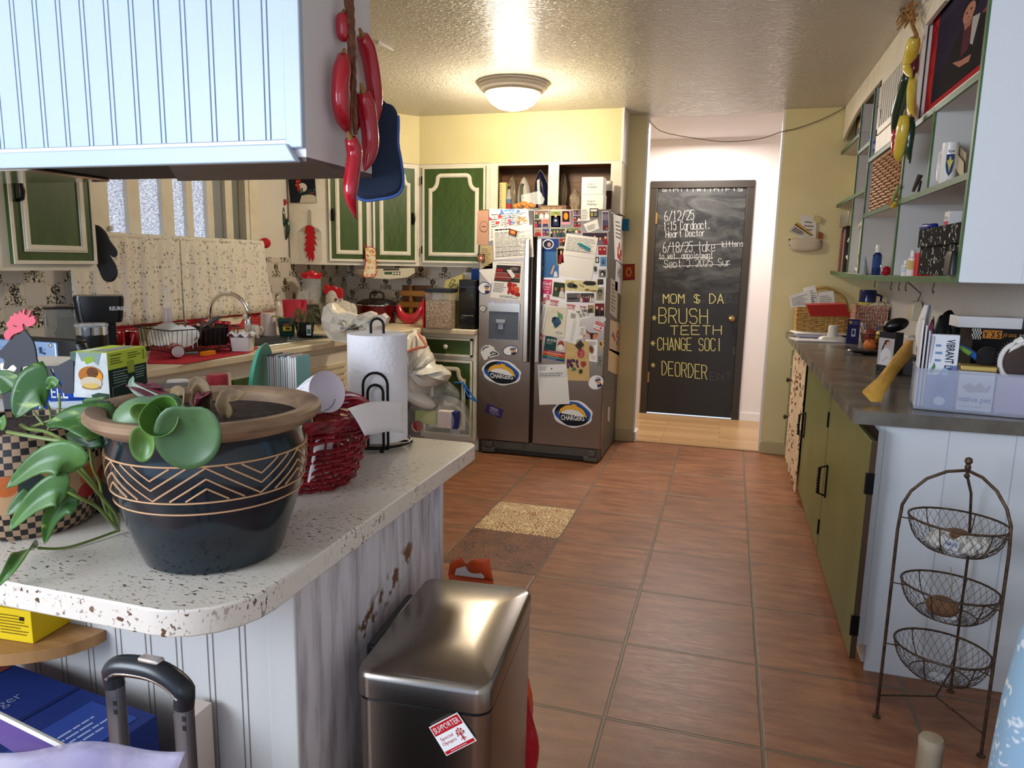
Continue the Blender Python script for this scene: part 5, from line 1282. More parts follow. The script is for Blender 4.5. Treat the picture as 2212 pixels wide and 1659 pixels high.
# panel between window and corner cabinet: picture, chili string, cutting board
PA, PB = V((-2.93,4.872,0)), V((-3.185,4.815,0)); pu = (PA-PB).normalized(); pn = V((pu.y,-pu.x,0))
PP = lambda x, y, k=0: Pp(x, y, PA, pn)+pn*k
q = Quad(PP(628,438), PP(684,438), PP(680,378), PP(622,378), pn)
m = MB(); q.slab(m, C(30,32,42), .008); 
for k in range(9):
    q.stroke(m, [(k*.12,0),(min(1,k*.12+.5),.5)], .0015, C(70,74,90), .0084)
q.pol(m,[(.36,.0),(1,.0),(1,.22),(.9,.28),(.7,.3),(.46,.26)],C(214,204,184),.0084); q.ellipse(m,.52,.55,.17,.16,C(228,222,206),.0086); q.ellipse(m,.44,.45,.09,.1,C(224,218,200),.0087)
q.pol(m,[(.30,.62),(.36,.72),(.42,.62),(.44,.45),(.38,.34),(.33,.42)],C(196,44,36),.0092); q.pol(m,[(.28,.70),(.30,.80),(.36,.84),(.40,.8),(.46,.84),(.46,.74),(.36,.7)],C(206,60,44),.0092); q.pol(m,[(.24,.64),(.31,.66),(.31,.6)],C(226,180,60),.0096)
for k in range(26):q.ellipse(m,random.uniform(.34,.96),.34+.10*random.uniform(-1,1)+.10*random.random(),.035,.03,random.choice([C(48,84,62),C(70,110,84),C(40,66,50),C(180,50,56)]),.0098+k*.0001,8)
one('rooster_picture', m, 'small square picture of a white hen above the clear cutting board', 'picture')
t = thing('cutting_board','clear cutting board with red chili cluster picture hanging beside the corner cabinet','cutting board',PP(668,560))
ol = [(643,500),(652,492),(662,488),(664,480),(664,456),(668,452),(672,456),(673,480),(675,488),(688,494),(694,502),(696,562),(692,568),(651,568),(646,564)]
obj('board',MB(mat('clear_acrylic',(226,222,214),.1,alpha=.16,spec=.8)).poly([PP(*p)for p in ol],pn*.006),t,bev=.001)
cl = [(661,490),(668,486),(678,490),(681,500),(683,506),(679,505),(685,518),(679,515),(687,532),(678,526),(682,542),(678,542),(680,556),(676,566),(672,556),(668,566),(666,552),(662,557),(664,545),(658,541),(663,530),(658,531),(663,518),(659,514),(665,504),(659,506)]
obj('chili_print', MB(C(188,30,34)).poly([PP(*p, .0065) for p in cl], pn*.0006), t, label='red chili print')
obj('straw_print',MB(C(206,176,100)).tube([PP(668,486,.007),PP(660,488,.007),PP(657,500,.007)],.0022,4),t)
STRAW = mat('straw', (168,124,66), .8, col2=(130,90,44), vs_=60)
def pepper(name, parent, pts, r, m, cap=True):
    sp = curve(pts, 12); n = len(sp)
    rs = [r*(.72+.28*min(1, i/2))*(1-.12*i/(n-1))*(1-max(0, (i/(n-1)-.55)/.45)**2*.92) for i in range(n)]
    o = obj(name, MB(m).tube(sp, rs, 12), parent, smooth=180)
    if cap:obj('stalk',MB(STRAW).tube([sp[0],sp[0]-(sp[1]-sp[0]).normalized()*r*.9],[r*.35,r*.15],6),o)
    return o
GLR = mat('glossy_red_ceramic',(176,20,40),.14,coat=.6); GLG = mat('glossy_green_ceramic',(28,58,40),.14,coat=.6); GLY = mat('glossy_yellow_ceramic',(214,182,52),.16,coat=.5,col2=(226,198,84),vs_=20)
GLM = mat('dark_maroon_ceramic', (92,14,24), .2, coat=.4)
t = thing('chili_string','small string of red and green ceramic chilies hanging beside the hen picture','chili string',PP(614,520,.02))
obj('straw_braid',MB(STRAW).tube([PP(606,370,.02),PP(609,410,.02),PP(614,446,.022)],[.006,.007,.008],7).tube([PP(610,380,.03),PP(613,420,.03),PP(613,446,.03)],.003,5),t)
pepper('pepper', t, [PP(617,432,.03), PP(620,438,.03), PP(616,446,.03)], .012, GLR)
pepper('pepper', t, [PP(613,446,.035), PP(616,465,.04), PP(618,482,.04), PP(614,495,.04)], .017, GLG)
pepper('pepper', t, [PP(609,466,.02), PP(610,490,.025), PP(614,510,.025), PP(617,527,.02)], .014, GLR)
pepper('pepper', t, [PP(624,474,.03), PP(626,495,.035), PP(624,508,.03), PP(619,520,.025)], .015, GLG)
one('yellow_note',MB(C(226,212,140)).poly([PP(608,527),PP(619,530),PP(620,565),PP(609,564)],pn*.001),'faded yellow paper strip on the panel below the chili string','note')

# ------------------------------------------------------------------ hood side: big ristra and blue mitt
HX = lambda x, y, k=.03: Xp(x, y, hx+k)
t = thing('chili_ristra','large string of glossy red chilies hanging on the side of the white hood','chili string',HX(765,470))
ROPE = mat('jute_rope', (132,84,58), .9, col2=(104,64,44), vs_=60, bump=.6, bs=120)
mb = MB(ROPE)
for ph in (0, 2.1, 4.2):
    pts = []
    for k in range(40):
        s = k/39; p = HX(752+16*s,-40+330*s-70*s*s*0,.035); pts.append(p+V((.006*cos(s*26+ph)*(1-.6*s),.006*sin(s*26+ph)*(1-.6*s),0)))
    mb.tube(pts, [.008*(1-.55*k/39) for k in range(40)], 6)
mb.tube([HX(768,120,.045), HX(760,200,.045), HX(757,292,.04)], .003, 5); obj('rope', mb, t)
for pts, r in (([HX(741,32,.02), HX(739,50,.02), HX(741,78,.02), HX(745,92,.02)], .016), ([HX(783,78,.03), HX(796,115,.03), HX(806,170,.03), HX(812,235,.03), HX(806,285,.03)], .0215), ([HX(742,122,.035), HX(736,170,.035), HX(735,220,.035), HX(742,262,.03), HX(756,292,.03)], .0215),
               ([HX(784,200,.05), HX(793,240,.05), HX(800,300,.05), HX(796,340,.05), HX(787,370,.045)], .023), ([HX(757,300,.06), HX(766,330,.06), HX(760,380,.06), HX(757,425,.06), HX(770,474,.055)], .0195), ([HX(768,215,.02), HX(770,245,.02), HX(772,285,.02)], .014)):
    pepper('pepper', t, pts, r, GLR)
bm = smooth_loop([(820,230),(842,227),(856,238),(861,262),(860,310),(866,345),(871,385),(868,410),(852,424),(815,431),(792,433),(776,427),(768,410),(772,360),(790,300),(806,250)],3)
t_,pts_,c_,n_ = mitt('oven_mitt',bm,(hx+.02,1.79,1.8),(.30,-.954,0),mat('navy_quilt',(34,46,70),.85,bump=.6,bs=18,bdist=.02),'navy quilted oven mitt with light blue edge hanging behind the red chilies',(C(78,108,176),list(range(8,36)),.0055))
obj('hook_cord', MB(C(60,60,80)).tube([pts_[2], V((hx+.001,1.75,pts_[2].z+.03))], .003, 6), t_)

# ------------------------------------------------------------------ appliances behind the boxes (left)
AY = 1.98
a0, a1 = Yp(-60,740,AY), Yp(178,740,AY); zt_ = Yp(100,731,AY).z
t = thing('metal_sheet','black-rimmed pale blue metal panel standing upright behind the rooster','panel',((a0.x+a1.x)/2,AY+.02,CT))
PBLUE = mat('pale_blue_metal', (150,176,214), .3, .4)
xb = Yp(122,760,AY).x
obj('plate', MB(PBLUE).box((a0.x,AY,CT+.001), (xb,AY+.03,zt_-.012)), t, bev=.006)
obj('rim', MB(BLACKP).box((a0.x,AY-.006,zt_-.012), (a1.x-.02,AY+.036,zt_)), t, bev=.004)
obj('side_cap',MB(BLACKP).loft([[(a_,b_,z_)for a_,b_ in rrect((xb+a1.x)/2,AY+.015,(a1.x-xb)/2-k_,.022,.02)]for z_,k_ in((CT+.001,0),(zt_-.03,0),(zt_-.012,.008),(zt_-.004,.03))]),t)
m = MB(CHROME); m.lathe([(.008,0),(.007,.004),(0,.006)], Yp(110,746,AY), 12, ax=(0,-1,0)); obj('bolt', m, t)
m = MB(C(70,84,110)); m.tube([Yp(86,750,AY-.004),Yp(87,762,AY-.006),Yp(96,764,AY-.004)],.0035,6); obj('latch_hook',m,t)
m = MB(C(110,132,170)).box((a0.x,AY-.002,Yp(50,753,AY).z),(xb-.05,AY+.001,Yp(50,751,AY).z)); obj('front_groove',m,t)

# coffee maker and frother
kc = Yp(216,690,2.62); kc.z = CT; KM = Matrix.Translation(kc)@Matrix.Rotation(.82,4,'Z')
fw = (kc-CAM).dot(_f)/FPX; KW = 47*fw; KT = Yp(216,638,kc.y).z-CT; KB = Yp(216,694,kc.y).z-CT
def KL(m): b_ = MB(m); b_.M = KM; return b_
t = thing('coffee_maker','black single-cup coffee maker with smoky water tank in front of the curtain','coffee maker',kc)
BG = mat('black_gloss_plastic', (14,14,16), .22)
obj('head',KL(BG).loft([[(x,y,z)for x,y in rrect(0,.0,KW*k,.085,.03)]for z,k in((KB,.86),(KB+.02,.92),(KT-.012,1),(KT,.97))]),t)
obj('column', KL(BG).box((KW*.2,-.03,.02), (KW*.62,.08,KB+.005)), t, bev=.006)
obj('base', KL(BG).loft([[(x,y,z) for x, y in rrect(0,.0,KW*.95,.10,.03)] for z in (.001,.025)]), t)
q = Quad(*[KM@V((x,-.0865,z))for x,z in((KW*.36,KB+.052),(KW*.99,KB+.052),(KW*.99,KB+.074),(KW*.36,KB+.074))],KM.to_3x3()@V((0,-1,0))); m = MB(); q.text(m,'KEURIG',.05,.1,1.0,.9,C(214,214,214),.001,.012); obj('brand_lettering',m,t)
WT = Yp(145,659,kc.y).z-CT; w0, w1 = -KW-.115, -KW+.02
obj('water_tank', KL(PLASG).box((w0,-.03,.03), (w1,.07,WT-.008)), t, bev=.008)
obj('tank_lid', KL(BG).box((w0-.003,-.034,WT-.008), (w1+.02,.074,WT)), t, bev=.003)
obj('water',KL(mat('tank_shade',(110,104,88),.2,alpha=.5)).box((w0+.05,-.02,.035),(w1-.006,.06,WT-.05)),t)
FYv = 2.35; c = Yp(201,750,FYv); r = 31*(c-CAM).dot(_f)/FPX
zt_ = Yp(201,699,FYv).z; zm = Yp(201,722,FYv).z; c = V((c.x,FYv,CT))
t = thing('milk_frother','black ribbed milk frother with steel band and clear lid before the coffee maker','frother',c)
rb = [(r*.95,.001),(r,.01)]; z = .012
while z < zm-CT-.004: rb += [(r,z),(r*.985,z+.003)]; z += .006
lath('body', t, c, rb+[(r,zm-CT)], BLACKP, 32)
lath('steel_band', t, c, [(r*.99,zm-CT),(r*.99,zt_-CT-.012)], CHROME, 32)
lath('lid', t, c, [(r*1.02,zt_-CT-.012),(r*1.06,zt_-CT-.006),(r*1.0,zt_-CT)], GLASS, 32)
obj('handle',MB(GLASS).tube([c+V((r*1.02,0,zt_-.008-CT)),c+V((r*1.3,-.01,zt_-.014-CT)),c+V((r*1.25,-.01,zm-CT))],.005,8),t)
# soda cans
CAN = mat('red_can', (168,16,28), .25, .6); ALUM = mat('aluminium', (206,206,208), .25, 1)
def can(c, ax, lab, shift=0):
    q_ = V((0,0,1)).rotation_difference(V(ax)); t = thing('soda_can',lab,'can',c,'red soda cans by the dish rack')
    obj('body',MB(CAN).lathe([(.0255,.003),(.0325,.012),(.0325,.104),(.028,.115)],c,28,ax=ax,cap=False),t)
    obj('lid',MB(ALUM).lathe([(.028,.1149),(.027,.1165),(.0255,.113),(.0,.113)],c,28,ax=ax),t); obj('bottom',MB(ALUM).lathe([(.0,.012),(.019,.009),(.0225,.001),(.0255,.0035)],c,28,ax=ax),t)
    g = MB(C(226,222,220)); g.mats = [C(226,222,220)]
    for i in range(6):
        a0_ = shift+.12*i; rr_ = .0327; zz_ = .03+.012*i
        g.add([c+q_@V((rr_*cos(a0_+da),rr_*sin(a0_+da),zz_+dz))for da,dz in((0,0),(.16,.002),(.2,.016),(.04,.014))],[(0,1,2,3)])
    obj('script_print', g, t)
    obj('tab', MB(ALUM).lathe([(.008,.1133),(.008,.1145),(0,.1145)], c, 12, ax=ax), t)
g1 = Zp(251,771,CT); g2 = Zp(287,768,CT)
d_ = V((g1.x,g1.y,0)).normalized()*.033
can(g1+d_, (0,0,1), 'red soda can standing beside the coffee maker', -1.2)
can(g2+d_, (0,0,1), 'red soda can standing next to the dish rack, behind the tea box', -1.2)
g3 = Zp(345,776,CT)
can(V((g3.x+.05,g3.y+.035,CT+.0385))-V((.62,-.75,0)).normalized()*.07,V((.75,-.64,0)),'red soda can lying on its side in front of the dish rack',2.2)
# red dish mat
mt = [Zp(318,786,CT), Zp(400,787,CT), Zp(535,764,CT), Zp(560,752,CT), Zp(470,738,CT), Zp(330,742,CT)]
one('dish_mat',MB(mat('red_cloth',(190,30,52),.9,bump=.5,bs=80)).poly([V((p.x,p.y,CT+.0005))for p in mt],(0,0,.004)),'red cloth drying mat under the dish rack','mat',bev=.0015)
MZ = CT+.005
# dish rack
D0,D1 = Zp(372,771,MZ),Zp(512,757,MZ); du_ = V((D1.x-D0.x,D1.y-D0.y,0)); dl_ = du_.length; du_.normalize(); dv_ = V((-du_.y,du_.x,0)); dv_ = dv_ if dv_.x<0 else-dv_
dd = .30; zr = Zp(372,771,MZ).z; hr = .105
RKW = mat('dark_rack_wire', (52,40,36), .4, .6)
P3 = lambda a, b, z: D0+du_*a+dv_*b+V((0,0,z))
t = thing('dish_rack', 'brown wire dish rack full of dishes on the red mat', 'dish rack', P3(dl_/2,dd/2,0))
fl_ = .02
mb = MB(RKW)
for z,o_ in((hr+fl_,.014),(fl_,0)):mb.tube([P3(-o_,-o_,z),P3(dl_+o_,-o_,z),P3(dl_+o_,dd+o_,z),P3(-o_,dd+o_,z)],.0028,6,closed=True)
obj('frame', mb, t)
mb = MB(RKW)
for k in range(15):
    a = dl_*k/14
    for b, o_ in ((0,-.014), (dd,.014)): mb.tube([P3(a,b,fl_), P3(a,b+o_,hr+fl_)], .0014, 5)
    mb.tube([P3(a,0,fl_), P3(a,dd,fl_)], .0014, 5)
for k in range(11):
    b = dd*k/10
    for a, o_ in ((0,-.014), (dl_,.014)): mb.tube([P3(a,b,fl_), P3(a+o_,b,hr+fl_)], .0014, 5)
for a in(dl_*.36,dl_*.72):mb.tube([P3(a-.008,.0,fl_),P3(a-.008,-.004,fl_+.055),P3(a,-.004,fl_+.066),P3(a+.008,-.004,fl_+.055),P3(a+.008,0,fl_)],.002,6)
obj('wires', mb, t, kind='stuff')
for a,b in((.05,.0),(dl_-.03,.0),(.05,dd),(dl_-.03,dd)):obj('foot',MB(BLACKP).lathe([(.009,0),(.009,.018)],P3(a,b,0),10),t)
WPL = mat('white_glazed', (232,228,222), .2)
def plate(c, ax, r, lab):
    one('plate',MB(WPL).lathe([(.001,.004),(r*.6,.004),(r*.95,.016),(r,.018),(r*.99,.021),(r*.93,.019),(r*.58,.008),(.001,.008)],c,36,ax=ax),lab,'plate','white plates in the dish rack')
plate(P3(.10,.07,fl_+.050), V((.25,-.55,.80)), .082, 'white plate leaning at the front of the dish rack')
plate(P3(.07,.17,fl_+.058),V((.2,-.6,.74)),.078,'white plate tilted behind the front plate in the dish rack')
lp0 = P3(dl_-.155,.04,fl_+.006)
t = thing('loaf_pan', 'black loaf pan standing in the dish rack', 'pan', lp0)
LPM = mat('black_bakeware', (30,29,29), .4)
rgs = []
for z, k in ((0,.86),(.003,.88),(.095,1.0),(.098,1.06),(.100,1.06),(.098,.97),(.006,.84)):
    rgs.append([lp0+du_*(.072+x)+dv_*(.055+y)+V((0,0,z+.004)) for x, y in rrect(0,0,.078*k,.052*k,.014,4)])
obj('pan', MB(LPM).loft(rgs), t)
obj('grip',MB(LPM).loft([[lp0+du_*(.072+x)+dv_*(.0-y)+V((0,0,.098+z))for x,y in((-.04,0),(.04,0),(.03,.016),(-.03,.016))]for z in(0,.005)]),t)
t = thing('kitchen_knife', 'gray-handled knife lying across the black loaf pan', 'knife', lp0+V((0,0,.11)))
ka, kb_ = Yp(447,703,lp0.y+.06), Yp(474,684,lp0.y+.12)
obj('handle',MB(C(84,84,86,r=.4)).tube(curve([ka,(ka+kb_)/2+V((0,0,.002)),kb_],8),[.008,.011,.012,.012,.012,.012,.012,.011,.008],8),t); obj('blade',MB(SS).tube([ka,ka-(kb_-ka)*.5],[.008,.003],4),t)
for i,(x0_,y0_,x1_,y1_,nm_,lab)in enumerate(((392,708,401,690,'knife','thin knife blade standing in the dish rack, pointing up left of the loaf pan'),(430,705,438,683,'spatula','gray spatula blade sticking out of the dish rack behind the loaf pan'))):
    a_, b_ = Yp(x0_,y0_+26,D0.y+.16), Yp(x1_,y1_,D0.y+.16)
    one(nm_,MB(SS).loft([[a_+V((-.008,0,0)),a_+V((.008,0,0)),a_+V((.008,.002,0)),a_+V((-.008,.002,0))],[b_+V((-.004,0,0)),b_+V((.006,0,-.012)),b_+V((.006,.002,-.012)),b_+V((-.004,.002,0))]]),lab,nm_)
one('dish_towel',MB(TDOT).sheet(lambda u,v:P3(dl_-.012+.02*u,.02+.22*u,fl_+.01+.115*v)+V((.012*sin(u*8),.01*sin(v*6+u*5),0)),12,10,th=.003),'red spotted dish towel draped at the end of the dish rack','towel',smooth=180)
oc = P3(.22,.12,fl_+.006)
t = thing('snack_packet', 'orange and silver packet among the dishes behind the loaf pan', 'packet', oc)
obj('packet',MB(mat('orange_foil',(206,110,50),.3,col2=(222,206,196),vs_=30,lo=.45,hi=.55)).sheet(lambda u,v:oc+du_*(.09*u)+dv_*(.02*sin(u*9))+V((0,0,.105*v+.008*sin(u*13))),10,6,th=.01),t,smooth=180)
one('fork_bunch',MB(CHROME).tube([P3(.17,.10,fl_),P3(.18,.11,fl_+.10)],.003,6).tube([P3(.19,.09,fl_),P3(.195,.10,fl_+.09)],.003,6),'steel cutlery standing in the dish rack','cutlery')
one('teal_knife',MB(C(118,178,176,r=.4)).tube([Zp(388,764,MZ+.012),Zp(428,762,MZ+.012)],[.004,.006],6),'pale teal knife lying on the red mat under the rack','knife')
one('orange_clip',MB(C(226,138,24,r=.35)).box(Zp(444,770,MZ)+V((0,0,.001)),Zp(452,766,MZ)+V((0,.01,.022))).box(Zp(450,768,MZ)+V((0,0,.004)),Zp(462,766,MZ)+V((.002,.012,.016))),'orange plastic clip on the red mat by the rack','clip',bev=.002)
cb = Zp(280,738,CT)
one('gray_green_carton',MB(C(132,126,104)).box((cb.x-.10,cb.y+.02,CT+.001),(cb.x+.06,cb.y+.14,Yp(280,707,cb.y+.02).z)),'flat gray-green carton behind the soda cans','box',bev=.002)
# soap bottle with tall pump
c, r, h = stand(366,742,695,20)
zt_ = Yp(366,695,c.y).z-CT; zp = Yp(366,652,c.y).z-CT; zq = Yp(366,620,c.y).z-CT
t = thing('soap_bottle', 'clear soap bottle with white pump and purple label behind the rack', 'bottle', c)
lath('body',t,c,[(r*.9,.001),(r,.008),(r,zt_*.72),(r*.9,zt_*.86),(r*.45,zt_*.98),(r*.38,zp-.035)],mat('clear_soap_bottle',(206,200,216),.08,alpha=.5),24)
d_,s_ = camdir(c); q = Quad(c+d_*(r+.001)-s_*r*.62+V((0,0,.02)),c+d_*(r+.001)+s_*r*.62+V((0,0,.02)),c+d_*(r+.001)+s_*r*.62+V((0,0,zt_*.72)),c+d_*(r+.001)-s_*r*.62+V((0,0,zt_*.72)),d_)
q = Quad(q.p[1], q.p[0], q.p[3], q.p[2], d_) if (q.p[1]-q.p[0]).cross(V((0,0,1))).dot(d_) < 0 else q
m = MB(); q.slab(m,C(176,160,206),.0006); q.rect(m,.1,.62,.9,.86,C(44,52,110),.001); q.lines(m,.2,.68,.8,.8,1,C(220,220,230),.0014); obj('label',m,t)
lath('collar',t,c,[(.019,zp-.035),(.020,zp-.02),(.017,zp-.008),(.006,zp),(.005,zq-.02)],C(232,228,220,r=.3),16)
obj('pump_head',MB(C(232,228,220,r=.3)).tube([c+V((0,0,zq-.02)),c+V((0,0,zq-.004))],.011,10).tube([c+V((.01,0,zq-.008)),c-s_*.0+V((-.03,.01,zq-.010)),c+V((-.055,.02,zq-.018))],[.007,.007,.004],8),t)
# faucet
fb = V((-2.99, Xp(453,690,-2.99).y, CT+.001)); sp_ = Xp(537,674,-2.74)
t = thing('faucet', 'chrome gooseneck faucet over the sink', 'faucet', fb)
zt_ = Xp(492,634,-2.87).z
e_ = V((sp_.x,sp_.y,0)); f0_ = V((fb.x,fb.y,0)); rad = (e_-f0_).length/2; dd_ = (e_-f0_).normalized(); zc = zt_-rad*1.02
pts = [fb+V((0,0,.02)),fb+V((0,0,zc-CT))]+[f0_+dd_*(rad-rad*cos(a))+V((0,0,zc+rad*1.02*sin(a)))for a in[R_(15*k)for k in range(1,12)]]+[e_+V((0,0,min(zc-.02,sp_.z)))]
obj('spout', MB(CHROME).tube(pts, .0125, 12), t, smooth=180)
lath('base', t, fb, [(.026,0),(.026,.012),(.016,.025),(.014,.04)], CHROME, 20)
obj('nozzle', MB(CHROME).cyl(pts[-1], pts[-1]-V((0,0,.03)), .015, .017, 14), t)
c2 = V((-2.93, Xp(532,700,-2.93).y, CT))
t = thing('faucet_lever', 'chrome side lever with white knob beside the faucet', 'faucet handle', c2)
zz = Xp(531,684,c2.x).z
lath('post',t,c2,[(.020,.0),(.020,.01),(.014,.02),(.015,zz-CT-.03),(.008,zz-CT-.01)],CHROME,16); obj('knob',MB(WPL).ell((c2.x,c2.y,zz),(.022,.022,.018),None,14,8),t)
# white tub with crumpled wrap, mug, cup, bottle
c, r, h = stand(525,762,728,22)
t = thing('food_tub', 'white plastic food tub with crumpled wrap on top near the sink', 'tub', c)
obj('tub',MB(mat('cloudy_tub',(214,206,200),.3)).loft([[(x,y,z)for x,y in rrect(c.x,c.y,r*k,r*.8*k,.012,4,.3)]for k,z in((.88,CT+.005),(1,CT+h))]),t)
obj('wrap',MB(mat('plastic_wrap',(232,230,232),.25,bump=.6,bs=30)).sheet(lambda u,v:V((c.x-r*1.1+2.4*r*u,c.y-r+2*r*v,CT+h+.006+.016*sin(u*7+v*3)**2+.012*sin(v*11))),14,10,th=.003),t,smooth=180)
def mug(px, yb, yt, hw, m, lab, hs=1, txt=None):
    c, r, h = stand(px, yb, yt, hw); t = thing('mug', lab, 'mug', c)
    lath('body',t,c,[(r*.85,.001),(r,.006),(r,h),(r*.93,h),(r*.92,.008),(.001,.007)],m,28,cap=False); d_,s_ = camdir(c)
    s2 = V((-s_.x,-s_.y,0)) if s_.x < 0 else s_; s2 = s2*hs
    obj('handle',MB(m).tube([c+s2*r*.95+V((0,0,h*.8)),c+s2*r*1.45+V((0,0,h*.78)),c+s2*r*1.6+V((0,0,h*.5)),c+s2*r*1.35+V((0,0,h*.22)),c+s2*r*.95+V((0,0,h*.2))],.006,8),t,smooth=180)
    if txt:
        rt = V((s2.x,s2.y,0))*hs; q = Quad(c+d_*(r+.001)-rt*r*.5+V((0,0,h*.4)),c+d_*(r+.001)+rt*r*.5+V((0,0,h*.4)),c+d_*(r+.001)+rt*r*.5+V((0,0,h*.62)),c+d_*(r+.001)-rt*r*.5+V((0,0,h*.62)),d_)
        m_ = MB(); q.text(m_, txt, 0,0,1,1, C(90,84,76), .0004); obj('lettering', m_, t)
    return t
mug(545,728,702,14, WPL, 'white mug standing between faucet and sink', 1, 'LOVE')
c, r, h = stand(580,726,676,18)
one('plastic_cup',MB(mat('pinkish_cup',(218,200,196),.35)).lathe([(r,.001),(r*.98,.006),(r*.80,h-.004),(r*.76,h),(.001,h)],c,28),'pale pink plastic cup standing upside down behind the sink','cup')
c, r, h = stand(600,700,638,12)
t = thing('bottle', 'white flask bottle with steel cap by the window edge', 'bottle', c)
lath('body',t,c,[(r*.95,.001),(r,.006),(r,h*.55),(r*.9,h*.66),(r*.55,h*.80)],mat('white_enamel',(226,216,212),.25),24); lath('cap',t,c,[(r*.58,h*.80),(r*.62,h*.82),(r*.62,h*.97),(r*.5,h)],mat('cap_white',(206,198,192),.3),20)
c, r, h = stand(638,708,648,26)
t = thing('bucket','pink plastic bucket with spout behind the herb pots','bucket',c); PNK = mat('pink_plastic',(196,52,82),.3)
lath('body',t,c,[(r*.82,.001),(r*.84,.006),(r,h-.004),(r*1.04,h),(r*.98,h-.002),(r*.8,.01)],PNK,32,cap=False); d_,s_ = camdir(c)
obj('spout',MB(PNK).poly([c+V((r*.75,-.02,h)),c+V((r*1.25,-.03,h-.004)),c+V((r*.95,-.03,h-.06))],(0,.03,0)),t)
# square green planter with price sticker
c, r, h = stand(621,728,688,18)
t = thing('square_planter','dark green square planter with yellow price sticker behind the sink','planter',c)
GP = mat('dark_teal_plastic', (18,66,58), .35)
obj('pot',MB(GP).loft([[(x,y,z)for x,y in rrect(c.x,c.y,r*k,r*k,.008,3,.5)]for k,z in((.82,CT+.001),(1.0,CT+h-.012),(1.08,CT+h-.012),(1.08,CT+h))]),t)
obj('soil',MB(SOIL).loft([[(x,y,z)for x,y in rrect(c.x,c.y,r*.95,r*.95,.008,3,.5)]for z in(CT+h*.6,CT+h+.002)]),t,kind='stuff')
d_,s_ = camdir(c); rt = s_ if s_.x>0 else-s_; q = Quad(c+d_*(r*1.18)-rt*r*.5+V((0,0,h*.35)),c+d_*(r*1.18)+rt*r*.5+V((0,0,h*.35)),c+d_*(r*1.18)+rt*r*.5+V((0,0,h*.6)),c+d_*(r*1.18)-rt*r*.5+V((0,0,h*.6)),d_)
m = MB(); q.slab(m,C(222,196,40),.001); q.rect(m,.35,.25,.8,.75,C(40,40,36),.0014); q.rect(m,.1,1.1,.75,1.6,C(170,74,50),.0002); obj('price_sticker',m,t)
leaf(t,[c+V((0,0,h)),Yp(580,682,c.y-.02),Yp(556,684,c.y-.03),Yp(546,695,c.y-.04)],.008,(0,-.4,1),STEM,.2)
# rosemary in a black nursery pot
c, r, h = stand(659,731,695,17)
t = thing('rosemary_plant', 'bushy rosemary in a black nursery pot at the sink edge', 'plant', c)
obj('pot',MB(BLACKP).loft([[(x,y,z)for x,y in rrect(c.x,c.y,r*k,r*k,.008,3,.9)]for k,z in((.78,CT+.001),(1.0,CT+h))]),t)
d_,s_ = camdir(c); rt = s_ if s_.x>0 else-s_; q = Quad(c+d_*r*1.25+rt*r*.2+V((0,0,h*.2)),c+d_*r*1.25+rt*r*.75+V((0,0,h*.2)),c+d_*r*1.3+rt*r*.75+V((0,0,h*.85)),c+d_*r*1.3+rt*r*.2+V((0,0,h*.85)),d_); m = MB(); q.slab(m,C(206,214,206),.0008); q.rect(m,.15,.15,.85,.6,C(70,110,120),.001); obj('plant_tag',m,t)
rn = random.Random(5); S = MB(mat('rosemary_stem',(118,112,72),.7)); Lf = MB(mat('rosemary_needle',(92,108,62),.6,col2=(70,88,50),vs_=30))
for k in range(34):
    a = rn.uniform(0,2*pi); l = rn.uniform(.06,.15); e = c+V((cos(a)*l*rn.uniform(.6,1.1)+rn.uniform(0,.05),sin(a)*l*.7,h+rn.uniform(-.05,.11)-.02))
    st = curve([c+V((cos(a)*.02,sin(a)*.02,h-.005)),(c+e)/2+V((0,0,h*.5+.05)),e],7); S.tube(st,.0016,4)
    for p0_, p1_ in zip(st[1:], st[2:]):
        for j in range(5):
            p = p0_.lerp(p1_,j/5); v_ = V((rn.uniform(-1,1),rn.uniform(-1,1),rn.uniform(-.2,1))).normalized()*.017; w_ = v_.orthogonal().normalized()*.0016
            Lf.add([p-w_, p+w_, p+v_], [(0,1,2)])
obj('stems', S, t, kind='stuff'); obj('needles', Lf, t, kind='stuff', smooth=0)
# teal-capped bottle
c, r, h = stand(646,686,617,8)
t = thing('water_bottle', 'clear bottle with teal cap standing left of the blender', 'bottle', c)
lath('body',t,c,[(r,.001),(r*1.5,.01),(r*1.5,h*.55),(r*.9,h*.78)],mat('aqua_clear',(150,200,196),.1,alpha=.45),20); lath('cap',t,c,[(r*.95,h*.78),(r*.95,h*.97),(r*.8,h)],C(40,142,136,r=.3),20)
# blender
c, r, h = stand(675,700,585,17)
t = thing('blender', 'clear blender jar with red lid and base below the chili panel', 'blender', c)
lath('base',t,c,[(r*1.15,.001),(r*1.15,.02),(r*.9,h*.34),(r*.7,h*.36)],mat('grey_blender_base',(92,88,86),.35),28)
lath('jar', t, c, [(r*.55,h*.36),(r*.8,h*.40),(r*1.15,h*.56),(r*1.2,h*.86)], GLASS, 32, cap=False)
lath('lid',t,c,[(r*1.28,h*.86),(r*1.3,h*.92),(r*1.42,h*.93),(r*1.35,h*.965),(r*.5,h*.97),(r*.45,h),(0,h)],mat('red_lid',(196,22,40),.3),32)
obj('blade_hub', MB(C(196,160,140,r=.3)).lathe([(r*.35,h*.37),(r*.3,h*.44),(0,h*.45)], c, 14), t)
obj('jar_handle',MB(GLASS).tube([c+V((-r*1.1,0,h*.82)),c+V((-r*1.8,0,h*.78)),c+V((-r*1.7,0,h*.6)),c+V((-r*.95,0,h*.5))],.007,8),t)
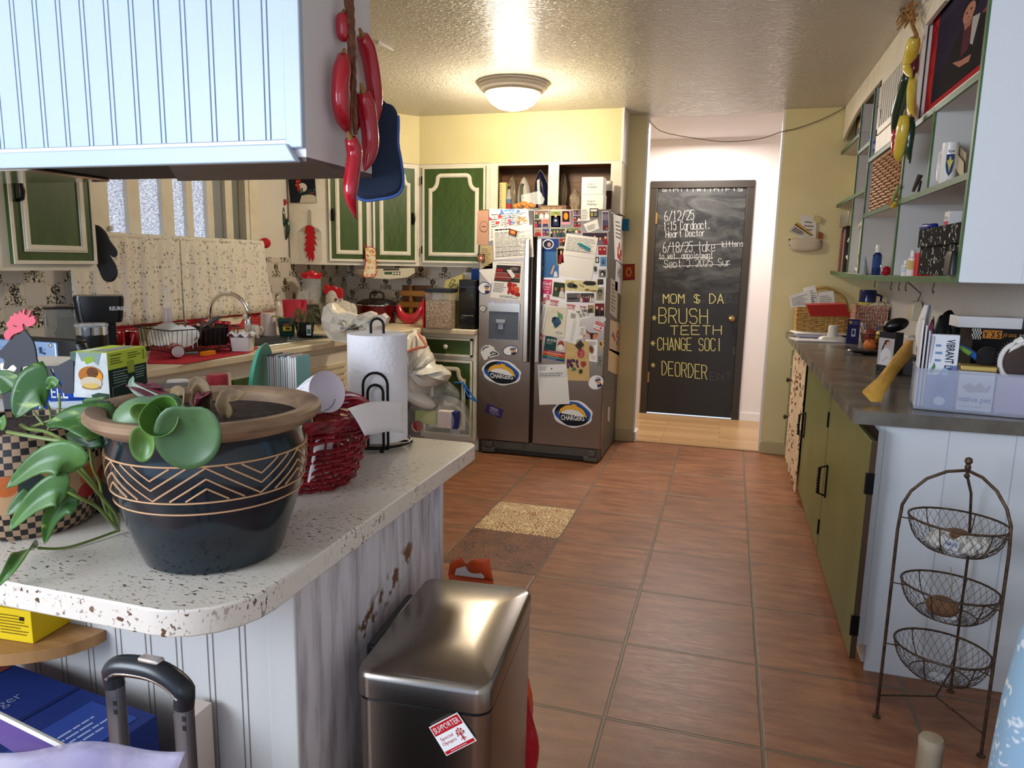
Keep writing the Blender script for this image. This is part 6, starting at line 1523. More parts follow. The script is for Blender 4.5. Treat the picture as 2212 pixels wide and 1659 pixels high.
# speckled fabric hen
c, r, h = stand(735,705,612,32)
t = thing('fabric_hen', 'speckled fabric hen with red comb between blender and slow cooker', 'ornament', c)
HEN = m_print('hen_speckle', (206,198,184), [(58,56,52)], 70, .38, .1, .85, .5)
obj('body',MB(HEN).ell(c+V((.02,0,h*.30)),(r*1.0,r*.7,h*.30),None,24,16).ell(c+V((-r*.35,-.01,h*.58)),(r*.62,r*.5,h*.34),None,20,14).ell(c+V((r*.95,0,h*.34)),(r*.35,r*.3,h*.2),None,14,10),t,smooth=180)
m = MB(mat('red_felt', (190,26,36), .85)); cz = c+V((-r*.35,-r*.42,h*.90))
m.poly([cz+V((x*r,0,z*h))for x,z in((-.6,-.16),(.75,-.26),(.8,-.06),(.55,.02),(.35,-.04),(.1,.05),(-.15,.0),(-.4,.09),(-.62,.02))],(0,.02,0)); obj('comb',m,t,bev=.004)
m = MB(C(120,56,40,r=.7)); [m.ell(c+V((x,-r*.52,z)),(.011,.006,.012),n=12,k=8)for x,z in((.0,h*.62),(-.05,h*.40))]; obj('button',m,t)
m = MB(mat('red_felt',(190,26,36),.85)); [m.ell(c+V((x,-r*.62,z)),(.02,.012,.018),n=12,k=8)for x,z in((-.07,h*.26),(.0,h*.14))]; obj('wattle',m,t)
# slow cooker
c, r, h = stand(815,700,656,46)
t = thing('slow_cooker', 'dark red slow cooker with black lid in the worktop corner', 'slow cooker', c)
lath('pot',t,c,[(r*.8,.004),(r*.92,.012),(r*.98,h*.5),(r*1.0,h*.9)],mat('dark_red_enamel',(96,12,18),.2,.3),40,sq=(1,.8)); lath('rim',t,c,[(r*1.0,h*.9),(r*1.04,h*.92),(r*1.04,h*.98),(r*.98,h)],CHROME,40,sq=(1,.8))
lath('foot_band',t,c,[(r*.86,.0),(r*.93,.02)],BLACKP,32,sq=(1,.8)); lath('lid',t,c,[(r*1.03,h*.985),(r*1.0,h*1.06),(r*.7,h*1.22),(r*.3,h*1.3),(0,h*1.31)],BG,36,sq=(1,.8))
obj('lid_handle',MB(BLACKP).tube([c+V((-.06,0,h*1.28)),c+V((-.055,0,h*1.55)),c+V((-.03,0,h*1.63)),c+V((.03,0,h*1.63)),c+V((.055,0,h*1.55)),c+V((.06,0,h*1.28))],.008,8),t)
for s in(-1,1):obj('side_handle',MB(BLACKP).box((c.x+s*r*.96,c.y-.05,CT+h*.5),(c.x+s*r*1.12,c.y+.05,CT+h*.6)),t,bev=.006)
# chili-shaped dish
g = Zp(885,701,CT)
t = thing('chili_dish', 'glossy red chili-shaped dish beside the cereal container', 'dish', g+V((0,.05,0)))
Yc_ = g.y+.05; cp = [Yp(861,658,Yc_),Yp(866,678,Yc_),Yp(880,690,Yc_),Yp(900,684,Yc_),Yp(912,664,Yc_),Yp(914,652,Yc_)]
for p in cp: p.z = max(p.z, CT+.036)
obj('chili',MB(GLR).tube(curve(cp,18),[.012,.018,.025,.03,.034,.036,.037,.038,.038,.037,.036,.034,.032,.03,.027,.024,.021,.018,.012],14),t,smooth=180)
lath('foot',t,(cp[2].x+.02,Yc_,CT),[(.03,.0),(.026,.012)],GLR,16); obj('stalk',MB(C(84,60,66)).tube([cp[-1],cp[-1]+V((.01,0,.05))],[.014,.004],8),t)
# wooden rack against the tiles
WY = 5.645; t = thing('wooden_rack','small wooden crate rack leaning on the printed tiles behind the chili dish','rack',Yp(892,675,WY))
PINE = mat('varnished_pine', (172,118,56), .4, col2=(140,92,40), vs_=5, stretch=(1,1,8))
a, b = Yp(869,700,WY), Yp(918,617,WY); a.z = CT+.001
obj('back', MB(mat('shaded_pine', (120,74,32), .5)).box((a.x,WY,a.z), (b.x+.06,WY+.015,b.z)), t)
m = MB(PINE)
for f in (0,.34,.68): z = a.z+(b.z-a.z)*f; m.box((a.x,WY-.06,z), (b.x+.06,WY-.001,z+.045))
m.box((a.x+(b.x-a.x)*.42,WY-.05,a.z), (a.x+(b.x-a.x)*.55,WY-.001,b.z)); obj('shelf_slat', m, t, kind='stuff')
# cereal container
ca, cb_ = Zp(918,709,CT), Zp(985,709,CT); cz_ = Yp(950,632,ca.y).z; lz = Yp(950,623,ca.y).z; dpt = .13
t = thing('cereal_container','clear bin of oat cereal with black lid beside the black oven','container',((ca.x+cb_.x)/2,ca.y+dpt/2,CT))
obj('bin',MB(mat('clear_bin',(214,208,200),.12,alpha=.3)).box((ca.x,ca.y,CT+.001),(cb_.x,ca.y+dpt,cz_)),t,bev=.008)
fz = Yp(950,650,ca.y).z
def m_oats():
    tt = NT('oat_rings'); vo = tt.n('TexVoronoi',{'Vector':tt.obj(),'Scale':75}); k = tt.ramp(vo.outputs[0],.15,.6)
    tt.base(tt.mix(k,lin((222,190,140)),lin((132,92,54)))); tt.bump(tt.math('SUBTRACT',1.0,vo.outputs[0]),.8,.008); tt.b.inputs['Roughness'].default_value = .8; return tt.m
obj('cereal',MB(m_oats()).box((ca.x+.004,ca.y+.004,CT+.004),(cb_.x-.004,ca.y+dpt-.004,fz)),t,kind='stuff')
obj('lid', MB(C(44,48,52,r=.35)).box((ca.x-.005,ca.y-.005,cz_), (cb_.x+.005,ca.y+dpt+.005,lz)), t, bev=.004)
one('red_tray',MB(C(190,26,40,r=.3)).box((ca.x-.02,ca.y+.0,CT+.001),(ca.x-.008,ca.y+.12,Yp(915,648,ca.y).z)),'thin red tray standing on edge against the cereal bin','tray',bev=.002)
# black oven
oa = Zp(988,711,CT); zt_ = Yp(1005,604,oa.y+.02).z; xo = -1.725
t = thing('toaster_oven','black countertop oven tucked beside the refrigerator','oven',((oa.x+xo)/2,oa.y+.15,CT))
obj('case', MB(BG).box((oa.x,oa.y+.02,CT+.008), (xo,5.4,zt_)), t, bev=.008)
obj('door_glass',MB(mat('oven_glass',(26,26,30),.05)).box((oa.x+.014,oa.y+.012,CT+.035),(xo-.01,oa.y+.021,zt_-.06)),t)
obj('rack_wire', MB(CHROME).tube([(oa.x+.03,oa.y+.010,CT+.10), (xo-.012,oa.y+.010,CT+.10)], .002, 5), t)
obj('control_strip', MB(C(34,34,36,r=.3)).box((oa.x+.01,oa.y+.014,zt_-.045), (xo-.01,oa.y+.021,zt_-.012)), t)
for x in (oa.x+.02, xo-.03): obj('foot', MB(BLACKP).box((x,oa.y+.03,CT+.0005), (x+.015,oa.y+.05,CT+.009)), t)
t = thing('bread_bag','yellow pita bread bag with black lettering behind the cereal bin','bag',(ca.x+.10,ca.y+.2,CT))
by = ca.y+.16; p = [Yp(944,640,by), Yp(1000,640,by), Yp(1003,592,by), Yp(962,606,by)]
q = Quad(V((p[0].x,by,CT+.001)),V((p[1].x-.03,by,CT+.001)),V((p[2].x-.02,by+.02,p[2].z)),p[3],(0,-1,.1)); m = MB(mat('yellow_bag',(178,158,52),.35)); q.slab(m,m.mats[0],.05,-.05); q.stroke(m,[(.25,.86),(.4,.97),(.6,.93),(.5,.86),(.35,.9)],.004,C(30,26,20),.001); q.text(m,'PITTAS',.30,.74,.92,.85,C(30,26,20),.001,.01); obj('bag',m,t)
bx = Yp(1008,600,5.1)
one('white_carton',MB(C(206,204,206)).box((Yp(1000,600,5.1).x,5.1,zt_+.001),(Yp(1018,600,5.1).x,5.22,Yp(1008,589,5.1).z)),'small white carton on top of the black oven, next to the blue one','box')
one('blue_carton',MB(C(30,74,160)).box((Yp(1019,600,5.1).x,5.1,zt_+.001),(xo,5.25,Yp(1025,581,5.1).z)),'blue carton on top of the black oven against the refrigerator','box')

# under-cabinet radio
RAY = 5.10; t_r = thing('under_cabinet_radio','beige radio mounted under the corner cabinet','radio',(0,0,0))
rc = lambda x, y, k=0: Pp(x, y, B+du*.2+dn*.02, dn)+dn*k
t_r.location = rc(840,600); W_[t_r.name] = Matrix.Translation(t_r.location)
BEI = mat('beige_plastic', (206,196,172), .4)
ol = [(783,581),(896,579),(897,590),(880,600),(840,604),(800,601),(784,592)]
obj('case', MB(BEI).poly([rc(*p) for p in ol], -dn*.22), t_r, bev=.004)
obj('display_panel',MB(C(216,208,188)).poly([rc(*p,.0005)for p in((827,587),(869,586),(868,599),(827,600))],dn*.002),t_r)
obj('display',MB(mat('lcd',(70,92,64),.2)).poly([rc(*p,.003)for p in((830,587),(847,587),(847,593),(830,593))],dn*.001),t_r)
m = MB(C(70,66,58))
for x in (851,857,863):
    for y in(588,593):m.poly([rc(x-2,y-1.4,.003),rc(x+2,y-1.4,.003),rc(x+2,y+1.4,.003),rc(x-2,y+1.4,.003)],dn*.001)
m.poly([rc(828,580.5,.0005), rc(862,580,.0005), rc(862,584,.0005), rc(828,584.5,.0005)], dn*.002)
obj('buttons', m, t_r, kind='stuff')
one('power_cord',MB(C(176,168,150)).tube(curve([Yp(784,600,5.3),Yp(778,620,5.4),Yp(764,640,5.5),Yp(762,662,5.6),V((Yp(762,700,5.6).x,5.62,CT+.006))],18),.004,6),'pale power cord hanging down beside the slow cooker','cord')
m2 = smooth_loop([(789,536),(800,534),(810,540),(811,560),(813,585),(808,597),(795,599),(786,599),(784,590),(789,570),(789,552)],3)
MPR = m_print('chili_print_cotton', (226,214,186), [(196,50,36),(206,160,50)], 34, .5, .08, .85, .42)
mitt('pot_holder',m2,B+du*.33+dn*.04,dn,MPR,'red-edged pot holder with chili print hanging between the corner cabinet doors',(C(176,30,32),list(range(0,33)),.004),.012,(C(176,30,32),[(789,536),(786,526),(790,534)]))
# crumpled white paper bag
g = Zp(742,741,CT); g.z = CT
t = thing('paper_bag','crumpled white paper bag on the worktop edge beside the sink','bag',g+V((.05,.05,0)))
ol = [(716,738),(700,716),(693,688),(699,664),(710,655),(718,654),(727,664),(733,674),(752,672),(775,680),(800,672),(812,678),(815,690),(830,676),(842,684),(836,700),(826,712),(838,716),(825,733),(790,740),(750,742)]
n_ = len(ol); base_y = g.y+.03; rings = []
cc = Yp(765,708,base_y)
for k, s in enumerate((1, .96, .82, .6, .32, .08)):
    ring = []
    for i, (x, y) in enumerate(ol):
        p = Yp(x,y,base_y); q_ = cc+(p-cc)*s; dep = .055*sin(pi*k/10)*(1+.6*sin(i*2.3+k*1.7)); ring.append(V((q_.x,base_y-dep+.012*sin(i*4+k),max(q_.z+.006*sin(i*5.1+k*2)*(k>0),CT+.002))))
    rings.append(ring)
back = [[V((p.x, base_y+.10*sin(pi*k/10), max(p.z, CT+.002))) for p in r] for k, r in enumerate(rings)]
PBM = mat('white_waxed_paper', (236,226,208), .3, bump=.7, bs=14, bdist=.02)
obj('bag', MB(PBM).loft(list(reversed(back))[:-1]+rings), t, smooth=28)
# knob on sash
one('sash_knob',MB(WPL).ell(Xp(240,493,LW-.002),(.012,.014,.014),None,12,8),'white round knob on the window sash above the curtain','knob')

# ------------------------------------------------------------------ rubbish bags in front of the base cabinets
WB = mat('white_bin_liner',(226,222,212),.32,bump=.7,bs=9,bdist=.03,col2=(206,202,190),vs_=6); CLB = mat('clear_bin_liner',(214,212,208),.16,alpha=.22,bump=.9,bs=9,bdist=.03)
GF = V((-1.93,4.58,0))
def gp(x, y, Y): return Yp(x, y, Y)
t = thing('recycling_bag','clear bag of recyclables on the floor before the base cabinet','bag',GF+V((0,-.02,0)))
zc_ = gp(945,900,4.50)
mb = bag('x',V((zc_.x,4.52,0)),(.245,.17,.24),CLB,None,None,14,amp=.20); obj('film',mb,t,smooth=180)
top = gp(930,845,4.5); mb = bag('x',V((top.x-.03,4.55,.36)),(.19,.14,.13),CLB,None,None,4,amp=.22); obj('gathered_neck',mb,t,smooth=180)
one('milk_jug',MB(mat('milky_plastic',(216,210,200),.35)).ell(gp(905,862,4.44),(.13,.06,.05),None,20,12,rot=Matrix.Rotation(.35,3,'Y')),'cloudy plastic jug inside the clear recycling bag','jug',smooth=180)
p = gp(964,905,4.42); one('juice_carton',MB(C(224,206,196)).box(p+V((-.055,-.02,-.06)),p+V((.045,.04,.055)),C(224,206,196)).box(p+V((.0455,-.02,-.06)),p+V((.085,.04,.055)),C(40,48,110)),'pink and navy drink carton inside the clear recycling bag','carton',bev=.003)
p = gp(925,900,4.44); one('lime_carton',MB(C(176,190,84)).box(p+V((-.09,-.02,-.05)),p+V((.06,.04,.04)),C(176,190,84)),'lime green packet inside the clear recycling bag','packet',bev=.004)
p = gp(898,925,4.40); one('soup_cup',MB(C(150,32,34)).lathe([(.03,0),(.036,.05)],p,20,C(150,32,34),ax=(.6,-.5,.5)).lathe([(.0362,.015),(.0366,.035)],p,20,C(226,216,210),ax=(.6,-.5,.5)),'red and white cup inside the clear recycling bag','cup')
p = gp(985,915,4.45); one('clear_bottle',MB(GLASS).lathe([(.03,0),(.034,.02),(.034,.12),(.015,.17)],p+V((0,0,-.07)),18,ax=(-.2,-.3,1)),'clear plastic bottle at the edge of the recycling bag','bottle')
p = gp(898,945,4.42); one('plastic_bottle',MB(GLASS).lathe([(.03,0),(.034,.02),(.034,.13),(.015,.18),(.015,.2)],V((p.x,p.y,.06)),18,ax=(1,-.2,.1)),'clear bottle lying at the bottom of the recycling bag','bottle')
t = thing('trash_bag','full white bin bag with coral drawstring leaning on the base cabinet','bag',gp(905,800,4.50).to_tuple()[:2]+(.48,))
ol = [(868,758),(874,735),(888,716),(905,718),(918,742),(925,756),(936,772),(938,784),(968,802),(974,812),(960,824),(930,838),(915,858),(888,862),(872,850),(864,820),(864,780)]
by = 4.50; cc = gp(905,800,by); rings = []
for k in range(11):
    s = sin(pi*(.02+.96*k/10)); y_ = by-.13*cos(pi*k/10); rings.append([cc+(gp(x,y,by)-cc)*s+V((0,(y_-by)*(1+.2*sin(i*2.1)),.012*sin(i*3+k)))for i,(x,y)in enumerate(smooth_loop(ol,2))])
obj('sack', MB(WB).loft(list(reversed(rings))), t, smooth=60)
obj('tail',MB(WB).loft([[gp(x,y,4.50+.05*sin(i))for i,(x,y)in enumerate(r)]for r in([(870,750),(900,765),(925,755),(900,745)],[(876,728),(898,735),(915,742),(896,722)],[(890,713),(896,712),(900,714),(896,716)])]),t,smooth=60)
COR = mat('coral_ribbon', (226,140,116), .4)
obj('drawstring',MB(COR).tube(curve([gp(866,772,4.40),gp(880,760,4.38),gp(902,752,4.38),gp(920,748,4.38),gp(914,735,4.40),gp(902,718,4.45)],16),[.004]+[.010]*15+[.006],6),t,label='coral drawstring')
one('blue_strap',MB(mat('blue_ribbon',(30,104,180),.3)).tube(curve([gp(982,826,4.6),gp(1000,828,4.55),gp(1014,846,4.55),gp(1028,866,4.56)],14),.006,6).tube(curve([gp(1000,828,4.55),gp(1012,856,4.53),gp(1030,868,4.56)],10),.006,6),'bright blue drawstring of the recycling bag hanging before the cabinet door','strap')
# ------------------------------------------------------------------ single-stroke hand lettering (grid 4 wide, 6 high)
_G = {'A':'00 26 40/12 32','B':'00 06 36 45 44 33 03/33 42 41 30 00','C':'45 36 16 05 01 10 30 41','D':'00 06 26 44 42 20 00','E':'46 06 00 40/03 33','F':'00 06 46/03 33','G':'45 36 16 05 01 10 30 41 43 23','H':'00 06/40 46/03 43','I':'20 26','K':'00 06/46 03 40','L':'06 00 40','M':'00 06 23 46 40','N':'00 06 40 46','O':'10 01 05 16 36 45 41 30 10','P':'00 06 36 45 44 33 03','R':'00 06 36 45 44 33 03/23 40','S':'45 36 16 05 04 13 33 42 41 30 10 01','T':'06 46/26 20','U':'06 01 10 30 41 46','V':'06 20 46','W':'06 10 24 30 46','Y':'06 23 46/23 20',
'a':'44 24 03 01 10 30 41/44 40','c':'43 34 14 03 01 10 30 41','d':'42 34 14 03 01 10 30 42/46 40','e':'02 42 43 34 14 03 01 10 30 41','h':'00 06/03 14 34 43 40','i':'20 24/25 26','k':'00 06/34 02 40','l':'26 20','m':'00 04/03 14 23 20/23 34 43 40','n':'00 04/03 14 34 43 40','o':'10 01 03 14 34 43 41 30 10','p':'04 00/03 14 34 43 41 30 10 01','r':'00 04/02 14 34','s':'43 34 14 03 32 41 30 10','t':'26 21 30/14 34','u':'04 01 10 30 41/44 40','v':'04 20 44',
'0':'10 01 05 16 36 45 41 30 10','1':'15 26 20','2':'05 16 36 45 43 00 40','3':'05 16 36 45 34 23 34 42 41 30 10 01','5':'46 06 04 34 42 30 10 01','6':'36 15 02 10 30 41 42 33 13 02','8':'13 04 05 16 36 45 44 33 13 02 01 10 30 41 42 33','/':'00 46','|':'20 26','.':'20 21',',':'20 10','&':'40 05 16 26 05 01 10 42','$':'45 16 04 42 30 01/26 20','*':'11 35/31 15/03 43',':':'21 22/24 25','-':'03 43'}
def hand(q, mb, txt, u0, v0, u1, v1, w, m, jit=.35, sl=.0):
    rn = random.Random(len(txt)*7+ord(txt[0])); n = len(txt); cw = (u1-u0)/n; ch = (v1-v0)
    for i, c in enumerate(txt):
        for st in _G.get(c, '').split('/'):
            pts = [((u0+(i+.08)*cw+(int(p[0])/4*.74+rn.uniform(-.05,.05)*jit)*cw),v0+(int(p[1])/6+rn.uniform(-.05,.05)*jit)*ch+sl*(i/n))for p in st.split()]
            if len(pts) > 1: q.stroke(mb, pts, w, m)
CHY = mat('yellow_chalk',(196,186,120),.95); CHW = mat('white_chalk',(190,188,184),.95); CHF = mat('faint_chalk',(74,73,70),.95)
Z8 = lambda x, y: Yp(1370+x/3.016, 380+y/3.016, Yd-.0085)
def chalk(name, txts, m, w):
    for txt, x0, x1, yt, yb, tl in txts:
        mb = MB(m); q = Quad(Z8(x0,yb+tl),Z8(x1,yb),Z8(x1,yt),Z8(x0,yt+tl),(0,-1,0)); hand(q,mb,txt,0,0,1,1,w,m); obj(name,mb,slab,label='%s handwriting'%name.split('_')[0])
chalk('white_chalk_writing',[('6/12/25',195,395,222,285,8),('1:15 Cardoact.',190,500,290,345,10),('Heart Doctor',205,465,348,392,10),('6/18/25 take',185,530,425,492,8),('kittens',572,712,422,458,6),('to vet. appointment',160,515,495,535,8),('Sept 3,2025 Sur',195,635,535,585,14),('S|M|T|W|Th|F|S',180,712,74,98,4)],CHW,.0045)
chalk('yellow_chalk_writing',[('MOM $ DA',185,590,770,830,0),('BRUSH',155,490,868,965,-8),('TEETH',230,580,975,1032,2),('CHANGE SOC|',150,575,1060,1140,-6),('DEORDER',178,480,1235,1325,-30),('*',115,150,905,945,0),('*',105,142,1070,1110,0),('*',108,142,1215,1250,0)],CHY,.0075)
chalk('faint_chalk_writing',[('ENT',490,640,1280,1330,0),('D',590,640,775,830,0),('$',640,660,1120,1165,0)],CHF,.006)
mb = MB(CHW); q = Quad(Z8(100,1600), Z8(700,1600), Z8(700,50), Z8(100,50), (0,-1,0))
for pts in([(.2,.745),(.95,.757)],[(.1,.695),(.66,.70)],[(.15,.662),(.88,.672)]):q.stroke(mb,pts,.004,CHW)
obj('strike_line', mb, slab)

# ------------------------------------------------------------------ papers, photographs and magnets on the fridge
A5 = lambda x, y: (1010+x/5.531, 340+y/5.531)
B6 = lambda x, y: (1010+x/4.046, 600+y/4.046)
def fq(f, pts, off=.0005):
    p = [Yp(*f(*a),FY)for a in pts]; return Quad(*[V((v.x,FY-off,v.z))for v in(p[3],p[2],p[1],p[0])],(0,-1,0))
def rectpts(x0, y0, x1, y1): return [(x0,y0),(x1,y0),(x1,y1),(x0,y1)]
PAPER = mat('printer_paper', (232,228,220), .75); INK = C(96,94,92); DK = C(34,32,34)
def item(name,lab,cat,f,pts,draw,base=PAPER,off=.0005,th=.0009,group='papers and magnets on the refrigerator'):
    q = fq(f,pts if len(pts)==4 and isinstance(pts[0],tuple)else rectpts(*pts),off); m = MB(); q.slab(m,base,th); q.h = th
    if draw: draw(q, m, th+.0003)
    return one(name, m, lab, cat, group)
SKIN = [(206,160,134),(176,124,98),(222,180,156)]; HAIRC = [(40,30,26),(70,46,32),(110,84,60)]; CLO = [(46,52,90),(150,40,48),(216,212,206),(60,80,60),(30,30,34),(120,96,130)]
def people(n, bg, seed=0, sky=None):
    def dr(q, m, h):
        rn = random.Random(seed); q.rect(m, .04,.04,.96,.96, C(*bg), h)
        if sky: q.rect(m, .04,.6,.96,.96, C(*sky), h+.0001)
        for i in range(n):
            u = (i+.5)/n; s = .9/n; k = C(*rn.choice(CLO)); hz_ = rn.uniform(.5,.68)
            q.pol(m,[(u-s*.48,.05),(u+s*.48,.05),(u+s*.4,hz_-.18),(u+s*.15,hz_-.08),(u-s*.15,hz_-.08),(u-s*.4,hz_-.18)],k,h+.0003+.0001*i)
            q.ellipse(m,u,hz_+.03,min(.16,s*.30),.14,C(*rn.choice(HAIRC)),h+.0008,12); q.ellipse(m,u,hz_,min(.14,s*.25),.12,C(*rn.choice(SKIN)),h+.0011,12)
    return dr
def textpage(title=True, n=12, tab=False, u=(.06,.94)):
    def dr(q, m, h):
        if title: q.lines(m, u[0],.88,u[0]+.5*(u[1]-u[0]),.96, 1, DK, h, .5)
        q.lines(m, u[0],.08,u[1],.85, n, INK, h, .28)
        if tab:
            for i in range(tab+1): q.rect(m, .05,.08+.74*i/tab,.95,.084+.74*i/tab, INK, h)
            for i in range(6): q.rect(m, .05+.18*i,.08,.054+.18*i,.82, INK, h)
    return dr
def seq(*fs):
    def dr(q, m, h):
        for f in fs: f(q, m, h)
    return dr
R = lambda u0, v0, u1, v1, c, dh=0: (lambda q, m, h: q.rect(m, u0, v0, u1, v1, C(*c), h+dh))
E_ = lambda u, v, ru, rv, c, dh=.0003: (lambda q, m, h: q.ellipse(m, u, v, ru, rv, C(*c), h+dh))
P_ = lambda pts, c, dh=.0003: (lambda q, m, h: q.pol(m, pts, C(*c), h+dh))
T_ = lambda s,u0,v0,u1,v1,c,dh=.0006,b=.0:(lambda q,m,h:q.text(m,s,u0,v0,u1,v1,C(*c),h+dh,b))
L_ = lambda u0, v0, u1, v1, n, c, dh=.0003: (lambda q, m, h: q.lines(m, u0, v0, u1, v1, n, C(*c), h+dh))
def blobs(box, n, cols, r=.04, seed=1):
    def dr(q, m, h):
        rn = random.Random(seed)
        for i in range(n):q.ellipse(m,rn.uniform(box[0],box[2]),rn.uniform(box[1],box[3]),r*rn.uniform(.6,1.3),r*rn.uniform(.6,1.3),C(*rn.choice(cols)),h+.0002+.00002*i,9)
    return dr
# freezer door
item('paper_bag','pinkish brown folded paper with a ring emblem at the freezer door corner','paper',A5,[(120,635),(250,632),(250,1045),(112,1045)],seq(E_(.6,.53,.38,.16,(70,44,38)),E_(.6,.53,.35,.147,(190,146,122),.0006),R(.38,.52,.82,.54,(70,44,38),.0009)),C(190,146,122))
item('calendar','menu calendar with red and blue festive drawings on the freezer door','calendar',A5,[(258,615),(725,618),(740,830),(258,1005)],seq(textpage(False,10,4),blobs((.02,.45,.3,.75),10,[(196,70,80),(226,222,224)],.05),blobs((.2,.82,.75,.97),12,[(90,130,190),(120,160,210)],.045,3),blobs((.5,.35,.65,.7),8,[(206,90,110),(90,120,180)],.04,4),blobs((.74,.3,.92,.6),8,[(190,150,90),(160,120,110)],.05,5)))
item('calendar','plain white menu calendar with a table grid on the freezer door','calendar',A5,[(300,840),(775,805),(790,1190),(315,1225)],textpage(True,20,5),off=.002)
item('magnet','small dark magnet with orange picture holding the white calendar','magnet',A5,[(505,850),(597,880),(582,942),(493,910)],seq(R(.12,.12,.88,.88,(196,84,40)),E_(.5,.5,.25,.3,(226,150,80))),DK,.0034,.004)
item('paper_note','mottled tan parchment sheet below the freezer calendars','paper',A5,[(150,1050),(300,1055),(300,1330),(165,1335)],L_(.1,.1,.9,.9,10,(140,120,86)),mat('parchment',(196,176,134),.8,col2=(172,150,106),vs_=40))
item('magnet','round military badge magnet on the parchment','magnet',A5,(122,1155,206,1250),seq(E_(.5,.5,.5,.5,(40,36,30)),E_(.5,.5,.44,.44,(176,150,90),.0006),E_(.5,.5,.36,.36,(150,36,34),.0009),E_(.5,.5,.18,.2,(216,206,186),.0012)),C(40,36,30),.003,.003)
item('paper_note','tilted blank white sheet behind the flyer','paper',A5,[(135,1350),(330,1235),(380,1440),(272,1515)],None)
item('flyer','cooking class flyer with dark photos and red flowers on the freezer door','flyer',A5,[(345,1240),(668,1252),(640,1712),(270,1672)],seq(T_('Community Food & Friends',.06,.93,.94,.97,(60,56,56)),R(.04,.70,.92,.90,(50,42,44)),R(.05,.72,.3,.80,(150,36,40),.0005),E_(.7,.82,.15,.05,(110,100,96),.0006),R(.04,.58,.92,.69,(140,64,58)),R(.04,.46,.92,.57,(66,58,52)),R(.04,.50,.6,.57,(120,44,40),.0005),L_(.06,.16,.5,.42,6,(80,76,74)),blobs((.56,.14,.9,.40),26,[(186,50,36),(206,84,60),(150,36,30)],.06,8),L_(.3,.03,.95,.10,2,(90,86,84))),off=.0024)
item('magnet','white twisted clip magnet pinned on the flyer','magnet',A5,[(470,1345),(520,1340),(572,1420),(540,1448)],None,C(226,220,210),.0040,.006)
def oval(bg,rim):return seq(E_(.5,.5,.5,.5,rim),E_(.5,.5,.45,.43,(232,230,226),.0005),T_('SHE IS',.10,.52,.40,.66,(190,60,70)),T_('STRONG',.10,.34,.42,.48,(190,60,70)),P_([(.5,.1),(.85,.1),(.8,.38),(.56,.38)],(40,40,60),.0007),E_(.67,.52,.18,.24,(222,170,130),.0008),P_([(.48,.60),(.5,.76),(.67,.86),(.84,.76),(.86,.60)],(170,170,176),.0010),R(.48,.56,.86,.66,(40,44,80),.0013),E_(.67,.46,.04,.04,(40,36,36),.0016))
def stick(name, lab, cat, f, pts, dr, off=.0006): # die-cut sticker without a square backing
    q = fq(f,pts if isinstance(pts[0],tuple)else rectpts(*pts),off); m = MB(); dr(q,m,0); return one(name,m,lab,cat,'papers and magnets on the refrigerator')
stick('sticker','oval soldier sticker with blue rim beside the flyer','sticker',A5,(125,1485,285,1637),oval(0,(40,56,110)))
item('magnet','small tilted square magnet with sketch beside the dispenser','magnet',B6,[(125,238),(172,262),(142,306),(94,272)],seq(R(.1,.1,.9,.9,(214,208,190)),P_([(.3,.5),(.7,.6),(.6,.35)],(90,100,110),.0006)),DK,.0005,.003)
stick('magnet','white football helmet magnet above the lower oval team magnet','magnet',B6,(113,588,276,720),seq(P_([(.0,.5),(.06,.78),(.25,.98),(.5,1),(.72,.86),(.78,.66),(1,.45),(.97,.32),(.66,.2),(.52,.16),(.42,.3),(.36,.05),(.2,.0)],(226,222,214),0),P_([(.07,.55),(.12,.78),(.3,.9),(.45,.92),(.45,.86),(.3,.82),(.17,.7)],(50,62,100)),E_(.58,.46,.06,.08,(40,40,44)),P_([(.62,.62),(.74,.56),(.95,.46),(.93,.36),(.68,.3),(.5,.24),(.52,.30),(.66,.36),(.86,.42),(.62,.54)],(44,44,48),.0006),P_([(.70,.36),(.74,.50),(.70,.50)],(44,44,48),.0006)))
stick('sticker','oval soldier sticker with blue rim below the dispenser','sticker',B6,[(303,600),(440,583),(450,672),(312,690)],oval(0,(40,50,96)))
